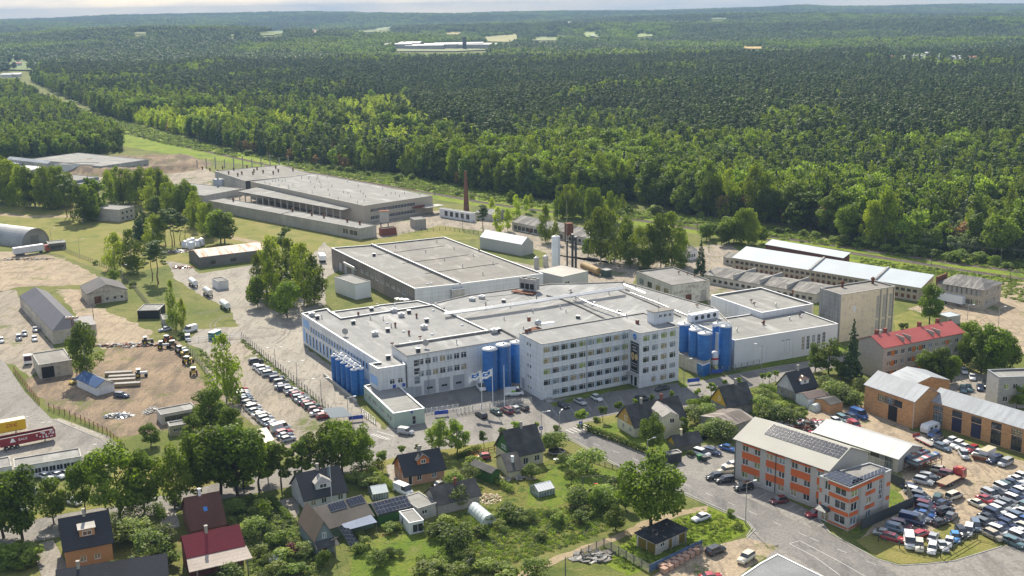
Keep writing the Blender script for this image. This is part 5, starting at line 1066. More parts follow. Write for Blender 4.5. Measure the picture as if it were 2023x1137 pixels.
for a in ((1602,532.5),(1729.6,553)):x=we.L(*a,5.4)[0];fw=MB();fw.slab((x-.4,-.6,5.9),(x+.4,-.6,5.9),(x+.4,we.D+.4,8.9),(x-.4,we.D+.4,8.9),.8);fw.build('fire_wall',conc_s,we.root)
rbk=Bd('red_brick_store','dark red brick store with bright metal roof beside the railway','building',[(1512.8,482),(1666,509)],5.5,D=1);rbk.D=(G(1526.8,472.6,7.0)-rbk.o).dot(rbk.n);rbk.poly=[(0,0),(rbk.W,0),(rbk.W,rbk.D),(0,rbk.D)];rbk.walls(mat('dark_red_brick',(.16,.06,.055),.9,'brick',col2=(.11,.05,.045)));rbk.gable(7.0,tin_n,'x',.3,mono=True)
hs=Bd('small_slate_house','small slate-roofed house at the left end of the long metal warehouse','building',[(1429,507),(1455,512)],3.2,D=7);hs.grid(0,2,[1],1.2,1.2,'g6');hs.walls(conc_l).gable(4.8,slate,'x',.2)
HB=hpx((1942.6,612),573)
b2=Bd('beige_warehouse','two-storey beige building with bricked-up windows and grey hipped roof','building',[(1852,558),(1945,573),(1988.5,559.5)],HB,D=1)
b2.D=(G(1988.5,559.5,HB)-G(1945,573,HB)).length;b2.poly=[(0,0),(b2.W,0),(b2.W,b2.D),(0,b2.D)];b2.grid(0,8,[1.2],1.6,2.0,'w2',4,1);b2.grid(0,8,[4.8],2.2,2.2,'d',2,1,door=mat('bricked_up',(.38,.37,.36),.9));b2.grid(1,4,[1.2],1.4,1.8,'w2');b2.grid(1,4,[4.8],1.4,1.8,'w2')
b2.walls(mat('beige_silicate_brick',(.44,.38,.3),.9,'brick',col2=(.36,.31,.25),k=2)).gable(HB+2.6,slate,'x',.4,hip=5)
MB().box(-.5,0,-.3,b2.D*.55,HB-1,HB+2.2).build('fire_wall',rust,b2.root)
ob=Bd('apartment_block','three-storey grey brick apartment block with red metal roof and orange balcony panels','building',[(1746,687.6),(1907,656.4),(1690,669.7)],hpx((1739,752),687.6));hh=ob.H/3.25
ob.inset(.4);ob.grid(0,11,[.9+hh*i for i in range(3)],1.5,1.5,'w2',1,1);op_=mat('orange_panel',(.5,.17,.035),.7,var=.08)
ob.walls(mat('silicate_brick',(.43,.39,.35),.9,'brick',col2=(.37,.335,.3),k=1.2)).gable(ob.H+2.4,roof_red,'x',0)
for z in range(3):
 for k in (0,3,4,8):u=.4+1+(ob.W-2.8)/11*(k+1);MB().box(u-.7,u+.7,.4-.04,.397,.9+hh*z,2.4+hh*z).build('balcony_panel',op_,ob.root)
for u in (.26,.34,.62,.7):x,y,z=ob.S('f',u,.42);MB().box(x-.12,x+.12,y-1.6,y+2.0,z-.5,z+.9).build('fire_wall',brick_g,ob.root)
for u in (.1,.2,.62,.85):ob.chimney(u,.82,'b',.9,1.4,brick_r)
HQ=hpx((1673.5,1049),964);HP=hpx((1449.9,943.2),866.2)
gp=mat('grey_cladding_panel',(.45,.43,.41),.7,'seam',var=.04,k=1.4);og=mat('orange_cladding',(.58,.13,.035),.6,'seam',var=.06,k=1.2)
o1=Bd('panel_clad_block','three-storey grey and orange panel building with solar panels on its long pale roof','building',[(1447.7,866.2),(1637.9,931)],HP,D=1);ridgeD(o1,1496,824,HP+3.4);o1.inset(.35)
Lq=o1.edge(0)[2];h3=HP/3.0;us=[o1.L(x,y,0)[0]for x,y in ((1470,945),(1495,954),(1521,963),(1549,973),(1576,983),(1603,993))]
st_=Lq/6.0
for c in range(7):
 for r in range(3):u=2.2+c*(Lq-5)/6.0;o1.op(0,u,.9+h3*r,1.7,1.5,'w2')
o1.walls(gp)
for r in range(3):
 for c in (0,2,4,6):
  u=2.2+c*(Lq-5)/6.0;w=(Lq-5)/6.0+1.7 if c<6 else 1.7;z=.9+h3*r+1.5
  MB().box(u+.35,min(Lq,u+w)+.35,.3,.347,z+.02,min(HP-.15,z+h3-1.55)).build('orange_panel',og,o1.root)
for u in (.2,Lq*.46):MB().rod((u+.4,.22,.1),(u+.4,.22,HP-.2),.08,6).build('drainpipe',dark_steel,o1.root)
o1.gable(HP+3.4,mat('pale_sheet_roof',(.4,.395,.35),.7,'seam',var=.05,k=1.8,bump=.2),'x',.0,gm=gp);o1.solar('f',.22,.985,.5,.93,20,4)
MB().rod((0,-.1,HP-.05),(o1.W,-.1,HP-.05),.12,6).build('gutter',dark_steel,o1.root)
o2=Bd('panel_clad_wing','flat-roofed three-storey end wing in orange and grey panels, with roof solar panels','building',[(1619.2,939.9),(1679.7,964),(1761,927.8),(1718.2,913.5)],HQ,rect=False)
h3=HQ/3.05;La,Lb=o2.edge(0)[2],o2.edge(1)[2]
for r in range(3):
 o2.op(0,La*.52,.9+h3*r,2.9,1.9,'w2');
 if r:o2.op(0,La*.18,.9+h3*r,1.5,2.0,'w2')
 o2.op(1,.7,.9+h3*r,2.2,1.9,'w2');o2.op(1,Lb*.42,.9+h3*r,1.9,1.7,'w2')
o2.op(1,Lb*.72,h3*1.2,1.3,h3*1.5,'tall');o2.op(0,La*.1,.1,2.0,2.3,'w2');o2.walls(gp).flat(felt_d,steel,.25,.3)
for e_,segs in ((0,((.02,.1,(1,2)),(.33,.99,(0,1,2)))),(1,((.01,.22,(1,2)),(.38,.62,(1,2)),(.9,.99,(1,2)),(.01,.52,(0,))))):
 Le=La if e_==0 else Lb
 for a,b,rows in segs:
  for r in rows:
   z=h3*r+(.02 if r else .25);zz=z+(.85 if r else .5);zt=z if r else z;mb=MB();facade_quad(o2,mb,e_,Le*a,Le*b,z-(.15 if r else 0),zz-.1,.03);mb.build('orange_panel',og,o2.root)
for e_ in (0,1):mb=MB();facade_quad(o2,mb,e_,.1 if e_ else La*.3,(La if e_==0 else Lb)*(.99 if e_==0 else .8),HQ-.9,HQ-.1,.03);mb.build('orange_panel',og,o2.root)
cnp=MB();cnp.hexa([o2.P(0,La*.06,2.7,0),o2.P(0,La*.4,2.7,0),o2.P(0,La*.4,2.7,1.6),o2.P(0,La*.06,2.7,1.6)][::-1]+[o2.P(0,La*.06,3.5,0),o2.P(0,La*.4,3.5,0),o2.P(0,La*.4,2.8,1.6),o2.P(0,La*.06,2.8,1.6)][::-1]);cnp.build('entrance_canopy',dark_steel,o2.root)
c_=[Vector((*o2.L(x,y,HQ),o2.zr+.35))for x,y in ((1626,941),(1677,961),(1750,931),(1733,925),(1700,936),(1655,925))]
def grid_panels(b,A,Bq,Cq,nu,nv,name='solar_panel',tilt=.25):
 for i in range(nu):
  for j in range(nv):
   f=lambda a,c:A+(Bq-A)*(a/nu)+(Cq-A)*(c/nv);g_=.04
   q=[f(i+g_,j+g_),f(i+1-g_,j+g_),f(i+1-g_,j+1-g_),f(i+g_,j+1-g_)];mb=MB();mb.slab(*q,.05,1);c0=sum(q,Vector())/4
   mb.add([tuple(p.lerp(c0,.035)+Vector((0,0,.012)))for p in q],[(0,1,2,3)],0);mb.build(name,[solar_m,alu],b.root)
pq=lambda x,y:Vector((*o2.L(x,y,HQ+.1),o2.zr+.55))
grid_panels(o2,pq(1625,940.5),pq(1678,961.5),pq(1655,928.5),5,4);grid_panels(o2,pq(1683,958.5),pq(1748,932),pq(1672,954)+(pq(1655,928.5)-pq(1625,940.5))*.4,9,2)
g3=Bd('auto_garage','long grey garage with shining corrugated roof beside the scrap cars','building',[(1605,853),(1775.3,907.5)],hpx((1774,936),907.5),D=1);ridgeD(g3,1803.4,879.4,g3.H+2.0);g3.inset(.4)
for k in range(8):g3.op(0,1.8+k*g3.W/8.6,2.2,2.6,1.3,'g6')
g3.op(0,g3.W-4.2,.1,2.2,3.4,'g9');g3.op(1,g3.D*.45,1.8,1.2,1.8,'d',door=mat('dull_blue_door',(.08,.09,.14),.6));g3.walls(conc_l).gable(g3.H+2.0,mat('galvanised_corrugated_roof',(.5,.52,.53),.5,'corr',var=.12,k=1.4,col2=(.36,.37,.37)),'x',0,gm=conc_l)
HK=hpx((1801,848),794)
k1=Bd('brick_workshop','two-storey orange brick workshop with open doorways and metal roof','building',[(1706,759),(1807.4,794)],HK,D=1);ridgeD(k1,1854.6,770.4,HK+3.0);k1.inset(.3)
for c,x in enumerate((1718,1752,1787)):k1.op(0,k1.L(x,790,5)[0]-.3,HK*.58,2.9,1.9,'g6')
k1.op(0,k1.W*.48,.1,3.0,4.4,'d',door=black_m);k1.op(0,k1.W*.8,.1,3.4,4.4,'d',door=black_m);k1.walls(brick_o).gable(HK+3.0,tin,'x',.0)  # black panels fill the open doorways, standing in for the shade inside
MB().rod((k1.W-.2,.1,0),(k1.W-.2,.1,HK),.08,6).build('drainpipe',alu,k1.root)
k2=Bd('brick_workshop_wing','long lower brick wing with blue doors behind the row of parked cars','building',[(1834,791),(2010,843.5)],HK-1.2,D=1);ridgeD(k2,1872.4,769,HK+1.4)
k2.W+=14;k2.poly=[(0,0),(k2.W,0),(k2.W,k2.D),(0,k2.D)];bd_=mat('dark_blue_door',(.04,.04,.09),.6,'plank',axis='Z',k=1.5)
for k in range(8):u=1.6+k*5.4;k2.op(0,u,HK*.55,2.8,1.7,'g6');k2.op(0,u+.1,.1,2.8,3.8,'g9' if k in (0,3,4,6)else 'd',door=None if k in (0,3,4,6)else bd_)
k2.walls(brick_o).gable(HK+1.4,tin,'x',.0)
k3=Bd('brick_rear_wing','rear brick wing with metal roof between the workshop and the apartment block','building',[(1800,762),(1877,750),(1760,740)],HK-1.5);k3.walls(brick_o).gable(HK+.3,tin,'y',.0)
k4=Bd('grey_block_building','grey flat-roofed block building at the right edge beyond the brick wing','building',[(1974,745),(2060,742),(2002,728)],9.0);k4.grid(0,4,[2,5.5],1.4,1.5,'w2');k4.walls(mat('grey_block',(.36,.36,.36),.9,'brick',col2=(.31,.31,.31),k=2)).flat(felt,steel)
wt=Bd('tin_shed','little shed with pale metal roof in the east yard by a bushy tree','building',[(1873,626),(1898,622),(1866,617)],3.0);wt.op(0,.5,.1,1.2,2,'d',door=rust);wt.walls(conc_l).flat(tin_n,steel,.02,.02)
def quick(name,label,px,H,wall,roof,D=None,kind='flat',R_=None,ax='x',n=0,zs=(1.0,),cop=None,ridge=None,w=1.3,h=1.3,sty='w2',hip=0,oh=0,face=0,door=None,cat='building'):
 b=Bd(name,label,cat,px,H,D=D if D or not ridge else 1)
 if ridge:ridgeD(b,*ridge,R_)
 if oh:b.inset(oh)
 if n:b.grid(face,n,list(zs),w,h,sty)
 if door:b.op(face,*door[:4],'d',door=door[4])
 b.walls(wall,detail=1)
 if kind=='flat':b.flat(roof,cop or conc_s,.2,.25)
 else:b.gable(R_,roof,ax,0,hip=hip,mono=(kind=='mono'))
 return b
sr_=mat('streaky_rust_roof',(.56,.5,.44),.7,'seam',var=.12,col2=(.34,.16,.08),k=1.3)
b=quick('wooden_barn','grey wooden barn with rust-streaked metal roof beside the tall trees',[(394,508),(525,492),(380,493)],4.6,wood_g,sr_,D=None,kind='gable',R_=6.2,n=3,zs=(1,),w=2.6,h=1.6,sty='g6',door=(2,.1,3.0,3.2,wood_g))
quick('white_box_container','plain white box building standing on the grass by the cold store',[(701.5,560.6),(732,555),(674.7,544)],6.2,white,felt,cop=conc_s)
quick('small_tank_house','white cube cabin standing on the gravel near the barn',[(430,556),(451,553),(427,548)],3.4,plaster,felt_d)
quick('two_storey_hut','two-storey white brick hut with flat pale roof below the trees',[(234.7,414),(265,406.5),(200,407.5)],6.4,mat('dirty_white_brick',(.5,.47,.42),.9,'brick',k=2),felt,n=3,zs=(.9,3.7),w=1.4,h=1.2,sty='g6')
quick('flat_white_works','wide flat-roofed works with black vents near the quarry',[(199,328),(293,314.5),(136.5,303.5)],5.5,mat('greenish_wall',(.42,.46,.42),.9,'panel'),felt,n=8,zs=(1.2,),w=2,h=1.4)
b=Bd('low_white_works','low white flat-roofed works joined in front of the wide one','building',[(185,324),(197,320),(136,316)],5.5);b.walls(plaster).flat(felt,conc_s);
quick('grey_hangar','long grey hangar with pale gable roof behind the left trees',[(94,323),(109,321),(35,311)],6.0,conc_s,tin,kind='gable',R_=7.6,ax='y')
quick('pale_shed','pale-roofed shed among the left trees, nearer than the grey hangar',[(60,336),(87,329),(28,326)],4.6,conc_s,tin,kind='gable',R_=5.6,ax='x');quick('pale_roof_shed','leftmost pale-roofed shed behind the trees',[(20,324),(43,322),(10,318)],4.6,conc_s,tin)
quick('dark_flat_store','flat-roofed blue-grey store below the quarry',[(152,356),(195,349),(143,345)],6,mat('blue_grey_wall',(.2,.24,.3),.8),felt_d,n=4,zs=(2,),sty='g6');quick('open_frame_store','low flat store with open frame right of the blue-grey one',[(190,363),(213,355),(170,350)],4.5,conc_s,felt_d)
quick('flat_kiosk','low grey container block beside the white lorry',[(95,481.5),(130,478),(89,476.5)],3.2,wood_g,felt,n=4,zs=(.8,),sty='g6')
p0,p1=G(42,489),G(97,477);d=(p1-p0);Wd=d.length;d.normalize();ang=math.atan2(d.y,d.x);e=empty('arched_hangar',p0,ang,'half-round corrugated steel hangar at the left edge','hangar');mb=MB();n=18;r=Wd/2;Ld=62
prof=[(r-r*math.cos(math.pi*i/n),r*1.02*math.sin(math.pi*i/n))for i in range(n+1)]
for i in range(n):a,b=prof[i],prof[i+1];mb.add([(a[0],-.5,a[1]),(b[0],-.5,b[1]),(b[0],Ld,b[1]),(a[0],Ld,a[1])],[(0,1,2,3)],0,True)
mb.build('shell',mat('weathered_steel_arch',(.36,.37,.38),.55,'corr',var=.15,metal=.25,axis='Y',k=.5),e);mb=MB();mb.add([(a,0,b)for a,b in prof],[tuple(range(n+1))]);mb.add([(a,Ld,b)for a,b in prof],[tuple(range(n+1))]);mb.build('end_wall',mat('old_plank_end',(.3,.29,.27),.9,'plank'),e);MB().box(r-2.2,r+2.2,-.06,-.01,0,4.4).build('door',wood_g,e)
quick('dark_long_house','long white farm building with dark grey pitched roof',[(38,584),(103,654),(163,641)],4.6,mat('cream_plaster',(.55,.5,.42),.9,'stain'),mat('anthracite_roof',(.10,.10,.12),.6,'seam',var=.06),kind='gable',R_=8.2,ax='x',hip=4.5,n=14,zs=(1.2,))
quick('dark_long_porch','low side wing with grey roof at the end of the long farm building',[(150,646),(190,640),(150,626)],3.4,mat('cream_plaster',(.55,.5,.42)),mat('anthracite_roof',(.10,.10,.12)),kind='gable',R_=5.0,ax='x')
b=Bd('white_gable_house','white rendered house with a big grey gable roof and brown garage door','house',[(172,581),(251,571)],4.2,D=15);b.op(0,2.4,.1,2.6,2.8,'d',door=rust);b.op(0,6.6,1,.9,1,'g6');b.op(0,9.4,1.1,.9,1,'g6');b.op(0,12,1.1,.9,1,'g6');b.walls(mat('cream_plaster',(.55,.5,.42))).gable(hpx((209,596),560),mat('dark_slate',(.12,.115,.12),.8,'tile'),'y',.3)
quick('black_shed','small open black shed with flat grey roof on the lawn',[(271,613),(313,612),(268,601)],3.2,black_m,felt)
quick('small_lean_to','tiny white lean-to shed behind the column-shaped birch',[(322,631),(340,629),(318,621)],2.6,conc_s,felt)
quick('old_garage','shabby white garage with patched flat roof and one open bay',[(76.5,720.7),(141.6,710.5),(61,698)],4.6,mat('cream_plaster',(.55,.5,.42)),felt_b,door=(.6,.1,3.6,3.6,black_m))  # shade inside the open bay is drawn as a flat black panel
b=Bd('blue_roof_hut','little white hut with one roof side blue and the other grey','hut',[(190,765),(225,756),(170,742)],2.6);b.walls(plaster);b.gable(4.2,slate,'y',.3);mb=MB();mb.slab((-.4,b.D+.4,2.66),(-.4,-.4,2.66),(b.W/2,-.4,4.3),(b.W/2,b.D+.4,4.3),.05);mb.build('roof_sheet',mat('blue_sheet',(.03,.08,.2),.5),b.root)
quick('scrap_shelter','long open timber shelter with pale patched roof among junk',[(318,819),(388,806),(306,808)],3.0,conc_l,felt,n=5,zs=(.8,),w=1.6,h=1.4,sty='d')
quick('beige_caravan_shed','beige shed with white trim beside the timber shelter',[(335,842),(366,837),(328,834)],2.8,mat('beige_board',(.5,.45,.33),.8),felt,n=2,zs=(1,),w=1.2,h=1)
b=quick('long_low_office','long low white building with pale roof below the red trailer',[(28,923),(160.7,901),(24,906)],3.4,plaster,felt,n=8,zs=(.9,),w=1.5,h=1.4)
quick('low_edge_office','low building at the left edge joined to the long white one',[(-60,935),(23,920),(-60,915)],3.6,plaster,felt_d,n=4)
b=Bd('grey_roof_hall','flat grey roof corner cut off by the bottom edge, with a white eave','building',[(1380,1195),(1640,1260),(1690,1170),(1536,1094),(1502,1112)],5.0,rect=False);b.walls(plaster,detail=1).flat(mat('slate_grey_membrane',(.2,.21,.22),.8),white,.05,.3)
#  houses
def house(name,label,A,B_,ridge,E,pitch,wall,roof,gm=None,oh=.45,cat='house',D=None,**kw):
 """A, B_: front eave corners (photo), ridge: a ridge point (photo); E eave height or a base pixel under A"""
 if isinstance(E,tuple):E=hpx(E,A[1])
 b=Bd(name,label,cat,[A,B_],E,D=1);lo,hi=E+.3,E+9;t=math.tan(R(pitch))
 for _ in range(30):
  m_=(lo+hi)/2
  if (m_-E)>t*(G(*ridge,m_)-b.o).dot(b.n):hi=m_
  else:lo=m_
 b.Rh=lo;b.D=2*(G(*ridge,lo)-b.o).dot(b.n);b.poly=[(0,0),(b.W,0),(b.W,b.D),(0,b.D)];b.inset(oh)
 for e,u,z,w,h,st in kw.get('ops',()):b.op(e,b.edge(e)[2]*u,z,w,h,st,kw.get('door_m')if st=='D' else None)
 b.walls(wall).gable(lo,roof,'x',0,gm=gm)
 return b
def gwin(b,e,u,z,w=1.1,h=1.2,sty='w2'):
 a,d,Ln,n=b.edge(e);f,p,s_,k=win_meshes(w,h,sty);loc=b.P(e,Ln*u-w/2,z,.02);put('window',_both(k,f,p),b.root,loc,(0,0,math.atan2(d.y,d.x)))
tan_w=mat('tan_board',(.5,.27,.13),.8,'plank',axis='Z',var=.06,k=2);whb=mat('white_board',(.6,.6,.6),.8,'plank',axis='Z',var=.04,k=1.5);cream=mat('cream_wall',(.6,.55,.4),.85,'plank',axis='Z',k=2,var=.05)
yel=mat('yellow_board',(.62,.38,.03),.8,'plank',var=.06,k=2);org=mat('orange_board',(.52,.17,.06),.8,'plank',var=.06,k=2);pinkb=mat('salmon_brick',(.5,.3,.2),.9,'brick',col2=(.42,.25,.17),k=1);grn=mat('green_board',(.05,.14,.03),.8,'plank',var=.1,k=2);greyp=mat('grey_render',(.3,.29,.27),.9,'stain')
h1=house('timber_house','tan timber house with black tiled roof and one dormer, lowest left of the street',(123.7,1091),(225.8,1070.8),(111,1025),(131,1128),42,tan_w,roof_bk,ops=[(0,.3,1.0,1.2,1.2,'w2'),(0,.6,1.0,1.2,1.2,'w2'),(3,.4,1,1,1.1,'w2')]);h1.dormer(.36,.66,.34,1.6,tan_w,mat('light_tile',(.5,.48,.44),.7,'tile'),ww=1.8);h1.chimney(.5,.97,m=brick_g)
h2=house('long_black_roof_house','long black-roofed outbuilding at the bottom edge below the tan house',(110,1175),(334,1140),(97,1127),3.0,34,tan_w,roof_bk);h2.chimney(.2,.95)
h3=house('brown_roof_house','house with plain brown tiled roof and a small blue skylight',(376,1050),(449,1035),(356,984),3.2,42,mat('brown_board',(.2,.1,.07),.8),roof_br);x,y,z=h3.S('f',.52,.55,.06);MB().slab((x-.4,y-.4,z-.3),(x+.4,y-.4,z-.3),(x+.4,y+.4,z+.36),(x-.4,y+.4,z+.36),.06).build('skylight',mat('sky_blue_glass',(.06,.2,.5),.2),h3.root);h3.chimney(.45,1.0,m=white)
h4=house('wine_red_house','house with big wine red metal roof and pale lower verandah roof',(368.6,1102.6),(484.7,1077),(356,1059),4.6,36,mat('wine_wall',(.14,.04,.04),.8),roof_rd);h4.chimney(.42,.95,m=brick_g)
vr=MB();vr.slab((-.3,-3.4,3.3),(h4.W+.5,-3.4,3.3),(h4.W+.2,.1,4.5),(0,.1,4.5),.12);vr.build('verandah_roof',mat('pale_verandah_tile',(.5,.42,.36),.6,'tile'),h4.root)
for u in (.1,.5,.95):MB().box(h4.W*u,h4.W*u+.25,-3.1,-2.85,0,3.2).build('post',wood_g,h4.root)
h5=house('white_house','white house with black hipped-dormer roof and a flagpole in front',(599.5,990.4),(688.7,971),(581.6,935.6),(595.7,1012),40,whb,roof_bk,ops=[(0,.14,.8,1.2,1.3,'w2'),(0,.4,.9,1.2,1.3,'w2'),(0,.8,.9,1.2,1.3,'w2'),(3,.5,1,1,1.2,'w2')]);h5.dormer(.33,.66,.3,1.5,whb,mat('light_tile',(.5,.48,.44)),kind='hip',ww=1.7);h5.chimney(.5,1.0);gwin(h5,3,.5,4.4)
h6=house('orange_house','orange-gabled salmon brick house with black roof and steep centre gable',(798,943),(882.5,927),(783,898.6),(807,963),42,pinkb,roof_bk,gm=org,ops=[(0,.08,.1,1.0,2.1,'w1'),(0,.3,.9,1.2,1.3,'w2'),(0,.68,.9,1.2,1.3,'w2'),(3,.35,.9,.7,1.3,'w1'),(3,.7,.9,.7,1.3,'w1')]);h6.dormer(.38,.66,.42,1.1,org,roof_bk,kind='gable',ww=1.2);h6.chimney(.52,1.0,m=brick_g);gwin(h6,3,.5,h6.H+.6)
h7=house('green_gable_house','cream house with green gable and very steep dark grey slate roof',(1010,905),(1078,890),(992.3,849.6),(1008,930),50,cream,roof_gr,gm=grn,ops=[(0,.36,.6,1.4,1.7,'w2'),(0,.72,.9,1.5,1.5,'w2')]);h7.chimney(.55,.98)
for u in (.4,.5,.6):gwin(h7,3,u,h7.H+.7,.7,1.1,'w1')
h7b=house('grey_roof_annex','low cream annex with weathered grey roof in front of the green-gabled house',(1003,932),(1036,926.5),(990,896),(1002,948),30,cream,roof_gr,ops=[(0,.1,1.4,.8,.5,'w1')],cat='annex');h7b.chimney(.5,.5,m=white)
h7c=Bd('green_shed','green shed with sagging slate roof left of the cream annex','shed',[(971,934),(987,928),(952,909)],2.8);h7c.walls(grn).gable(3.6,roof_gr,'y',.3)
h8=house('yellow_gable_house','cream house with ochre yellow gable and dark grey roof by the office car park',(1252.6,845.7),(1358.4,824),(1233.4,801),(1252,866),45,mat('pale_cream_wall',(.62,.58,.46),.85),roof_gr,gm=mat('ochre_board',(.45,.28,.07),.8,'plank',k=2),ops=[(3,.3,.8,.9,1.3,'w2'),(3,.7,.8,.9,1.3,'w2')])
h8.chimney(.3,.98,m=brick_g);h8.chimney(.68,.98,m=brick_r);gwin(h8,3,.5,h8.H+.5,1.3,1.3)
w8=Bd('house_side_wing','cream two-storey side wing with small grey pitched roof joined to the ochre-gabled house','house',[(1308.7,824),(1341.8,820),(1291,801)],hpx((1309,868),824));w8.op(0,w8.W*.45,w8.H-1.9,1.3,1.3,'w2');w8.walls(mat('pale_cream_wall')).gable(w8.H+1.2,mat('grey_sheet',(.26,.25,.24),.7,'stain'),'y',0)
h9=house('bright_yellow_house','grey house with bright yellow gable and dark moss-streaked roof',(1436,806),(1492,794.7),(1421,763),(1434,826),50,greyp,roof_gr,gm=yel);h9.chimney(.6,1.0);gwin(h9,3,.5,h9.H+.8)
x9=Bd('tiled_extension','single-storey extension with brown and white striped tile roof below the bright yellow gable','annex',[(1440,843),(1492,826),(1404,814)],2.9);x9.walls(greyp).gable(4.0,mat('brown_white_tile',(.15,.125,.11),.8,'corr',col2=(.3,.27,.25),k=1.5),'x',0)
h10=house('lilac_gable_house','grey house with pale lilac gable, near-black roof and a little white dormer',(1571,775.6),(1618.6,764),(1554.8,734.7),(1570,795),50,greyp,roof_bk,gm=mat('lilac_board',(.55,.53,.58),.8),ops=[(0,.3,.9,.8,1.4,'w1'),(3,.2,.9,.7,1,'w1'),(3,.7,.1,.9,2,'w1')]);h10.dormer(.36,.68,.3,1.3,white,mat('copper_sheet',(.4,.25,.18),.4),kind='hip',ww=1.0);h10.chimney(.5,1.0);gwin(h10,3,.5,h10.H+.6)
quick('lilac_house_shed','long low shed with grey and brown roofs attached right of the lilac-gabled house',[(1597,788),(1640,780),(1585,774)],2.8,plaster,mat('brown_sheet',(.16,.12,.11),.7),kind='gable',R_=3.8,cat='shed');quick('brick_woodshed','small brown brick woodshed with grey roof behind the tunnel greenhouse',[(1640,800),(1665,794),(1624,784)],2.6,brick_o,roof_gr,kind='gable',R_=3.5,cat='shed')
h11=house('timber_barn','small grey timber barn with dark roof and yellow gable beside the car park',(1335,883),(1390,873),(1324,860),(1335,896),42,wood_g,roof_gr,gm=yel,cat='barn');h11.chimney(.35,.95,m=cream)
quick('black_box_shed','small dark flat-roofed shed at the road edge by the car park',[(1322,897.5),(1347,893),(1317,891)],2.4,mat('dark_shed',(.05,.055,.06),.7),felt_d,cat='shed')
u1=Bd('utility_building','small white brick utility building with black roof and yellow doors, under the big tree','building',[(1295.9,1072),(1355.8,1045),(1254.5,1056)],hpx((1296,1097),1072));yd=mat('mustard_door',(.2,.14,.02),.7)
u1.op(0,u1.W*.42,.1,1.0,2.1,'d',door=yd);u1.op(0,u1.W*.56,.1,1.0,2.1,'d',door=grey_d);u1.op(0,u1.W*.76,.1,1.9,2.1,'d',door=yd);u1.op(0,u1.W*.16,1.2,1.3,.9,'w2');L3=u1.edge(3)[2];u1.op(3,L3*.08,.1,2.3,2.2,'d',door=yd);u1.op(3,L3*.54,.1,2.3,2.2,'d',door=yd);u1.walls(mat('white_silicate',(.52,.49,.43),.9,'brick',k=1));MB().slab((-.4,-.4,u1.H+.1),(u1.W+.4,-.4,u1.H+.1),(u1.W+.4,u1.D+.4,u1.H+.35),(-.4,u1.D+.4,u1.H+.35),.2).build('roof',mat('black_felt',(.02,.02,.026),.8,'stain',col2=(.05,.05,.055)),u1.root)
h14=house('long_dark_shed','long brick shed with patchy dark roof and brick chimney behind the white van',(862,999),(952.8,977.6),(839,965),2.5,38,brick_g,roof_gr,cat='shed');h14.chimney(.55,.9,m=brick_r)
a15=Bd('flat_grey_annex','small flat-roofed brick annex at the left end of the long dark shed','annex',[(826,1004),(862,993),(812,976)],3.0);a15.op(0,1.0,1.2,1.3,1.0,'w2');a15.walls(conc_l).flat(felt,conc_s,.1,.2)
h16=house('solar_roof_shed','long grey shed with two rows of blue solar panels along its roof ridge',(640,1048),(741,1018.5),(589+20,1006),2.6,26,mat('dull_green_wall',(.13,.19,.12),.8),mat('grey_corrugated',(.13,.115,.1),.8,'corr',k=1.5),cat='shed',oh=.2);h16.solar('f',.3,.62,.62,.98,6,1);h16.solar('f',.66,.98,.62,.98,6,1)
p16=Bd('steep_cottage','grey-blue cottage with steep brown gable roof in front of the long solar shed','cottage',[(621,1072),(663,1062),(590,1030)],3.2);p16.inset(.3);p16.op(0,1.2,.2,1.2,2,'d',door=rust);p16.walls(mat('blue_grey_board',(.2,.25,.27),.8,'plank')).gable(7.4,mat('brown_asphalt_roof',(.15,.115,.09),.85,'corr',k=2),'y',0);gwin(p16,0,.5,3.6,.9,1.2);MB().slab((-.2,-1.8,2.5),(p16.W+.2,-1.8,2.5),(p16.W,.4,3.3),(0,.4,3.3),.1).build('porch_roof',roof_gr,p16.root)
v16=Bd('blue_sheet_verandah','light blue sheet roof on posts in front of the long solar shed','canopy',[(684,1047),(745,1031),(677,1030)],2.4);MB().slab((0,0,2.4),(v16.W,0,2.4),(v16.W,v16.D,3.0),(0,v16.D,3.0),.08).build('roof',mat('pale_blue_sheet',(.17,.22,.33),.7,'seam',k=3),v16.root)
for u in (0,.5,.97):MB().box(v16.W*u,v16.W*u+.12,.1,.22,0,2.3).build('post',wood_g,v16.root)
h17=house('green_workshop','green shed whose dark roof is covered with solar panels',(746,1019),(816,1001),(737,993),2.6,24,grn,roof_bk,cat='shed',oh=.2);h17.solar('f',.04,.97,.06,.94,9,3)
w17=Bd('white_garden_room','white garden room with flat grey roof and glass door beside the green shed','annex',[(808.7,1033),(836.7,1027),(784.4,1011)],2.7);w17.op(0,.7,.2,2.4,1.9,'w2');w17.op(3,1.2,.1,1.2,2.1,'w1');w17.walls(white).flat(felt,white,.1,.15)
e=empty('solar_array',G(690,1084),0,'free-standing tilted frame of solar panels on the lawn beside the grey-blue cottage','solar array')
A_,B2_,C2_,D2_=[G(x,y,z)-e.location for x,y,z in ((692,1079,.8),(712,1077,.8),(690,1043,3.4),(668,1039,3.4))]
for i in range(3):
 for j in range(5):
  f=lambda a,c:(A_.lerp(B2_,a)).lerp(D2_.lerp(C2_,a),c);q=[f((i+.04)/3,(j+.04)/5),f((i+.96)/3,(j+.04)/5),f((i+.96)/3,(j+.96)/5),f((i+.04)/3,(j+.96)/5)];mb=MB();mb.slab(*q,.05,1);c0=sum(q,Vector())/4;mb.add([tuple(p.lerp(c0,.035)+Vector((0,0,.015)))for p in q],[(0,1,2,3)]);mb.build('solar_panel',[solar_m,alu],e)
for p in (A_,B2_,C2_,D2_):MB().rod((p.x,p.y,0),(p.x,p.y,p.z-.06),.06,5).build('leg',wood_g,e)
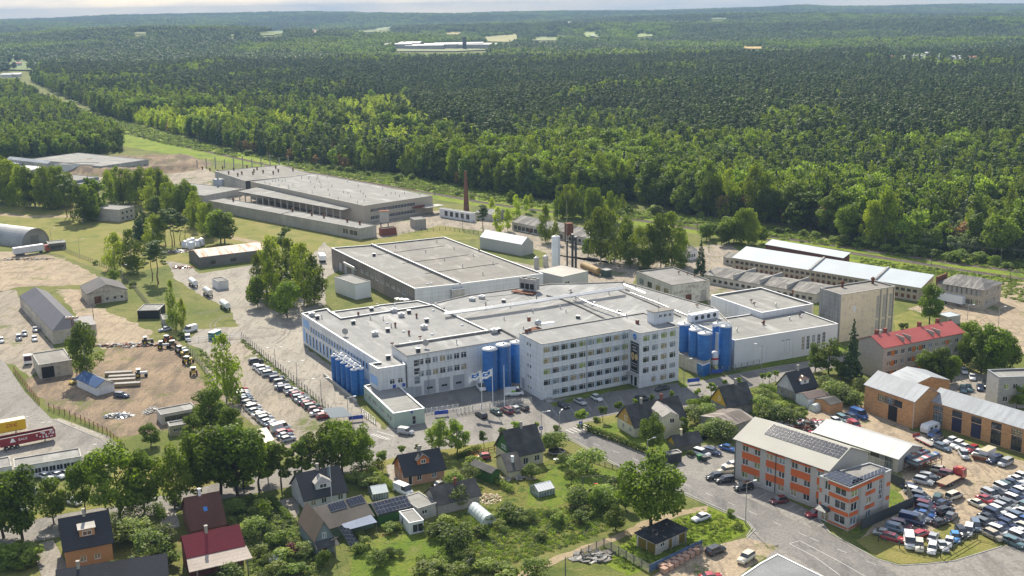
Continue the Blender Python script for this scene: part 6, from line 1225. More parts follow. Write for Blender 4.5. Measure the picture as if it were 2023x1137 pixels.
def tunnel(label,A,Bp,w,h,m=None,rib=True):
 p0,p1=G(*A),G(*Bp);d=p1-p0;L=d.length;e=empty('greenhouse',p0,math.atan2(d.y,d.x),label,'greenhouse');mb=MB();n=12;pr=[(w/2*-math.cos(math.pi*i/n),h*math.sin(math.pi*i/n)**.8)for i in range(n+1)]
 for i in range(n):a,b=pr[i],pr[i+1];mb.add([(0,a[0],a[1]),(L,a[0],a[1]),(L,b[0],b[1]),(0,b[0],b[1])],[(0,1,2,3)],0,True)
 for x in (0,L):mb.add([(x,a,b)for a,b in pr],[tuple(range(n+1))])
 mb.build('cover',m or poly_m,e);rb=MB()
 for k in range(int(L/1.4)+1):
  x=k*L/int(L/1.4)
  for i in range(n):rb.rod((x,pr[i][0]*1.01,pr[i][1]*1.01),(x,pr[i+1][0]*1.01,pr[i+1][1]*1.01),.035,4)
 rb.build('hoop',steel,e);return e
tunnel('silvery arched tunnel greenhouse on the garden lawn',(937,1011),(967,1036),3.2,2.3);tunnel('long low tunnel greenhouse between the lilac-gabled house and the scrap heap',(1604,812),(1636,801),2.6,1.9)
def glasshouse(label,A,Bp,w,h,name='greenhouse',m=None):
 p0,p1=G(*A),G(*Bp);d=p1-p0;L=d.length;e=empty(name,p0,math.atan2(d.y,d.x),label,'greenhouse');mb=MB();m=m or poly_m
 mb.slab((0,0,h*.6),(L,0,h*.6),(L,w/2,h),(0,w/2,h),.03);mb.slab((L,w,h*.6),(0,w,h*.6),(0,w/2,h),(L,w/2,h),.03);mb.build('roof_glazing',m,e)
 g_=MB();g_.box(0,L,0,.03,.1,h*.6-.04);g_.box(0,L,w-.03,w,.1,h*.6-.04);g_.add([(0,0,0),(0,w,0),(0,w,h*.6),(0,w/2,h),(0,0,h*.6)],[(0,1,2,3,4)]);g_.add([(L,0,0),(L,w,0),(L,w,h*.6),(L,w/2,h),(L,0,h*.6)],[(0,1,2,3,4)]);g_.build('wall_glazing',glass_p,e)
 f=MB()
 for k in range(7):x=L*k/6;f.rod((x,0,0),(x,0,h*.6),.035,4);f.rod((x,0,h*.61),(x,w/2,h*1.01),.035,4);f.rod((x,w,h*.61),(x,w/2,h*1.01),.035,4)
 f.rod((0,w/2,h+.02),(L,w/2,h+.02),.04,4);f.rod((0,0,h*.61),(L,0,h*.61),.04,4);f.build('frame',white,e);return e
glasshouse('bigger glass greenhouse full of green plants behind the solar sheds',(737,989),(768,984),4.6,2.6);glasshouse('small wire-framed cold frame among flower beds at the lower left',(533,1121),(560,1117),3.0,1.8);glasshouse('greenhouse with dazzling white film roof in the middle garden',(1064,984),(1096,976),4.0,2.6,m=mat('white_film',(.85,.85,.84),.25,var=.03,bump=0,spec=.8))
e=empty('trampoline',G(1099.5,897),0,'round black trampoline behind the steep-roofed green-gabled house','trampoline');MB().cyl(0,0,.85,.92,2.0,n=20).build('mat',black_m,e)
for k in range(6):MB().rod((1.95*math.cos(k*1.05),1.95*math.sin(k*1.05),0),(1.95*math.cos(k*1.05),1.95*math.sin(k*1.05),.85),.05,5).build('leg',steel,e)
mb=MB()
for k in range(20):a,b=k*.314,(k+1)*.314;mb.rod((2.05*math.cos(a),2.05*math.sin(a),.93),(2.05*math.cos(b),2.05*math.sin(b),.93),.08,5)
mb.build('rim',steel,e)
e=empty('garden_swing',G(1172,960),.1,'wooden A-frame garden swing standing on the dry lawn','swing');mb=MB().rod((-2.6,0,2.5),(2.6,0,2.5),.08,6);mb.build('beam',wood_g,e)
for x in (-2.5,2.5):
 for y in (-1.2,1.2):MB().rod((x,y,0),(x*.97,0,2.5),.07,6).build('leg',wood_g,e)
for y in (-.4,.4):MB().rod((.6+y,0,.6),(.6+y,0,2.45),.02,4).build('rope',white,e)
MB().box(.1,1.1,-.2,.2,.55,.6).build('seat',mat('sign_red',(.5,.02,.02)),e)
e=empty('fountain',G(1004+95,912),0,'small white round garden table on the lawn near the trampoline','table');MB().cyl(0,0,.65,.72,.7,n=14).build('top',white,e);MB().cyl(0,0,0,.65,.08,n=8).build('leg',white,e);e.name='garden_table'
#  vehicles
tyre=mat('tyre',(.02,.02,.02),.9,var=.1,bump=0);rim=mat('wheel_rim',(.4,.4,.42),.35,metal=.6,bump=0);cglass=glass_mat('car_glass',(.03,.035,.045),.06);lampm=mat('headlamp',(.7,.7,.72),.15,bump=0,var=.02,spec=.8);tailm=mat('tail_lamp',(.35,.01,.01),.25,bump=0,var=.02)
PAINT={}
def paint_m(c):
 cols=dict(white=(.72,.73,.74),silver=(.40,.42,.44),grey=(.14,.15,.16),black=(.014,.015,.018),navy=(.015,.03,.09),blue=(.02,.09,.3),red=(.36,.02,.03),maroon=(.14,.015,.025),green=(.04,.09,.075),teal=(.1,.2,.22),beige=(.45,.4,.31),yellow=(.6,.42,.03),orange=(.5,.11,.02),cream=(.6,.56,.44),skyblue=(.05,.25,.6),brown=(.12,.07,.045),steelblue=(.12,.17,.23))
 if c not in PAINT:
  m=mat('paint_'+c,cols[c],.28,var=.03,bump=0,spec=.6,metal=.0);m.node_tree.nodes['Principled BSDF'].inputs['Coat Weight'].default_value=.6;PAINT[c]=m
 return PAINT[c]
KD={'hatch':(4.1,1.74,.92,1.5,.86,.70,.53,.12,.03),'sedan':(4.6,1.78,.92,1.44,.88,.70,.56,.26,.14),'wagon':(4.7,1.8,.94,1.5,.88,.71,.57,.08,.02),'suv':(4.6,1.86,1.1,1.74,1.05,.72,.6,.1,.02),'mpv':(4.6,1.84,1.0,1.75,.98,.82,.62,.07,.01),'van':(5.4,2.0,1.25,2.35,1.15,.86,.73,.02,.0),'smallvan':(4.3,1.8,1.1,1.85,1.0,.8,.66,.02,.0)}
CM={}
def car_mesh(k):
 if k in CM:return CM[k]
 L,Wd,zb,H,zh,ws,rf,rr_,rb=KD[k];w=Wd/2;X=lambda t:-L/2+L*t;body=MB();n=[]
 sec=[(0,.86,.32,zb-.12),(.025,.95,.24,zb-.03),(.12,1,.2,zb),(.45,1,.2,zb),(ws,1,.2,zb+.0),(.82 if ws<.8 else (ws+1)/2,.99,.2,zh),(.95,.93,.24,zh-.1),(1,.8,.32,zh-.3)]
 for t,f,z0,z1 in sec:n+=[(X(t),-w*f,z0),(X(t),-w*f*1.0,(z0+z1)/2),(X(t),-w*f*.94,z1),(X(t),w*f*.94,z1),(X(t),w*f,(z0+z1)/2),(X(t),w*f,z0)]
 fs=[]
 for i in range(len(sec)-1):
  a,b=i*6,(i+1)*6
  for j in range(6):fs.append((a+j,a+(j+1)%6,b+(j+1)%6,b+j))
 fs+=[(5,4,3,2,1,0),tuple(range(len(n)-6,len(n)))];body.add(n,fs,0,True);fs2=body
 ro=.8 if k not in ('van','smallvan')else .9;y1=w*.9;y2=w*ro;fr,rr2,bk=X(rf),X(rr_),X(rb)
 rx=[(fr,H-.03),((fr+rr2)/2,H),(rr2,H-.05)];v=[]
 for x,z in rx:v+=[(x,-y2,z),(x,y2,z)]
 body.add(v,[(0,1,3,2),(2,3,5,4)],0,True)
 if k in ('van','smallvan'):
  xm=X(.56);
  for s in (-1,1):body.add([(bk,s*y1,zb),(xm,s*y1,zb),(xm,s*y2,H-.01),(rr2,s*y2,H-.05)],[(0,1,2,3)])
  body.add([(bk,-y1,zb),(bk,y1,zb),(rr2,y2,H-.05),(rr2,-y2,H-.05)],[(0,1,2,3)])
 gl=MB();xb=X(ws);xm=X(.56)if k in ('van','smallvan')else bk;xr=X(.56)if k in ('van','smallvan')else rr2;hz=H-.05 if k not in ('van','smallvan')else H-.02
 g=[(xb,-y1,zb),(xb,y1,zb),(fr,y2*.99,H-.04),(fr,-y2*.99,H-.04),(xm,-y1,zb),(xm,y1,zb),(xr,y2*.99,hz-.01),(xr,-y2*.99,hz-.01)]
 gl.add(g,[(0,1,2,3),(4,0,3,7),(1,5,6,2)]+([(5,4,7,6)]if k not in ('van','smallvan')else []))
 wh_=MB();wh_.rod((0,-.11,0),(0,.11,0),.33 if k!='van' else .37,12);wh_.rod((0,-.12,0),(0,.12,0),.2,8,1)
 hl=MB().box(-.1,.06,-.16,.16,-.07,.07);tl=MB().box(-.05,.05,-.08,.08,-.14,.14)
 CM[k]=(body.mesh('body',paint_m('white')),gl.mesh('windows',cglass),wh_.mesh('wheel',[tyre,rim]),hl.mesh('headlight',lampm),tl.mesh('tail_light',tailm));return CM[k]
CARS=[]
def car_at(k,col,p,ang,label,group=None,detail=2,z=0.0,name=None,pitch=0):
 bo_,gl,wh_,hl,tl=car_mesh(k);L,Wd,zb,H,zh=KD[k][:5];w=Wd/2
 e=empty(name or ('van' if 'van' in k else 'car'),(p[0],p[1],z+.04),ang,label,'van' if 'van' in k else 'car',group);put('body',bo_,e,m=paint_m(col));put('windows',gl,e)
 for x in (-L*.31,L*.32):
  for y in (-w+.1,w-.1):put('wheel',wh_,e,(x,y,.32))
 if detail>1:
  for y in (-w*.62,w*.62):put('headlight',hl,e,(L*.485,y,zh-.22));put('tail_light',tl,e,(-L*.49,y*1.12,zb-.2))
 return e
def hd(p,dpx):
 a,b=G(*p),G(p[0]+dpx[0],p[1]+dpx[1]);return math.atan2(b.y-a.y,b.x-a.x)
KW=dict(hatch='hatchback',sedan='saloon',wagon='estate car',suv='off-roader',mpv='people carrier',van='van',smallvan='small van')
CW=dict(skyblue='bright blue',steelblue='slate blue',navy='navy blue',maroon='dark red')
def row(items,where,group,dpx,detail=2,jit=.05,note='counted from the far end',ref=None):
 fixed=hd(ref or (items[0][0],items[0][1]),dpx);gg=random.Random(len(items))
 for i,it in enumerate(items):
  x,y,c,k=it[:4];p=G(x,y,.6);a=fixed+gg.uniform(-jit,jit)+(math.pi if len(it)>4 and it[4]else 0)
  car_at(k,c,p,a,'%s %s, %s %s'%(CW.get(c,c),KW[k],od(i),where),group,detail)
Z4=lambda L:[(440+a/5.683,680+b/5.683,c,k)for a,b,c,k in L]
row(Z4([(372,190,'black','suv'),(405,248,'white','hatch'),(448,270,'white','suv'),(470,300,'white','hatch'),(525,330,'silver','suv'),(605,378,'navy','wagon'),(655,425,'grey','mpv'),(665,465,'silver','sedan'),(700,488,'navy','wagon'),(760,508,'white','hatch'),(790,540,'grey','sedan'),(840,560,'red','hatch'),(870,590,'steelblue','wagon'),(895,615,'silver','sedan'),(930,642,'black','sedan'),(965,665,'red','hatch'),(1005,692,'green','wagon'),(1040,728,'maroon','hatch'),(1070,768,'white','sedan'),(1135,803,'red','hatch')]),'from the far end of the row along the mesh fence','cars along the mesh fence',(10,-1.4))
row(Z4([(208,505,'red','hatch'),(215,535,'white','sedan'),(218,565,'white','suv'),(240,592,'steelblue','wagon'),(262,615,'steelblue','hatch'),(295,650,'grey','wagon'),(318,680,'beige','sedan'),(345,708,'white','mpv'),(370,745,'silver','hatch'),(415,780,'white','sedan'),(455,805,'beige','mpv'),(480,835,'silver','suv'),(515,868,'white','hatch'),(560,893,'steelblue','sedan'),(600,915,'red','hatch'),(650,945,'white','van'),(690,985,'red','wagon'),(700,1022,'steelblue','sedan'),(735,1060,'silver','hatch')]),'from the far end of the row beside the trees','cars in the row beside the trees',(10,-2.4))
Z8=lambda L:[(880+a/6.318,700+b/6.318,c,k)for a,b,c,k in L]
row(Z8([(445,750,'black','wagon'),(630,710,'green','sedan'),(768,700,'maroon','suv'),(860,675,'silver','hatch'),(965,658,'black','wagon')]),'from the left of the five in front of the flagpoles','cars in front of the flagpoles',(-10,-6))
def single(k,c,x,y,dpx,label,**kw):return car_at(k,c,G(x,y,.6),hd((x,y),dpx),label,**kw)
single('van','white',949.6,765,(8,9),'white panel van parked at the grey loading door by the fat blue silos');v_=single('van','white',1016,777,(10,-.5),'white panel van with green leaf mark beside the left end of the office block');MB().box(-.9,.3,-1.03,-1.01,1.3,1.8).build('leaf_mark',mat('leaf_green',(.2,.5,.03),.5,bump=0),v_)
row([(1113,800,'black','hatch'),(1146.5,793,'silver','sedan'),(1179.5,786,'white','hatch')],'from the left of the three nose-in below the office windows','cars below the office windows',(10,5));single('sedan','black',1307.6,766,(-10,2.4),'black saloon close to the office wall at its right end');single('suv','black',1269.7,788,(10,-1.5),'black off-roader half hidden by round street trees on the office apron')
single('smallvan','silver',802,853,(10,1.5),'silver small van parked by the gatehouse door end',name='van')
row([(1386,895,'white','mpv'),(1408,892,'navy','wagon'),(1438.6,885,'blue','sedan')],'from the left in the upper row beside the timber barn','cars beside the timber barn',(10,3));row([(1443,919,'white','hatch'),(1434.7,930,'beige','suv'),(1410.5,941,'black','hatch'),(1432,947,'black','wagon'),(1469,962,'black','suv'),(1539,988,'maroon','hatch'),(1609,1014,'red','hatch')],'from the far end of those beside the panel-clad block','cars beside the panel-clad block',(-10,1.6))
single('sedan','white',1385,1022,(-10,3.4),'white saloon alone on the grass by the big tree');single('suv','black',1414,1087,(10,-4),'black off-roader beside the slatted gate');single('suv','cream',1474,1102,(-9,6),'cream off-roader on the gravel by the road corner');single('sedan','red',1405,1139,(10,-1),'red saloon cut by the bottom edge')
Z5=lambda L:[(1700+a/4.944,880+b/4.944,c,k)for a,b,c,k in L]
row(Z5([(500,410,'navy','wagon'),(525,450,'white','mpv'),(585,495,'grey','mpv'),(610,540,'navy','wagon'),(640,590,'maroon','mpv'),(640,635,'navy','suv'),(625,672,'blue','sedan'),(590,708,'grey','wagon')]),'from the far end beside the dark board fence','cars beside the dark board fence',(10,2.5))
row(Z5([(505,735,'navy','van'),(395,775,'maroon','mpv'),(345,815,'steelblue','smallvan'),(235,855,'silver','sedan'),(320,900,'red','wagon')]),'from the top at the board fence corner','cars at the corner of the board fence',(10,2.5),ref=(1780,1040))
row(Z5([(475,945,'white','van'),(572,980,'cream','suv'),(700,1003,'white','wagon'),(800,978,'silver','sedan'),(865,938,'white','sedan'),(925,895,'skyblue','hatch'),(990,845,'black','wagon'),(1055,830,'white','mpv'),(1125,785,'steelblue','mpv')]),'from the left along the lower scrapyard wire fence','cars along the wire fence',(2,8),jit=.25,ref=(1840,1075))
row(Z5([(590,862,'red','wagon'),(710,892,'silver','sedan'),(780,748,'black','hatch'),(888,685,'grey','hatch'),(828,640,'black','suv'),(812,562,'navy','hatch'),(755,512,'green','mpv'),(915,490,'cream','mpv')]),'counted upwards in the middle of the sandy scrapyard','cars in the middle of the scrapyard',(10,-6),jit=.3,ref=(1850,1010))
row(Z5([(615,350,'silver','suv'),(668,302,'silver','wagon'),(780,243,'beige','suv'),(742,340,'black','hatch'),(860,287,'maroon','mpv')]),'of those between the car racks and the red tow truck','cars by the tow truck',(10,3),jit=.5)
row(Z5([(1145,568,'cream','sedan'),(1225,528,'red','sedan'),(1268,478,'silver','mpv'),(1335,455,'black','sedan'),(1392,420,'white','mpv'),(1440,398,'green','wagon'),(1488,368,'navy','sedan'),(1535,335,'white','sedan'),(1590,305,'white','hatch')]),'counted upwards in the outermost row of the crowded lot','outermost row of the crowded lot',(10,4),jit=.12,ref=(1990,960))
row(Z5([(1215,755,'grey','wagon'),(1245,705,'black','sedan'),(1300,668,'navy','mpv'),(1345,635,'white','wagon'),(1390,600,'silver','wagon'),(1445,570,'grey','wagon'),(1500,530,'white','mpv'),(1530,488,'navy','wagon'),(1580,455,'white','wagon'),(1640,430,'silver','sedan')]),'counted upwards in the second row of the crowded lot','second row of the crowded lot',(10,4),jit=.1,ref=(1990,960))
row(Z5([(1300,880,'beige','suv'),(1345,835,'white','mpv'),(1390,800,'navy','sedan'),(1440,765,'navy','wagon'),(1495,735,'white','wagon'),(1540,695,'steelblue','wagon'),(1590,650,'white','sedan'),(1640,615,'teal','mpv')]),'counted upwards in the third row of the crowded lot','third row of the crowded lot',(10,4),jit=.1,ref=(1990,960))
row(Z5([(1500,945,'teal','wagon'),(1550,895,'white','mpv'),(1575,850,'white','sedan'),(1610,800,'cream','hatch'),(1650,750,'blue','wagon')]),'upwards in the rightmost row of the crowded lot','last row of the crowded lot',(10,4),jit=.1,ref=(1990,960))
Z7=lambda L:[(1840+a/9.475,820+b/9.475,c,k)for a,b,c,k in L]
row(Z7([(60,350,'blue','hatch'),(110,440,'black','sedan'),(355,480,'white','hatch'),(480,545,'white','wagon'),(600,600,'white','sedan'),(760,630,'red','hatch'),(880,705,'white','sedan'),(1190,835,'navy','mpv'),(1390,890,'silver','mpv')]),'from the left of the row before the brick wing','cars before the brick wing',(-10,4),jit=.12,ref=(1900,890))
single('wagon','steelblue',1862,883,(10,4),'slate blue estate car standing alone left of the red trailer line');single('mpv','silver',1904,898,(5,7),'silver people carrier standing forward of the row before the brick wing')
row([(1653,832,'white','hatch'),(1665,828,'teal','mpv'),(1683,826,'navy','mpv'),(1687.5,840,'red','smallvan')],'from the left near the brick workshop corner','vehicles near the brick workshop corner',(10,5));single('van','blue',1697,820,(10,4),'bright blue high-roofed van outside the brick workshop')
row([(2.5,672,'white','hatch'),(37,667,'silver','mpv'),(48.5,659,'silver','hatch'),(70,651,'silver','hatch'),(68.3,669,'white','hatch')],'of five parked beside the dark-roofed farm building','cars beside the farm building',(1,6),detail=1)
single('sedan','silver',326,650,(-10,2),'silver saloon on grass by the column-shaped birch');single('van','white',376,652,(-10,3),'white van by the gate of the dirt yard');single('smallvan','white',371,668,(2,8),'small white van nearest the yard gate');single('wagon','navy',240,780,(10,1),'navy blue estate car in the dirt yard beside the blue-roofed hut');single('hatch','yellow',148,752,(-10,4),'yellow hatchback outside the shabby garage')
row([(92,941,'white','hatch'),(115,938,'white','sedan'),(137,936,'silver','hatch'),(8,1012,'silver','sedan'),(40,1003,'white','hatch'),(145,990,'white','sedan'),(70,972,'grey','hatch')],'among the cars half hidden by the street trees at the lower left','cars behind the lower left trees',(10,3))
single('hatch','red',953,902,(-10,1),'red hatchback behind the garden gate of the green-gabled house');single('sedan','black',872,956,(10,-3),'black saloon beside the orange-gabled house');single('van','white',797,970,(9,4),'white camper van between the orange-gabled house and the sheds')
row([(738.5,431,'navy','wagon'),(779,424.5,'white','sedan'),(802,420.5,'silver','mpv')],'from the left below the end wall of the huge works','cars at the huge works',(10,-1),detail=1)
row([(1903,769,'teal','wagon'),(1914,767,'teal','hatch'),(1936,765,'navy','sedan'),(1948,761,'black','mpv'),(1960,756,'silver','hatch'),(1972,750,'maroon','hatch'),(1905,732,'white','sedan'),(1921,745,'white','hatch')],'in the yard behind the apartment block','cars behind the apartment block',(2,7),detail=1)
def wheels(e,xs,y,r=.5,w=.3):
 for x in xs:
  for s in (-1,1):MB().rod((0,-w/2,0),(0,w/2,0),r,12).rod((0,-w/2-.01,0),(0,w/2+.01,0),r*.55,8,1).build('wheel',[tyre,rim],e,(x,s*y,r))
def lorry_cab(e,x,m,w=1.22,h=2.7):
 mb=MB();mb.hexa([(x,-w,.6),(x+2.1,-w,.6),(x+2.1,w,.6),(x,w,.6),(x,-w,h),(x+1.8,-w*.95,h),(x+1.8,w*.95,h),(x,w,h)]);mb.build('cab',m,e)
 MB().hexa([(x+2.03,-w*.9,1.5),(x+2.1,-w*.9,1.5),(x+2.1,w*.9,1.5),(x+2.03,w*.9,1.5),(x+1.86,-w*.86,h-.25),(x+1.9,-w*.86,h-.25),(x+1.9,w*.86,h-.25),(x+1.86,w*.86,h-.25)]).build('windscreen',cglass,e)
 for s in (-1,1):MB().box(x+.9,x+1.75,min(s*w,s*(w+.02)),max(s*w,s*(w+.02)),1.5,h-.35).build('side_window',cglass,e)
redp=paint_m('red');a_=hd((1880,945),(-10,5.2));e=empty('tow_truck',G(1879,953),a_+math.pi,'red and yellow tow truck with an empty wooden flatbed','truck');lorry_cab(e,2.6,redp);MB().box(4.72,4.8,-1.1,1.1,.6,1.4).build('grille',paint_m('yellow'),e);MB().box(-4.6,2.3,-1.2,1.2,1.0,1.2).build('flatbed',mat('bed_planks',(.42,.32,.22),.9,'plank',axis='Y'),e);MB().box(-4.7,2.4,-.5,.5,.6,.98).build('chassis',redp,e);MB().box(2.9,4.2,-.6,.6,2.7,2.9).build('beacon_bar',paint_m('orange'),e);wheels(e,(-2.6,-1.5,3.8),1.0)
e=empty('flatbed_trailer',G(1827,874),hd((1827,874),(10,5)),'low red and white car trailer at the edge of the sandy yard','trailer');MB().box(-3.2,3.2,-1.1,1.1,.5,.62).build('deck',conc_s,e);MB().box(-3.3,-3.2,-1.1,1.1,.5,1.3).build('headboard',redp,e);MB().box(-3.2,3.2,-1.16,-1.1,.45,.7).build('side_rail',redp,e);wheels(e,(-.6,.6),1.0,.32)
e=empty('caravan',G(1837,853),hd((1837,853),(10,-4)),'white touring caravan parked at the corner of the brick workshop','caravan');mb=MB();pf=[(-2.6,.5),(2.6,.5),(2.8,1.3),(2.3,2.4),(-2.4,2.5),(-2.8,1.6)];mb.add([(x,-1.1,z)for x,z in pf]+[(x,1.1,z)for x,z in pf],[tuple(range(6)),tuple(range(11,5,-1))]+[(i,i+6,(i+1)%6+6,(i+1)%6)for i in range(6)]);mb.build('body',white,e);MB().box(-1.6,-.6,-1.13,-1.1,1.3,1.9).build('window',cglass,e);MB().box(.3,1.4,-1.13,-1.1,1.3,1.9).build('window',cglass,e);wheels(e,(-.2,),1.0,.32)
e=empty('caravan',G(1950,902),hd((1950,902),(-10,5)),'boxy white trailer among the cars before the brick wing','trailer');e.name='box_trailer';MB().box(-2.2,2.2,-1.0,1.0,.5,2.1).build('body',white,e);MB().box(-2.25,2.25,-1.05,1.05,2.1,2.2).build('roof',cream,e);wheels(e,(0,),1.0,.32)
e=empty('skip',G(1936,908),hd((1936,908),(10,2)),'open rust-red metal skip in front of the parked cars','skip');mb=MB();mb.hexa([(-1.3,-.8,0),(1.3,-.8,0),(1.3,.8,0),(-1.3,.8,0),(-1.8,-1,1.1),(1.8,-1,1.1),(1.8,1,1.1),(-1.8,1,1.1)]);mb.build('tub',rust,e);MB().box(-1.6,1.6,-.85,.85,1.11,1.12).build('load',black_m,e)
def semi(A,Bp,label,boxm,roofm,h=3.9,cab=None,name='semi_trailer',open_top=False,lettering=None,L=13.4):
 p0,p1=G(*A),G(*Bp);d=p1-p0;c=(p0+p1)/2;e=empty(name,c,math.atan2(d.y,d.x),label,'lorry' if cab else 'trailer');x0,x1=-L/2,L/2
 mb=MB();mb.box(x0,x1,-1.25,1.25,1.15,h,0)
 if open_top:mb=MB();mb.box(x0,x1,-1.25,-1.17,1.15,h);mb.box(x0,x1,1.17,1.25,1.15,h);mb.box(x0,x0+.08,-1.17,1.17,1.15,h);mb.box(x1-.08,x1,-1.17,1.17,1.15,h);mb.box(x0+.08,x1-.08,-1.17,1.17,1.15,h-.5)
 mb.build('box',boxm,e)
 if not open_top:MB().box(x0-.02,x1+.02,-1.27,1.27,h,h+.06).build('roof',roofm,e)
 else:MB().box(x0+.08,x1-.08,-1.17,1.17,h-.495,h-.48).build('load',dark_steel,e)
 MB().box(x0+.2,x1-.2,-.5,.5,.8,1.14).build('chassis',dark_steel,e);wheels(e,(x0+1.5,x0+2.8,x0+4.1),1.0)
 if cab:lorry_cab(e,x1+.5,cab,h=3.3);wheels(e,(x1+1.6,x1-1.2),1.0)
 else:MB().box(x1-2.6,x1-2.4,-.8,.8,0,.8).build('landing_leg',steel,e)
 for t,x,z,sz,m_,sh in lettering or ():put('lettering',text_mesh(t,sz,m_,shear=sh),e,(x,-1.265,z),(math.pi/2,0,0))
 return e
dhy=mat('courier_yellow',(.72,.48,.02),.45,var=.04,bump=0);dhr=mat('courier_red',(.4,.03,.03),.5,bump=0)
semi((-48,870),(43,853),'yellow box trailer with dark red lettering at the left edge',dhy,mat('cream_roof',(.7,.6,.42),.6),lettering=[('DHL',3.2,2.75,1.5,dhr,.35)])
rt=semi((18,886),(92,871),'dark red open-topped tipping trailer with white lettering',mat('tipper_red',(.24,.02,.035),.4,bump=0),None,h=3.3,open_top=True,lettering=[('BAUS',-1.2,2.3,.9,white,0)]);mb=MB();mb.add([(-4.3,-1.262,1.9),(-2.9,-1.262,1.9),(-3.4,-1.262,2.9),(-3.9,-1.262,2.9)],[(0,1,2,3)]);mb.build('emblem',white,rt)
mb=MB();g_=random.Random(2)
for i in range(12):
 for j in range(5):
  if g_.random()<.25+i*.05:x,z=2.0+i*.37,1.5+j*.34;mb.add([(x,-1.262,z),(x+.3,-1.262,z),(x+.36,-1.262,z+.28),(x+.06,-1.262,z+.28)],[(0,1,2,3)])
mb.build('check_pattern',white,rt)
semi((30,506),(84,498),'white box lorry with red cab beside the arched hangar',plaster,white,cab=redp,name='lorry')
semi((1860,597),(1893,604),'white trailer with blue lower side in the east yard',white,white,name='semi_trailer',L=11);semi((182,371),(200,366),'grey covered lorry by the blue-grey store below the quarry',steel,steel,L=8,h=3.2);semi((640,520),(634,512),'white box trailer parked behind the left broadleaf trees',white,white,L=7,h=3.2)
e=empty('lorry',G(56,718),hd((56,718),(1,8)),'white lorry tractor behind the shabby garage','lorry');lorry_cab(e,0,white,h=3.2);MB().box(-3,0,-.9,.9,.7,1.0).build('chassis',dark_steel,e);wheels(e,(-2,1.2),1.0)
for i,(x,y)in enumerate(((382,565),(411,584),(445,610))):
 e=empty('tanker_trailer',G(x,y),hd((x,y),(10,7)),'white milk tanker trailer standing on the grass edge, %s'%('farthest','middle one','nearest')[i],'tanker','milk tanker trailers');MB().rod((-3.4,0,2.0),(3.4,0,2.0),1.05,16).build('tank',alu if i==1 else white,e);MB().box(-3.3,3.3,-.5,.5,.7,1.0).build('chassis',dark_steel,e);MB().box(-3,3,-.3,.3,3.02,3.12).build('catwalk',steel,e);wheels(e,(-2.4,-1.2,2.4),.95)
def tractor(p,ang,c,label):
 e=empty('tractor',p,ang,label,'tractor','old tractors and loaders in the dirt yard');MB().box(0,2.0,-.4,.4,.9,1.6).build('bonnet',paint_m(c),e);MB().box(-1.1,0,-.7,.7,.9,1.6).build('body',paint_m(c),e);MB().box(-1.0,-.05,-.65,.65,1.61,2.5).build('cab',cglass,e);MB().box(-1.15,.1,-.8,.8,2.5,2.62).build('roof',white,e)
 for s in (-1,1):MB().rod((0,-.22,0),(0,.22,0),.8,14).rod((0,-.23,0),(0,.23,0),.4,8,1).build('wheel',[tyre,paint_m('yellow')],e,(-.8,s*.95,.8));MB().rod((0,-.15,0),(0,.15,0),.5,12).build('wheel',tyre,e,(1.6,s*.75,.5))
for i,(x,y,c,a,w)in enumerate(((278,744,'white',.3,'alone in the middle of the dirt yard'),(383,740,'yellow',1.8,'nearest the viewer in the line along the fence'),(372,718,'yellow',1.2,'second in the line along the fence'),(366,706,'yellow',2.4,'third in the line along the fence'),(358,697,'white',.9,'fourth in the line along the fence'),(341,686,'brown',2,'at the bend of the junk line'),(322,688,'silver',.2,'left of the bend of the junk line'),(291,679,'brown',.4,'at the right of the upper junk row'),(332,676,'orange',1.2,'behind the bend of the junk line'))):tractor(G(x,y),a,c,'%s tractor %s'%(c,w))
def heap(name,label,cx,cy,rx,ry,n,mats,s,h=.8,cat='heap',seed=0):
 g_=random.Random(seed+int(cx));mb=MB();c=G(cx,cy)
 for i in range(n):
  a,q=g_.uniform(0,6.28),g_.random()**.6;x,y=math.cos(a)*q*rx,math.sin(a)*q*ry;z=(1-q)*h*g_.random();L_,w,t=s*g_.uniform(.5,1.6),s*g_.uniform(.2,.7),s*g_.uniform(.1,.4);b=g_.uniform(0,3.14);ca,sa=math.cos(b),math.sin(b);tl=g_.uniform(-.3,.3)
  mb.hexa([(x+ca*u-sa*v,y+sa*u+ca*v,z+w_+tl*u)for w_ in (0,t)for u,v in ((-L_,-w),(L_,-w),(L_,w),(-L_,w))],g_.randrange(len(mats)))
 o=mb.build(name,mats,None,(c.x,c.y,0));tag(o,label,cat,kind='stuff');return o
heap('scrap_heap','row of rusty scrap machinery along the upper edge of the dirt yard',265,682,13,1.6,90,[rust,dark_steel,conc_s],.9);heap('scrap_heap','tangle of scrap car parts behind the shining garage roof',1590,842,11,5,260,[rust,dark_steel,white,paint_m('red'),black_m],.8,1.2);heap('rubbish_heap','heap of white and blue plastic rubbish on the dirt',233,822,4.2,2.2,110,[paint_m('silver'),conc_s,paint_m('steelblue'),paint_m('grey')],.45,1.2);heap('scrap_heap','junk lying below the parked white lorry',50,512,16,2,60,[rust,conc_s,dark_steel],.7);heap('stone_heap','pale rubble heap left of the timber shelter',300,812,2.2,3,50,[conc_s,dark_steel,wood_g],.5);heap('scrap_heap','junk in the bushes beside the tanks under the tall pines',352,497,8,3,70,[steel,rust,white],.8);heap('firewood_heap','heap of split firewood at the end of the long dark shed',965,985,3,3,160,[mat('fresh_wood',(.36,.27,.17),.9),cream],.25,.9);heap('scrap_heap','scrap metal between barn and trees',360,529,5,2,50,[redp,rust,steel],.6)
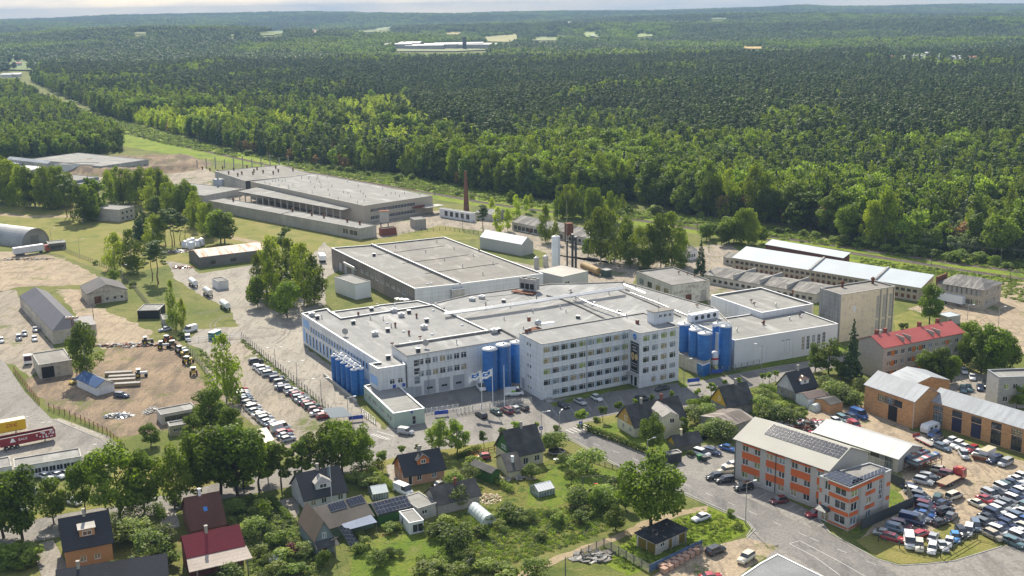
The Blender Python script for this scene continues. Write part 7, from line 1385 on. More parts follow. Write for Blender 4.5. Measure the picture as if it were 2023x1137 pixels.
heap('plank_heap','grey planks thrown down inside the slatted fence corner',1170,1098,4.5,3,50,[wood_g,dark_steel],.9,.5);heap('log_heap','stack of pale logs beside the cream annex',1022,945,5,1,40,[mat('fresh_wood',(.36,.27,.17)),conc_s],.6,.6)
for i,(x,y)in enumerate(((235,741),(243,748),(240,755),(250,763))):e=empty('timber_stack',G(x,y),.15,'stack of pale sawn boards beside the blue-roofed hut, %s from the back'%ordn[i],'timber stack','stacks of sawn boards');MB().box(-4,4,-.7,.7,.2,1.1).build('boards',mat('fresh_wood',(.36,.27,.17)),e);MB().box(-4.1,4.1,-.8,.8,1.1,1.2).build('cover',conc_s,e)
pal=mat('pallet_bricks',(.42,.27,.2),.9,'brick',col2=(.3,.2,.16),k=.8);k_=0
for r in range(2):
 for c in range(7):
  x=1316+c*10.5+r*4-8;y=1126-c*6.2+r*8-3;e=empty('brick_pallet',G(x,y),hd((1350,1110),(10,-5)),'pallet of reddish bricks, %s from the lower left in the %s row'%(ordn[c],('upper','lower')[r]),'pallet','pallets of bricks');MB().box(-.6,.6,-.6,.6,.15,1.1).build('bricks',pal,e);MB().box(-.62,.62,-.62,.62,0,.14).build('pallet',wood_g,e)
for r,(A,Bp,n)in enumerate((((1784,926),(1826,911),9),((1800,934),(1845,917),10))):
 p0,p1=G(*A),G(*Bp);d=p1-p0;L_=d.length;a=math.atan2(d.y,d.x);e=empty('car_rack',p0,a,'steel rack holding a line of car shells, %s one'%('upper left','lower right')[r],'rack','racks of car shells');mb=MB()
 for k in range(5):
  x=L_*k/4
  for y in (-2,2):mb.rod((x,y,0),(x,y,3.0),.08,5)
  mb.rod((x,-2,2.0),(x,2,2.0),.08,5)
 for y in (-2,2):
  for z in (.4,2.0,3.0):mb.rod((0,y,z),(L_,y,z),.07,5)
 mb.build('frame',rust,e);cc=['blue','steelblue','silver','orange','grey','white','red','navy','green','silver']
 for k in range(n):c=p0.lerp(p1,(k+.5)/n);o=car_at('hatch',cc[(k+r)%10],c,a+math.pi/2,'%s car shell, %s from the left on the %s rack'%(cc[(k+r)%10],ordn[k],('upper left','lower right')[r]),'car shells on the racks',0,2.0,'car_shell');o.scale=(.85,.62,.85)
 #  trees and shrubs that stand alone or in groups
TK=dict(round='dark broadleaf tree',lime='bright green broadleaf tree',oval='slender tree',birch='birch',pine='pine',spruce='spruce',ball='clipped round street tree',bush='green bush',willow='silvery willow',red='dark red bush',apple='fruit tree',garden='shrub',dead='brownish tree',young='young birch')
DENSE=('in the wood strip left of the field','in the grove before the quarry','in the grove behind the round tanks','in the line behind the long old shed','in the thicket by the red brick store')
def grove(where,group,L):
 if where in DENSE:L=L+[(t[0],t[1]+8+(i%3)*2,t[2]-5+(i%4)*3,t[3]+(i*7)%11-2,(t[4]if len(t)>4 else 1)*1.05)for i,t in enumerate(L)if i%4!=3]
 L=sorted(L,key=lambda t:t[1])
 for i,t in enumerate(L):
  k,x,y,top=t[:4];top=top or y-(12+int(x)%14);lab='%s %s'%(TK[k],where)if len(L)==1 else '%s, %s from left, %s'%(TK[k],od(i),where)
  tree_px(k,(x,y),top,lab,group if len(L)>1 else None,t[4]if len(t)>4 else 1.0)
for _q in ([(62,1078),(105,1066),(138,1128),(84,1145)],[(314,1012),(345,1004),(356,1040),(320,1050)],[(545,990),(588,980),(592,1012),(574,1036)],[(762,920),(785,912),(800,955),(786,975),(775,968)]):patch('drive',_q,conc_y,8)
grove('in the row along the lower left street','street trees at the lower left',[('round',45,1070,918,1.0),('round',107,1034,938,.8),('round',8,1062,925,1.0),('round',168,1012,905,.75),('round',236,1022,872,1.05),('round',286,1012,884,.8),('round',346,1006,878,.75),('round',392,985,850,.9),('round',436,975,834,1.15),('round',470,979,832,1.1)])
grove('between the car park and the white house','trees below the car park',[('oval',513,970,852,1.2),('oval',556,963,864,1.1),('oval',598,945,850,1.3),('round',640,940,838,.95),('round',676,936,824,1.1),('round',715,928,838,.85),('lime',530,950,872,.7),('oval',480,965,850,1.2)])
grove('at the dirt yard corner','trees at the dirt yard corner',[('round',418,860,762,1.0),('round',455,885,800,.95),('round',385,885,815,.9),('round',298,880,835,1.2),('lime',428,905,840,.9)])
grove('rising over the corner of the dirt yard',None,[('birch',447,798,664,1.05)]);grove('shading the shabby garage in the dirt yard',None,[('birch',172,748,638,1.25)]);grove('standing column-like beside the tiny lean-to','column birches',[('birch',343,650,556,.55),('birch',362,650,588,.6)])
grove('in front of the gatehouse road','pair of trees by the gatehouse',[('lime',868,893,824,1.05),('lime',903,895,826,1.0)])
grove('along the pavement below the office','clipped street trees',[('ball',754,926,887),('ball',795,905,877),('ball',825,900,875),('ball',956,885,850),('ball',992,872,842),('ball',1020,864,830),('ball',1060,852,832),('ball',1150,847,806,1.15),('ball',1191,833,800),('ball',1223,822,791,1.1),('ball',1254,808,786),('ball',1290,805,778),('ball',1329,798,771),('ball',1379,791,765),('ball',1405,787,753),('ball',1432,768,748),('ball',1461,764,744),('ball',1507,760,735),('ball',1520,757,733),('ball',1532,753,730)])
grove('beside the concrete tower and the red roof','trees beside the concrete tower',[('lime',1637,738,668,1.2),('lime',1610,734,676,1.0),('spruce',1681,752,628,.75),('round',1662,750,712,.9)])
grove('in front of the red-roofed apartment block','trees before the apartment block',[('round',1830,752,690,1.0),('round',1858,757,682,1.0),('spruce',1781,738,708,.8),('round',1880,755,700,.9),('bush',1815,760,735,1.3)])
grove('right of the red-roofed apartment block','trees right of the apartment block',[('round',1915,712,630,.9),('round',1938,738,650,1.0),('round',1960,742,640,1.0),('round',1985,735,655,1.0),('round',1905,730,660,.7),('lime',1950,712,640,.9)]);grove('in the east yard before the beige building',None,[('round',1836,640,556,.85)]);grove('at the right edge below the grey block building',None,[('lime',2008,806,756,1.1)])
grove('towering over the utility building',None,[('round',1287,1042,892,1.18)]);grove('hiding the ochre-gabled house front',None,[('round',1289,895,816,.85)])
grove('on the middle garden lawn','fruit trees in the middle garden',[('apple',1098,890,850,1.3),('apple',1085,892,860),('apple',1160,932,884,1.5),('apple',1128,955,925),('apple',1145,1002,962,1.4),('apple',1190,1006,958,1.2),('lime',1216,1046,998,1.3),('apple',1050,945,915,1.3),('apple',1032,940,922),('willow',1215,975,940,1.2),('round',1178,1010,965,.9),('round',1235,1005,955,.9),('apple',1110,920,895)])
grove('in the lower left gardens','fruit trees in the lower gardens',[('apple',905,1000,958,1.2),('apple',925,955,920,1.3),('apple',900,975,990-60,1.0),('apple',905,1090,1035,1.3),('apple',260,1075,1020,1.4),('apple',300,1095,1045,1.5),('apple',320,1080,1035,1.4),('apple',222,1145,1110,1.3),('willow',265,1150,1100,1.4),('apple',600,1100,1070,1.5),('round',640,1120,1085,1.1),('apple',745,1120,1085,1.2),('apple',465,1015,985,1.5),('apple',500,1060,1020,1.4),('oval',525,1040,985,.8),('apple',1060,1150,1100,1.2),('apple',455,1145,1110,1.6)])
grove('around the two yellow houses and the lilac one','fruit trees by the yellow houses',[('apple',1372,835,800,1.4),('apple',1395,830,795,1.4),('apple',1415,865,825,1.6),('apple',1435,868,830,1.4),('apple',1505,815,780,1.3),('apple',1535,835,800,1.4),('apple',1560,840,805,1.5),('apple',1650,790,750,1.5),('apple',1672,800,765,1.5),('apple',1690,805,770,1.4),('apple',1630,770,740,1.4),('apple',1700,770,745,1.2),('oval',1350,870,815,.7),('apple',1390,862,835,1.3),('apple',1510,790,765,1.3)])
grove('in the wood strip left of the field','trees at the left of the field',[('birch',5,402,312,1.2),('birch',22,405,318,1.2),('birch',48,408,325,1.2),('round',70,408,335),('birch',90,414,328,1.2),('birch',112,412,330,1.2),('pine',133,428,345,1.1),('pine',145,436,352,1.1),('birch',163,440,364,1.2),('birch',178,438,366,1.1),('oval',188,425,345,1.0),('spruce',178,400,345,.7),('birch',30,385,320),('birch',130,405,340)])
grove('in the grove before the quarry','trees before the quarry',[('birch',217,402,336,.9),('birch',235,404,330,.9),('birch',258,405,336),('round',255,400,352,1.1),('birch',283,405,330),('birch',302,402,332),('birch',322,400,338),('birch',300,420,350,1.1),('birch',330,430,362),('birch',370,425,356,1.1),('birch',352,430,365),('birch',388,440,368),('round',310,430,385)])
grove('in the grove behind the round tanks','trees behind the round tanks',[('spruce',275,476,408,1.0),('birch',305,486,422,1.3),('pine',328,486,414,1.2),('pine',345,484,412,1.2),('pine',357,482,420,1.1),('birch',405,468,402,1.2),('round',436,480,410,1.1),('birch',388,450,380,1.2),('pine',290,470,420),('round',415,462,420,.9)])
grove('by the street lamps above the white gable house','trees above the white gable house',[('birch',228,532,458,1.2),('birch',262,538,456,1.4),('pine',313,560,476,1.6),('pine',301,552,482,1.3),('round',225,558,530,1.2),('bush',190,522,512,1.2),('bush',262,566,553,1.2)])
grove('of the big green clump beside the factory yard','big clump beside the yard',[('birch',515,592,500,1.01),('birch',540,575,468,1.09),('pine',566,540,450,1.18),('birch',575,580,474,1.09),('birch',600,604,484,1.26),('birch',622,600,500,1.09),('round',510,606,540,0.92),('round',568,626,552,1.05),('birch',540,610,510,0.92),('birch',590,560,480,0.92)])
grove('around the brick chimney yard','trees around the chimney yard',[('pine',954,462,405,1.6),('young',984,462,408,1.1),('young',1003,456,412,1.1),('young',972,425,390,1.1),('young',1020,430,385,1.2),('birch',1077,478,405,.9),('young',1098,480,436,1.0),('round',1010,400,375)])
grove('of the tall stand behind the boiler house','tall birches behind the boiler house',[('birch',1186,518,412,1.25),('birch',1213,520,416,1.2),('birch',1238,515,428,1.1),('birch',1262,525,446,1.1),('birch',1282,528,440,1.2),('birch',1305,530,424,1.1),('birch',1327,528,422,1.2),('round',1162,508,468,1.1),('birch',1343,522,450),('round',1278,532,490,1.1),('round',1245,528,490,1.1),('spruce',1384,545,468,.7),('round',1350,530,508,1.2)])
grove('in the line behind the long old shed','birches behind the long old shed',[('young',1040,420,385,1.2),('birch',1102,432,378,.8),('birch',1118,430,366,.9),('birch',1133,428,364,.9),('birch',1150,432,368,.9),('birch',1166,440,372,.9),('birch',1183,440,382,.9),('birch',1205,436,378,.9),('birch',1218,420,385,.9),('oval',1240,425,400),('bush',1290,425,402,1.2),('birch',1345,415,382)])
grove('in the thicket by the red brick store','thicket by the red brick store',[('round',1395,475,440,1.2),('round',1440,480,425,1.2),('birch',1465,482,412,1.3),('birch',1485,484,420,1.2),('round',1425,484,445),('oval',1590,450,366,1.5),('oval',1560,455,400,1.2),('round',1505,480,445),('bush',1384,430,415)])
grove('in the line of bushes beside the railway','bushes beside the railway',[('bush',x,y,y-h,1.5)for x,y,h in ((731,348,11),(789,356,15),(811,354,12),(668,338,12),(650,336,10),(690,340,12),(628,332,10),(560,318,10),(590,322,12),(1537,462,14),(1585,467,14),(1610,470,14),(1668,484,24),(1700,489,24),(1722,492,18),(1752,497,18),(1800,505,26),(1840,510,22),(1893,517,28),(1930,518,24),(1968,522,20),(1555,460,10),(1645,478,14),(1775,500,16),(1865,514,14),(905,385,10),(1010,398,12),(930,392,10),(450,300,10),(490,306,12),(1990,530,14))])
grove('at the foot of the gardens and yards','shrubs in the gardens',[(k,x,y,y-h,w)for k,x,y,h,w in (('red',577,1098,28,1.3),('garden',545,1075,30,1.2),('garden',520,1020,34,1.0),('garden',505,1000,26,1.3),('garden',560,1110,26,1.3),('bush',590,1135,26,1.6),('garden',770,1050,18,1.5),('garden',785,1045,16,1.3),('garden',712,1062,14,1.2),('garden',870,1060,28,1.3),('garden',880,1035,22,1.3),('garden',925,1115,30,1.0),('garden',960,1125,24,1.6),('garden',985,1130,20,1.5),('garden',965,1030,20,1.3),('garden',1010,1025,30,1.5),('garden',1030,1032,20,1.4),('garden',1068,1065,18,1.2),('garden',1130,915,18,1.4),('garden',1140,990,30,1.3),('bush',1200,990,36,1.4),('bush',1178,985,30,1.4),('garden',735,960,26,1.4),('garden',705,955,24,1.5),('garden',480,960,20,1.5),('garden',470,1040,24,1.5),('garden',550,1130,22,1.4),('garden',840,1135,26,1.6),('garden',865,1125,20,1.4),('garden',900,1140,30,1.4),('bush',60,1110,40,1.3),('bush',25,1120,44,1.4),('bush',245,1065,26,1.4),('bush',335,1120,30,1.2),('bush',350,1000,20,1.3),('garden',1100,830+20,12,1.1),('bush',360,668,16,1.3),('bush',1365,915-15,12,1.3),('bush',1455,850,22,1.4),('garden',1395,795,14,1.4),('garden',1420,845,18,1.4),('garden',1545,810,20,1.4),('garden',1520,825,24,1.4),('bush',1180,832,10,1.6),('bush',1145,843,8,1.6),('garden',940,885+40,24,1.4),('bush',1000,1145,26,1.7),('bush',1690,715,30,1.2),('garden',1740,790,20,1.4),('bush',1785,650,14,1.4),('bush',1445,1010+10,14,1.4),('garden',1460,1045,12,1.3))])
_g=random.Random(21)
for nm,A,Bq,n,k in (('down the left garden strip',(485,1000),(560,1135),14,5),('across the lawn at the bottom edge',(700,1085),(905,1135),12,5),('across the middle vegetable plot',(930,1050),(1190,1015),16,4),('beside the flat-roofed garden room',(840,1045),(930,1100),8,5),('behind the tan timber house',(240,1045),(345,1105),9,5),('left of the tan timber house',(0,1095),(90,1130),7,6),('between the lilac house and scrap heap',(1500,830),(1580,815),8,3)):
 grove(nm,'shrubs '+nm,[(_g.choice(('garden','bush','garden','apple')),A[0]+(Bq[0]-A[0])*t+_g.uniform(-22,22),A[1]+(Bq[1]-A[1])*t+_g.uniform(-k*3,k*3),0,1.2)for t in [(i+.5)/n for i in range(n)]])
LMK=[(0,330,'left of the quarry'),(330,640,'beyond the old factory'),(640,900,'beyond the assembly works'),(900,1100,'near the brick chimney'),(1100,1420,'behind the boiler house birches'),(1420,1700,'behind the metal warehouse'),(1700,2100,'at the right end of the railway')]
FN={0:'birch',1:'birch',2:'birch',3:'round',4:'round',5:'round',6:'pine',7:'pine',8:'pine',9:'pine',10:'spruce',11:'spruce',12:'young',13:'young',14:'bush',15:'bush',16:'willow',17:'willow',18:'dead'}
for a,b,nm in LMK:
 F=sorted([t for t in FRONT if a<=t[4]<b],key=lambda t:t[4])
 for i,t in enumerate(F):
  k=FN[t[2]];tree(k,(t[0],t[1],0),SPEC[k][1]*t[3],'%s, %s from left in the forest front %s'%(TK[k].replace(' broadleaf',''),od(i),nm),'front line of the forest '+nm)
def hedge(px,w,h,label,kind='round'):
 pts=[G(*p)for p in px];cl=[];g_=random.Random(int(px[0][0]))
 for i in range(len(pts)-1):
  a,b=pts[i]-pts[0],pts[i+1]-pts[0];n=max(2,int((b-a).length/.7))
  for k in range(n):c=a.lerp(b,k/n);cl+=[(c.x+g_.uniform(-.1,.1),c.y,h*.35,w*.55,h*.4,g_.random()),(c.x,c.y+g_.uniform(-.1,.1),h*.72,w*.5,h*.32,g_.random())]
 tag(put('hedge',crown_mesh('hedge',cl,min(9000,len(cl)*60),.3,4,LM[kind]),None,pts[0]),label,'hedge')
hedge([(1160,851),(1220,873),(1278,897)],1.6,1.9,'long clipped hedge along the pavement of the road');hedge([(535,990),(550,1005),(572,1030)],1.6,1.7,'clipped hedge beside the drive of the white house','bush');hedge([(735,934),(755,952),(778,970)],2.0,1.8,'hedge along the drive between white and orange-gabled houses');hedge([(970,945),(990,958),(1012,974)],2.0,1.6,'hedge below the green shed','bush');hedge([(216,1033),(262,1022),(312,1010)],2.4,2.4,'tall hedge along the street beside the tan house');hedge([(312,1010),(322,1030)],2.2,2.4,'short hedge leg turning from the street beside the drive');hedge([(1505,765),(1530,772),(1545,780)],1.5,1.3,'low hedge before the lilac-gabled house','bush');hedge([(1362,800),(1395,795),(1418,790)],2.2,1.6,'dark hedge left of the bright yellow house');hedge([(700,935),(735,925),(760,918)],2.0,2.0,'dark hedge along the pavement right of the white house');hedge([(905,905),(935,893),(950,888)],1.8,1.4,'hedge beside the red hatchback in the garden')
def tufts():
 L=[]
 for s in range(4):cl=[(random.Random(s*9+j).uniform(-.5,.5),random.Random(s*7+j).uniform(-.5,.5),.2,.45,.3,random.Random(j).random())for j in range(4)];L.append(crown_mesh('tuft',cl,60,.26,s,LM[('garden','bush','lime','willow')[s]]))
 P,I,Sc=[],[],[];g_=np.random.RandomState(8)
 for poly,n,s0,s1,ks in (([(930,1000),(1000,1010),(1180,1000),(1240,1010),(1190,1055),(1020,1110),(900,1140),(830,1120),(900,1060)],1700,.3,.95,(0,2,2,3)),([(480,985),(560,1000),(610,1060),(640,1137),(500,1137),(470,1060)],900,.5,1.3,(0,1,3)),([(1190,1105),(1250,1062),(1390,1005),(1470,1032),(1440,1068),(1380,1080),(1250,1130)],700,.3,.8,(1,2)),([(470,302),(800,346),(1130,404),(1500,442),(1700,490),(2060,522),(2060,545),(1700,495),(1500,468),(1250,432),(900,388),(600,336)],2600,.8,2.6,(0,1)),([(245,240),(470,302),(470,312),(330,285),(240,262)],900,1.0,3.5,(0,1)),([(100,200),(245,240),(240,262),(160,238)],500,1.5,4.5,(0,1)),([(1380,790),(1500,770),(1600,770),(1690,760),(1700,800),(1560,810),(1440,850),(1400,870)],700,.5,1.3,(0,1,2)),([(860,1040),(940,1010),(940,1060),(870,1090)],300,.4,1.0,(0,2)),([(1700,510),(2023,552),(2023,600),(1850,545),(1700,520)],500,.6,1.6,(0,1)),([(400,690),(480,790),(470,800),(390,700)],120,.5,1.3,(0,1)),([(478,668),(655,815),(648,822),(474,676)],250,.4,.9,(0,1))):
  W_=[G(*p)for p in poly];x0,x1=min(p.x for p in W_),max(p.x for p in W_);y0,y1=min(p.y for p in W_),max(p.y for p in W_);c=0
  while c<n:
   x=g_.uniform(x0,x1,4000);y=g_.uniform(y0,y1,4000);k=inpoly(x,y,[(p.x,p.y)for p in W_]);x,y=x[k][:n-c],y[k][:n-c];c+=len(x);P+=list(zip(x,y,[0.02]*len(x)));I+=list(g_.choice(ks,len(x)));Sc+=list(g_.uniform(s0,s1,len(x)))
 instances('ground_cover',P,I,Sc,g_.uniform(0,6.28,len(P)),L,'weeds, vegetables and low scrub covering gardens, verges and the railway side','ground cover')
tufts()
#  lamps, poles, flags, fences
def lamp(b,t,label,arm=1.6,a=None,double=False,m=None,group='street lamps'):
 h=hpx(b,t);e=empty('street_lamp',G(*b),a if a is not None else 0.3,label,'lamp',group);MB().rod((0,0,0),(0,0,h-.2),.11,8,r2=.07).build('pole',m or steel,e)
 for s in ((1,-1)if double else (1,)):MB().rod((0,0,h-.25),(s*arm,0,h),.05,6).build('arm',m or steel,e);MB().box(min(s*arm,s*(arm+.8)),max(s*arm,s*(arm+.8)),-.17,.17,h-.06,h+.1).build('lamp_head',white,e)
for b,t,w,dbl,a in (((1069.6,862),813,'at the left corner of the zebra crossing',0,.2),((1105.5,856),814,'beside the zebra crossing',0,1.2),((1279,911),867,'in front of the timber barn at the hedge end',0,.5),((1472.5,1036),952,'on the grassy corner before the panel-clad block',0,.4),((544,719),686,'at the far end of the car park fence',1,.2),((587,750),713,'in the middle of the car park fence',1,.2),((635,790),747,'at the near end of the car park fence',1,.2),((688,822),784,'beside the bicycle shelter',0,.3),((1351,760),709,'beside the concrete tank plinth',0,.2),((1504,735),680,'before the white east hall',0,2.8),((102,480),450,'behind the white lorry',0,.2),((158,508),471,'at the field fence above the white gable house',0,.2),((217,524),490,'left of the lamp nearest the birches',0,.2),((242,556),523,'just above the white gable house',0,.2),((320,648),608,'beside the black open shed',0,2.6),((1972,645),606,'farther right in the east yard',0,.2),((1911,631),602,'behind the apartment block in the east yard',0,.2),((1750,700),652,'by the apartment block gable',0,3),((45,400),385,'at the far left path',0,0)):lamp(b,t,'slim grey street lamp '+w,double=bool(dbl),a=a)
for i,(b,t,w)in enumerate((((1085.5,388),356,'at the wood behind the tall white tank'),((1220,402),372,'in the glade behind the long old shed'),((1377.6,460),430,'beside the railway behind the workshop'),((1400.5,498),474,'left of the garages'),((914.5,455),424,'on the gravel before the brick chimney'),((1806,513),482,'between the two railway tracks'),((1783,500),464,'among the bushes beyond the tracks'),((1839,530),495,'beside the railway, left of the beige building'),((1975.8,529),491,'beyond the tracks at the right edge'),((1995,556),518,'this side of the tracks at the right edge'),((186,638),600,'above the dark farm building'),((398,283),262,'by the upper railway bend'),((1355,1080),1045,'against the utility building corner'),((1117,1137),1100,'in the meadow by the path'),((928,1000+130),1102,'in the lower middle garden'),((858,386),362,'beside the assembly works'),((230,300),282,'before the left wood'),((1632,600),565,'behind the garage row'),((663,1100),1060,'before the steep grey-blue cottage'))):
 h=hpx(b,t);e=empty('utility_pole',G(*b),.9,'wooden utility pole '+w,'pole','wooden utility poles');MB().rod((0,0,0),(0,0,h),.14,7,r2=.09).build('pole',wood_g,e);MB().rod((-1,0,h-.4),(1,0,h-.4),.07,5).build('crossarm',wood_g,e)
e=empty('lattice_mast',G(155,740),.2,'tall rusty floodlight mast inside the birch by the shabby garage','mast');h=hpx((155,740),628);mb=MB()
for a in (-.5,.5):
 for b in (-.5,.5):mb.rod((a,b,0),(a*.5,b*.5,h),.07,5)
for k in range(14):z=h*k/14;s_=.5-.25*k/14;mb.rod((-s_,-s_,z),(s_,-s_,z+h/14),.04,4);mb.rod((s_,s_,z),(-s_,s_,z+h/14),.04,4)
mb.build('lattice',rust,e);mb=MB().box(-1.8,1.8,-1,1,h,h+.15);mb.build('platform',rust,e)
for k in range(4):MB().box(-.3,.3,-.2,.2,0,.5).build('floodlight',steel,e,(-1.5+k,-.8,h+.2))
def wire(A,Bp,i,sag=1.2):
 (p,h1),(q,h2)=A,Bp;mb=MB()
 for off in (-.9,0,.9):
  prev=None
  for k in range(13):t=k/12;c=p.lerp(q,t);z=h1+(h2-h1)*t-sag*4*t*(1-t);v=Vector((c.x,c.y+off,z));(mb.rod(prev,v,.035,3)if prev else None);prev=v
 tag(mb.build('power_line',dark_steel),'thin overhead power wires before the forest edge, %s span from the left'%ordn[i],'wires','power wires')
PL=[((600,318),292),((740,330),302),((900,355),326),((1085.5,388),357),((1220,402),373),((1390,430),400),((1560,450),418),((1783,500),465),((2040,530),495)]
for i in range(len(PL)-1):wire((G(*PL[i][0]),hpx(*PL[i])),(G(*PL[i+1][0]),hpx(*PL[i+1])),i)
fb_=mat('flag_blue',(.02,.15,.5),.7,bump=0)
for i,(b,t)in enumerate((((952.5,812),730),((974,807),727),((996.8,804),722))):
 h=hpx(b,t);e=empty('flagpole',G(*b),0,'white flagpole, %s'%('left one flying a white and blue flag','middle one flying a white and blue flag','right one without a flag')[i],'flagpole','flagpoles before the factory');MB().rod((0,0,0),(0,0,h),.12,8,r2=.07).build('pole',white,e)
 if i<2:
  n,m_=12,6;v=[(-.1-3.4*a/n,.25*math.sin(a*.9)*a/n*2,h-.3-2.0*c/m_-1.5*(a/n)**1.2+.12*math.sin(a))for a in range(n+1)for c in range(m_+1)];mb=MB();
  for a in range(n):
   for c in range(m_):k=a*(m_+1)+c;mb.add([v[k],v[k+m_+1],v[k+m_+2],v[k+1]],[(0,1,2,3)],1 if 2<=a<=8 and 1<=c<=3 and not (c==2 and 4<=a<=6)else 0,True)
  mb.build('flag',[white,fb_],e)
e=empty('flagpole',G(656,1000),0,'tall thin flagpole before the white house, with a small pennant','flagpole');h=hpx((656,1000),918);MB().rod((0,0,0),(0,0,h),.09,6,r2=.05).build('pole',white,e);MB().box(-.04,-.6,-.01,.01,h-2.6,h-.3).build('pennant',paint_m('steelblue'),e)
PM={}
def fence(px,label,h=2.0,st=2.5,style='mesh',m=None,name='fence'):
 m=m or dark_steel;pts=[G(*p)for p in px];o=pts[0];e=empty(name,o,0,label,'fence' if name=='fence' else name.replace('_',' '));k_=(h,m.name)
 if k_ not in PM:PM[k_]=MB().box(-.07,.07,-.07,.07,0,h+.1).mesh('post',m)
 pan=MB();tot=sum((pts[i+1]-pts[i]).length for i in range(len(pts)-1));st=max(st,tot/90)
 for i in range(len(pts)-1):
  a,b=pts[i]-o,pts[i+1]-o;L_=(b-a).length;n=max(1,round(L_/st))
  for k in range(n+(i==len(pts)-2)):c=a.lerp(b,k/n);put('post',PM[k_],e,(c.x,c.y,0),(0,0,math.atan2((b-a).y,(b-a).x)))
  d=(b-a).normalized();nn=Vector((-d.y,d.x,0))
  def bar(z0,z1,t,m0=0):q=[a-nn*t,b-nn*t,b+nn*t,a+nn*t];pan.hexa([(p.x,p.y,z0)for p in q]+[(p.x,p.y,z1)for p in q],m0)
  if style=='mesh':[bar(z,z+.03,.015)for z in [.1+.3*j for j in range(int(h/.3))]+[h-.03]]
  elif style=='slat':[bar(.15+.25*j,.25+.25*j,.03)for j in range(int(h/.25))]
  elif style=='rail':bar(h-.12,h,.05);bar(h*.5,h*.5+.1,.05)
  elif style=='board':bar(.05,h,.04)
 pan.build({'mesh':'mesh_wires','slat':'slats','rail':'rails','board':'boards'}[style],m,e)
green_f=mat('fence_dark_green',(.04,.06,.045),.6);bluef=mat('blue_fence_panel',(.08,.14,.26),.7,'stain')
fence([(478,668),(560,737),(655,818)],'dark mesh fence between the factory yard and the car park',2.2);fence([(28,735),(78,798)],'rusty mesh fence along the left road, upper stretch',1.8,m=rust);fence([(97,808),(160,832),(212,858),(246,888)],'rusty mesh fence along the left road, lower stretch',1.8,m=rust);fence([(370,690),(395,720),(428,768)],'mesh fence on the east side of the dirt yard',1.9,m=green_f);fence([(262,566),(300,612),(335,650),(388,650)],'old paling fence from the white gable house to the column birches',1.8,m=wood_g)
fence([(105,486),(150,505),(215,530),(262,566)],'field fence beside the street lamps',1.6,m=wood_g);fence([(1758,952),(1786,965),(1803,1001),(1701,1047)],'tall dark board fence around the lawn of the panel-clad wing',2.4,style='board',m=mat('dark_grey_boards',(.07,.075,.08),.8,'plank'));fence([(1148,1101),(1193,1079),(1283,1131)],'weathered horizontal slat fence around the woodpile',1.9,style='slat',m=wood_g);fence([(1283,1131),(1330,1108),(1386,1081)],'blue-grey board fence behind the brick pallets',1.7,style='board',m=bluef);fence([(1380,1091),(1408,1094)],'open slatted timber gate at the end of the blue-grey fence',1.8,style='slat',m=wood_g,name='gate')
fence([(1735,1070),(1777,1084),(1858,1102),(1926,1062),(1963,1070),(1992,1078),(2040,1095)],'wire fence with leaning posts round the scrapyard corner',1.9,5,style='rail',m=dark_steel);fence([(842,817),(905,808)],'white sliding gate beside the gatehouse',1.5,1.5,m=white,name='gate');fence([(903,818),(934,812)],'low barred gate left of the parked cars by the flagpoles',1.6,1.2,m=steel,name='gate');fence([(934,812),(985,803),(1050,795)],'thin mesh fence behind the five cars by the flagpoles',1.6,m=steel);fence([(1377,745),(1400,739),(1440,734),(1500,722)],'grey mesh fence in front of the tank plinth and east hall',1.9,m=steel);fence([(715,818),(742,838)],'barred steel gate between bicycle shelter and gatehouse',1.7,1.5,m=steel,name='gate')
fence([(784,462),(880,454),(945,462)],'dark wire fence before the brick bunker yard',1.5,3);fence([(372,678),(412,672),(475,668)],'white-railed gate line at the top of the car park',1.6,3,style='rail',m=white,name='gate');fence([(1150,905),(1195,920),(1240,934)],'low dark timber rail beside the road at the middle garden',1.0,2,style='rail',m=wood_g);fence([(925,905),(965,893),(1000,886)],'garden gate and timber fence before the green-gabled house',1.2,1.6,style='rail',m=rust)
for i,(x,y,w)in enumerate(((1382,908,'green wheeled bin beside the dark one'),(1392,911,'dark grey wheeled bin beside the green one'))):e=empty('wheeled_bin',G(x,y),.4,w,'bin');cc_=(mat('bin_green',(.02,.16,.05),.5),dark_steel)[i];MB().hexa([(-.5,-.4,.1),(.5,-.4,.1),(.5,.4,.1),(-.5,.4,.1),(-.65,-.55,1.2),(.65,-.55,1.2),(.65,.55,1.2),(-.65,.55,1.2)]).build('tub',cc_,e);MB().box(-.68,.68,-.58,.58,1.2,1.32).build('lid',cc_,e)
for x,y,t,w in ((425,668,652,'teal container with white top at the head of the car park'),(468,0,0,'')):
 if w:e=empty('container',G(x,y),1.2,w,'container');MB().box(-2.2,2.2,-1.1,1.1,0,2.5).build('body',mat('teal_metal',(.06,.22,.2),.6),e);MB().box(-2.25,2.25,-1.15,1.15,2.5,2.6).build('roof',white,e)
for i,(b,w)in enumerate((((1370,758),'blue sign board on two posts beside the office corner'),((704,832),'blue sign board by the bicycle shelter'),((872,822),'blue sign board on the fence right of the gatehouse'),((1416,740),'blue sign board at the tank farm fence'))):
 e=empty('sign_board',G(*b),.25,w,'sign');MB().box(-1.9,1.9,-.05,.05,.6,1.7).build('panel',sgm,e);[MB().box(x-.05,x+.05,.05,.12,0,1.7).build('post',steel,e)for x in (-1.7,1.7)]
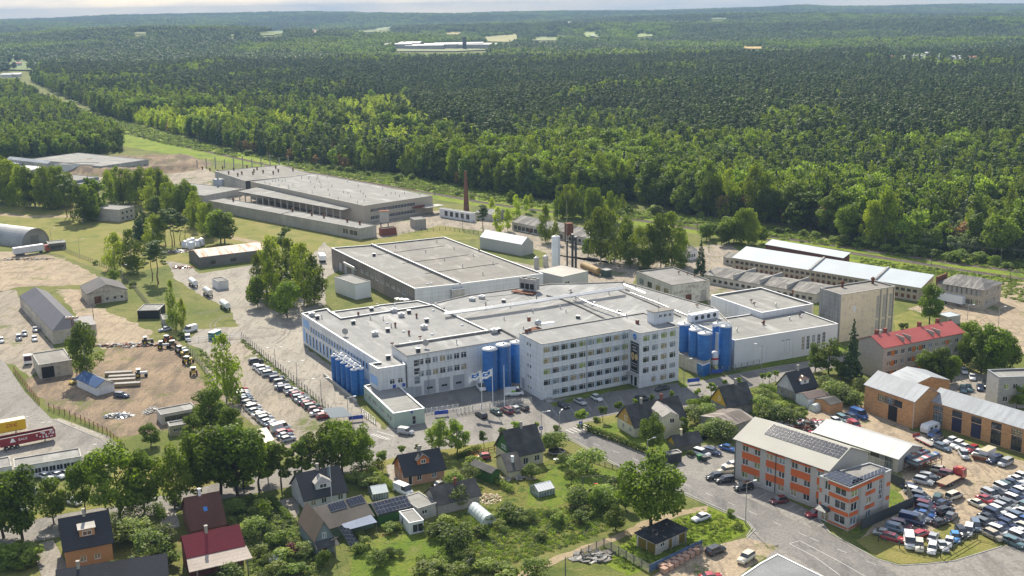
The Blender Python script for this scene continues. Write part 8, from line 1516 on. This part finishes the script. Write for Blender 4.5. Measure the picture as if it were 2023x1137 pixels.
for b,t,w in (((1147,850),832,'pedestrian crossing sign on its pole under a round street tree'),((1069,866),842,'pedestrian crossing sign left of the zebra crossing')):
 h=hpx(b,t);e=empty('crossing_sign',G(*b),.1,w,'sign');MB().rod((0,.03,0),(0,.03,h),.05,6).build('pole',steel,e);MB().box(-.45,.45,-.04,-.02,h-.9,h).build('panel',sgm,e);MB().add([(-.3,-.045,h-.75),(.3,-.045,h-.75),(0,-.045,h-.18)],[(0,1,2)]).build('triangle',white,e)
for i,(x,y)in enumerate(((373,487),(381,484),(390,488),(398,485),(378,492),(366,490))):e=empty('steel_vat',G(x,y),i,'shiny round steel vat under the tall pines, %s from the left'%ordn[(1,2,4,5,3,0)[i]]if i!=5 else 'shiny round steel vat under the tall pines, first from the left','tank','steel vats under the pines');MB().lathe([(1.7,.3),(1.7,3),(1.2,3.5),(.2,3.7)],n=16).build('shell',alu,e);MB().cyl(0,0,0,.3,1.3,n=10).build('foot',dark_steel,e)
def quarry():
 c=G(272,330);mb=MB();n,r_=48,14;v=[]
 for j in range(r_+1):
  for i in range(n):
   a=i/n*6.2832;q=j/r_;R1,R2=52,30;x,y=math.cos(a)*R1*q,math.sin(a)*R2*q*1.6;z=-3.2*(1-sst(.25,.62,q))+4.6*math.exp(-((q-.74)/.12)**2)*(1+.5*noise.noise((x*.06,y*.06,1)))+noise.noise((x*.15,y*.15,3))*.9*(1-abs(q*2-1));z=max(float(z),.03 if q>.6 else -3.2);v.append((x,y,z+3.3*(q<.6)*1.0 if q<.6 else z))
 f=[(j*n+i,j*n+(i+1)%n,(j+1)*n+(i+1)%n,(j+1)*n+i)for j in range(r_)for i in range(n)]
 mb.add([(a,b,-.1 if k>=n*r_ else max(z,.05))for k,(a,b,z)in enumerate(v)],[q[::-1]for q in f],0,True);tag(mb.build('quarry_ground',dirt,None,(c.x,c.y,0)),kind='structure')
quarry()
def far_block(x,y,w,d,h,m,rm,label,cat='building',ang=0.0):
 p=GT(x,y);p.z=float(hgt(p.x,p.y))+2;e=empty('building',p,ang,label,cat);MB().box(-w/2,w/2,0,d,0,h).build('wall',m,e);MB().slab((-w/2-1,-1,h),(w/2+1,-1,h),(w/2+1,d+1,h+2),(-w/2-1,d+1,h+2),.4).build('roof',rm,e)
wr=mat('far_white_roof',(.42,.42,.42),.6,bump=0,var=.02)
for i,(x,y,w,d,h)in enumerate(((783,97,70,60,10),(808,96,50,70,11),(838,98,90,40,8),(870,97,80,40,9),(905,96,120,50,10),(937,97,80,40,9),(962,96,50,30,8))):far_block(x,y,w,d,h,conc_s,wr,'far white-roofed factory shed beyond the forest, %s from the left'%ordn[i])
e=empty('far_chimney',GT(918,98),0,'dark chimney stump among the far white-roofed sheds','chimney');MB().cyl(0,0,0,30,5,4,12).build('stack',dark_steel,e)
vr_=[wr,mat('far_red_roof',(.35,.14,.1),.8,bump=0),felt_d,tin,wr]
for i,(x,y)in enumerate(((1752,117),(1768,120),(1790,110),(1800,119),(1815,118),(1835,112),(1845,119),(1858,121),(1868,118),(1890,120),(1900,124),(1925,121),(1962,152),(1985,134),(8,116),(20,117),(35,132),(66,132),(12,156),(30,155),(694,61),(948,54),(505,74),(1130,76),(1172,75),(1128,84))):far_block(x,y,11+(i*7)%8,9,5,plaster,vr_[i%5],'small far house in the distant woods, %s in order from the village on the right'%od(i)if i<14 else 'small far house %s'%('at the left edge, first','at the left edge, second','above the left wood, paler one','above the left wood, right one','where the railway vanishes, left','where the railway vanishes, right','alone between two far fields','white and alone on the far right-hand wooded slope','at the far left-hand pale field','below the ski slope','right of the ski slope field','nearest below the ski slope')[i-14])
sl_=[GT(*p)for p in ((1122,66),(1135,66),(1133,50),(1127,45),(1122,47))];mb=MB();n_=len(sl_);c0=sum(sl_,Vector())/n_
for k in range(n_):a,b=sl_[k],sl_[(k+1)%n_];q=[(*p.xy,float(hgt(p.x,p.y))+9)for p in (a,b,c0)];mb.add(q,[(0,1,2)])
tag(mb.build('ski_slope',mat('ski_slope_grass',(.55,.6,.45),.9,bump=0)),kind='structure')
MH=((42,826),(54,823),(85,835),(98,834),(188,878),(176,893),(212,890),(165,1015),(218,1018),(308,1000),(84,1062),(60,700),(745,600))
for x,y in MH:p=G(x,y);tag(MB().cyl(0,0,.03,.07,.55,n=14).build('manhole_cover',conc_s,None,(p.x,p.y,0)),'pale round manhole cover, %s from the left'%od(sorted(MH).index((x,y))),'manhole cover','manhole covers in the road')
#  haze
hb=MB().box(-12000,12000,-400,9800,-3,128)
m,n,l=nodes('haze');out=n.new('ShaderNodeOutputMaterial');v=n.new('ShaderNodeVolumePrincipled')
v.inputs['Color'].default_value=(.33,.5,.72,1);v.inputs['Density'].default_value=0.0001;v.inputs['Anisotropy'].default_value=0.0
l.new(v.outputs[0],out.inputs['Volume']);hz=hb.build('haze',m);tag(hz,'thin pale blue haze lying over the whole valley','haze',kind='stuff')
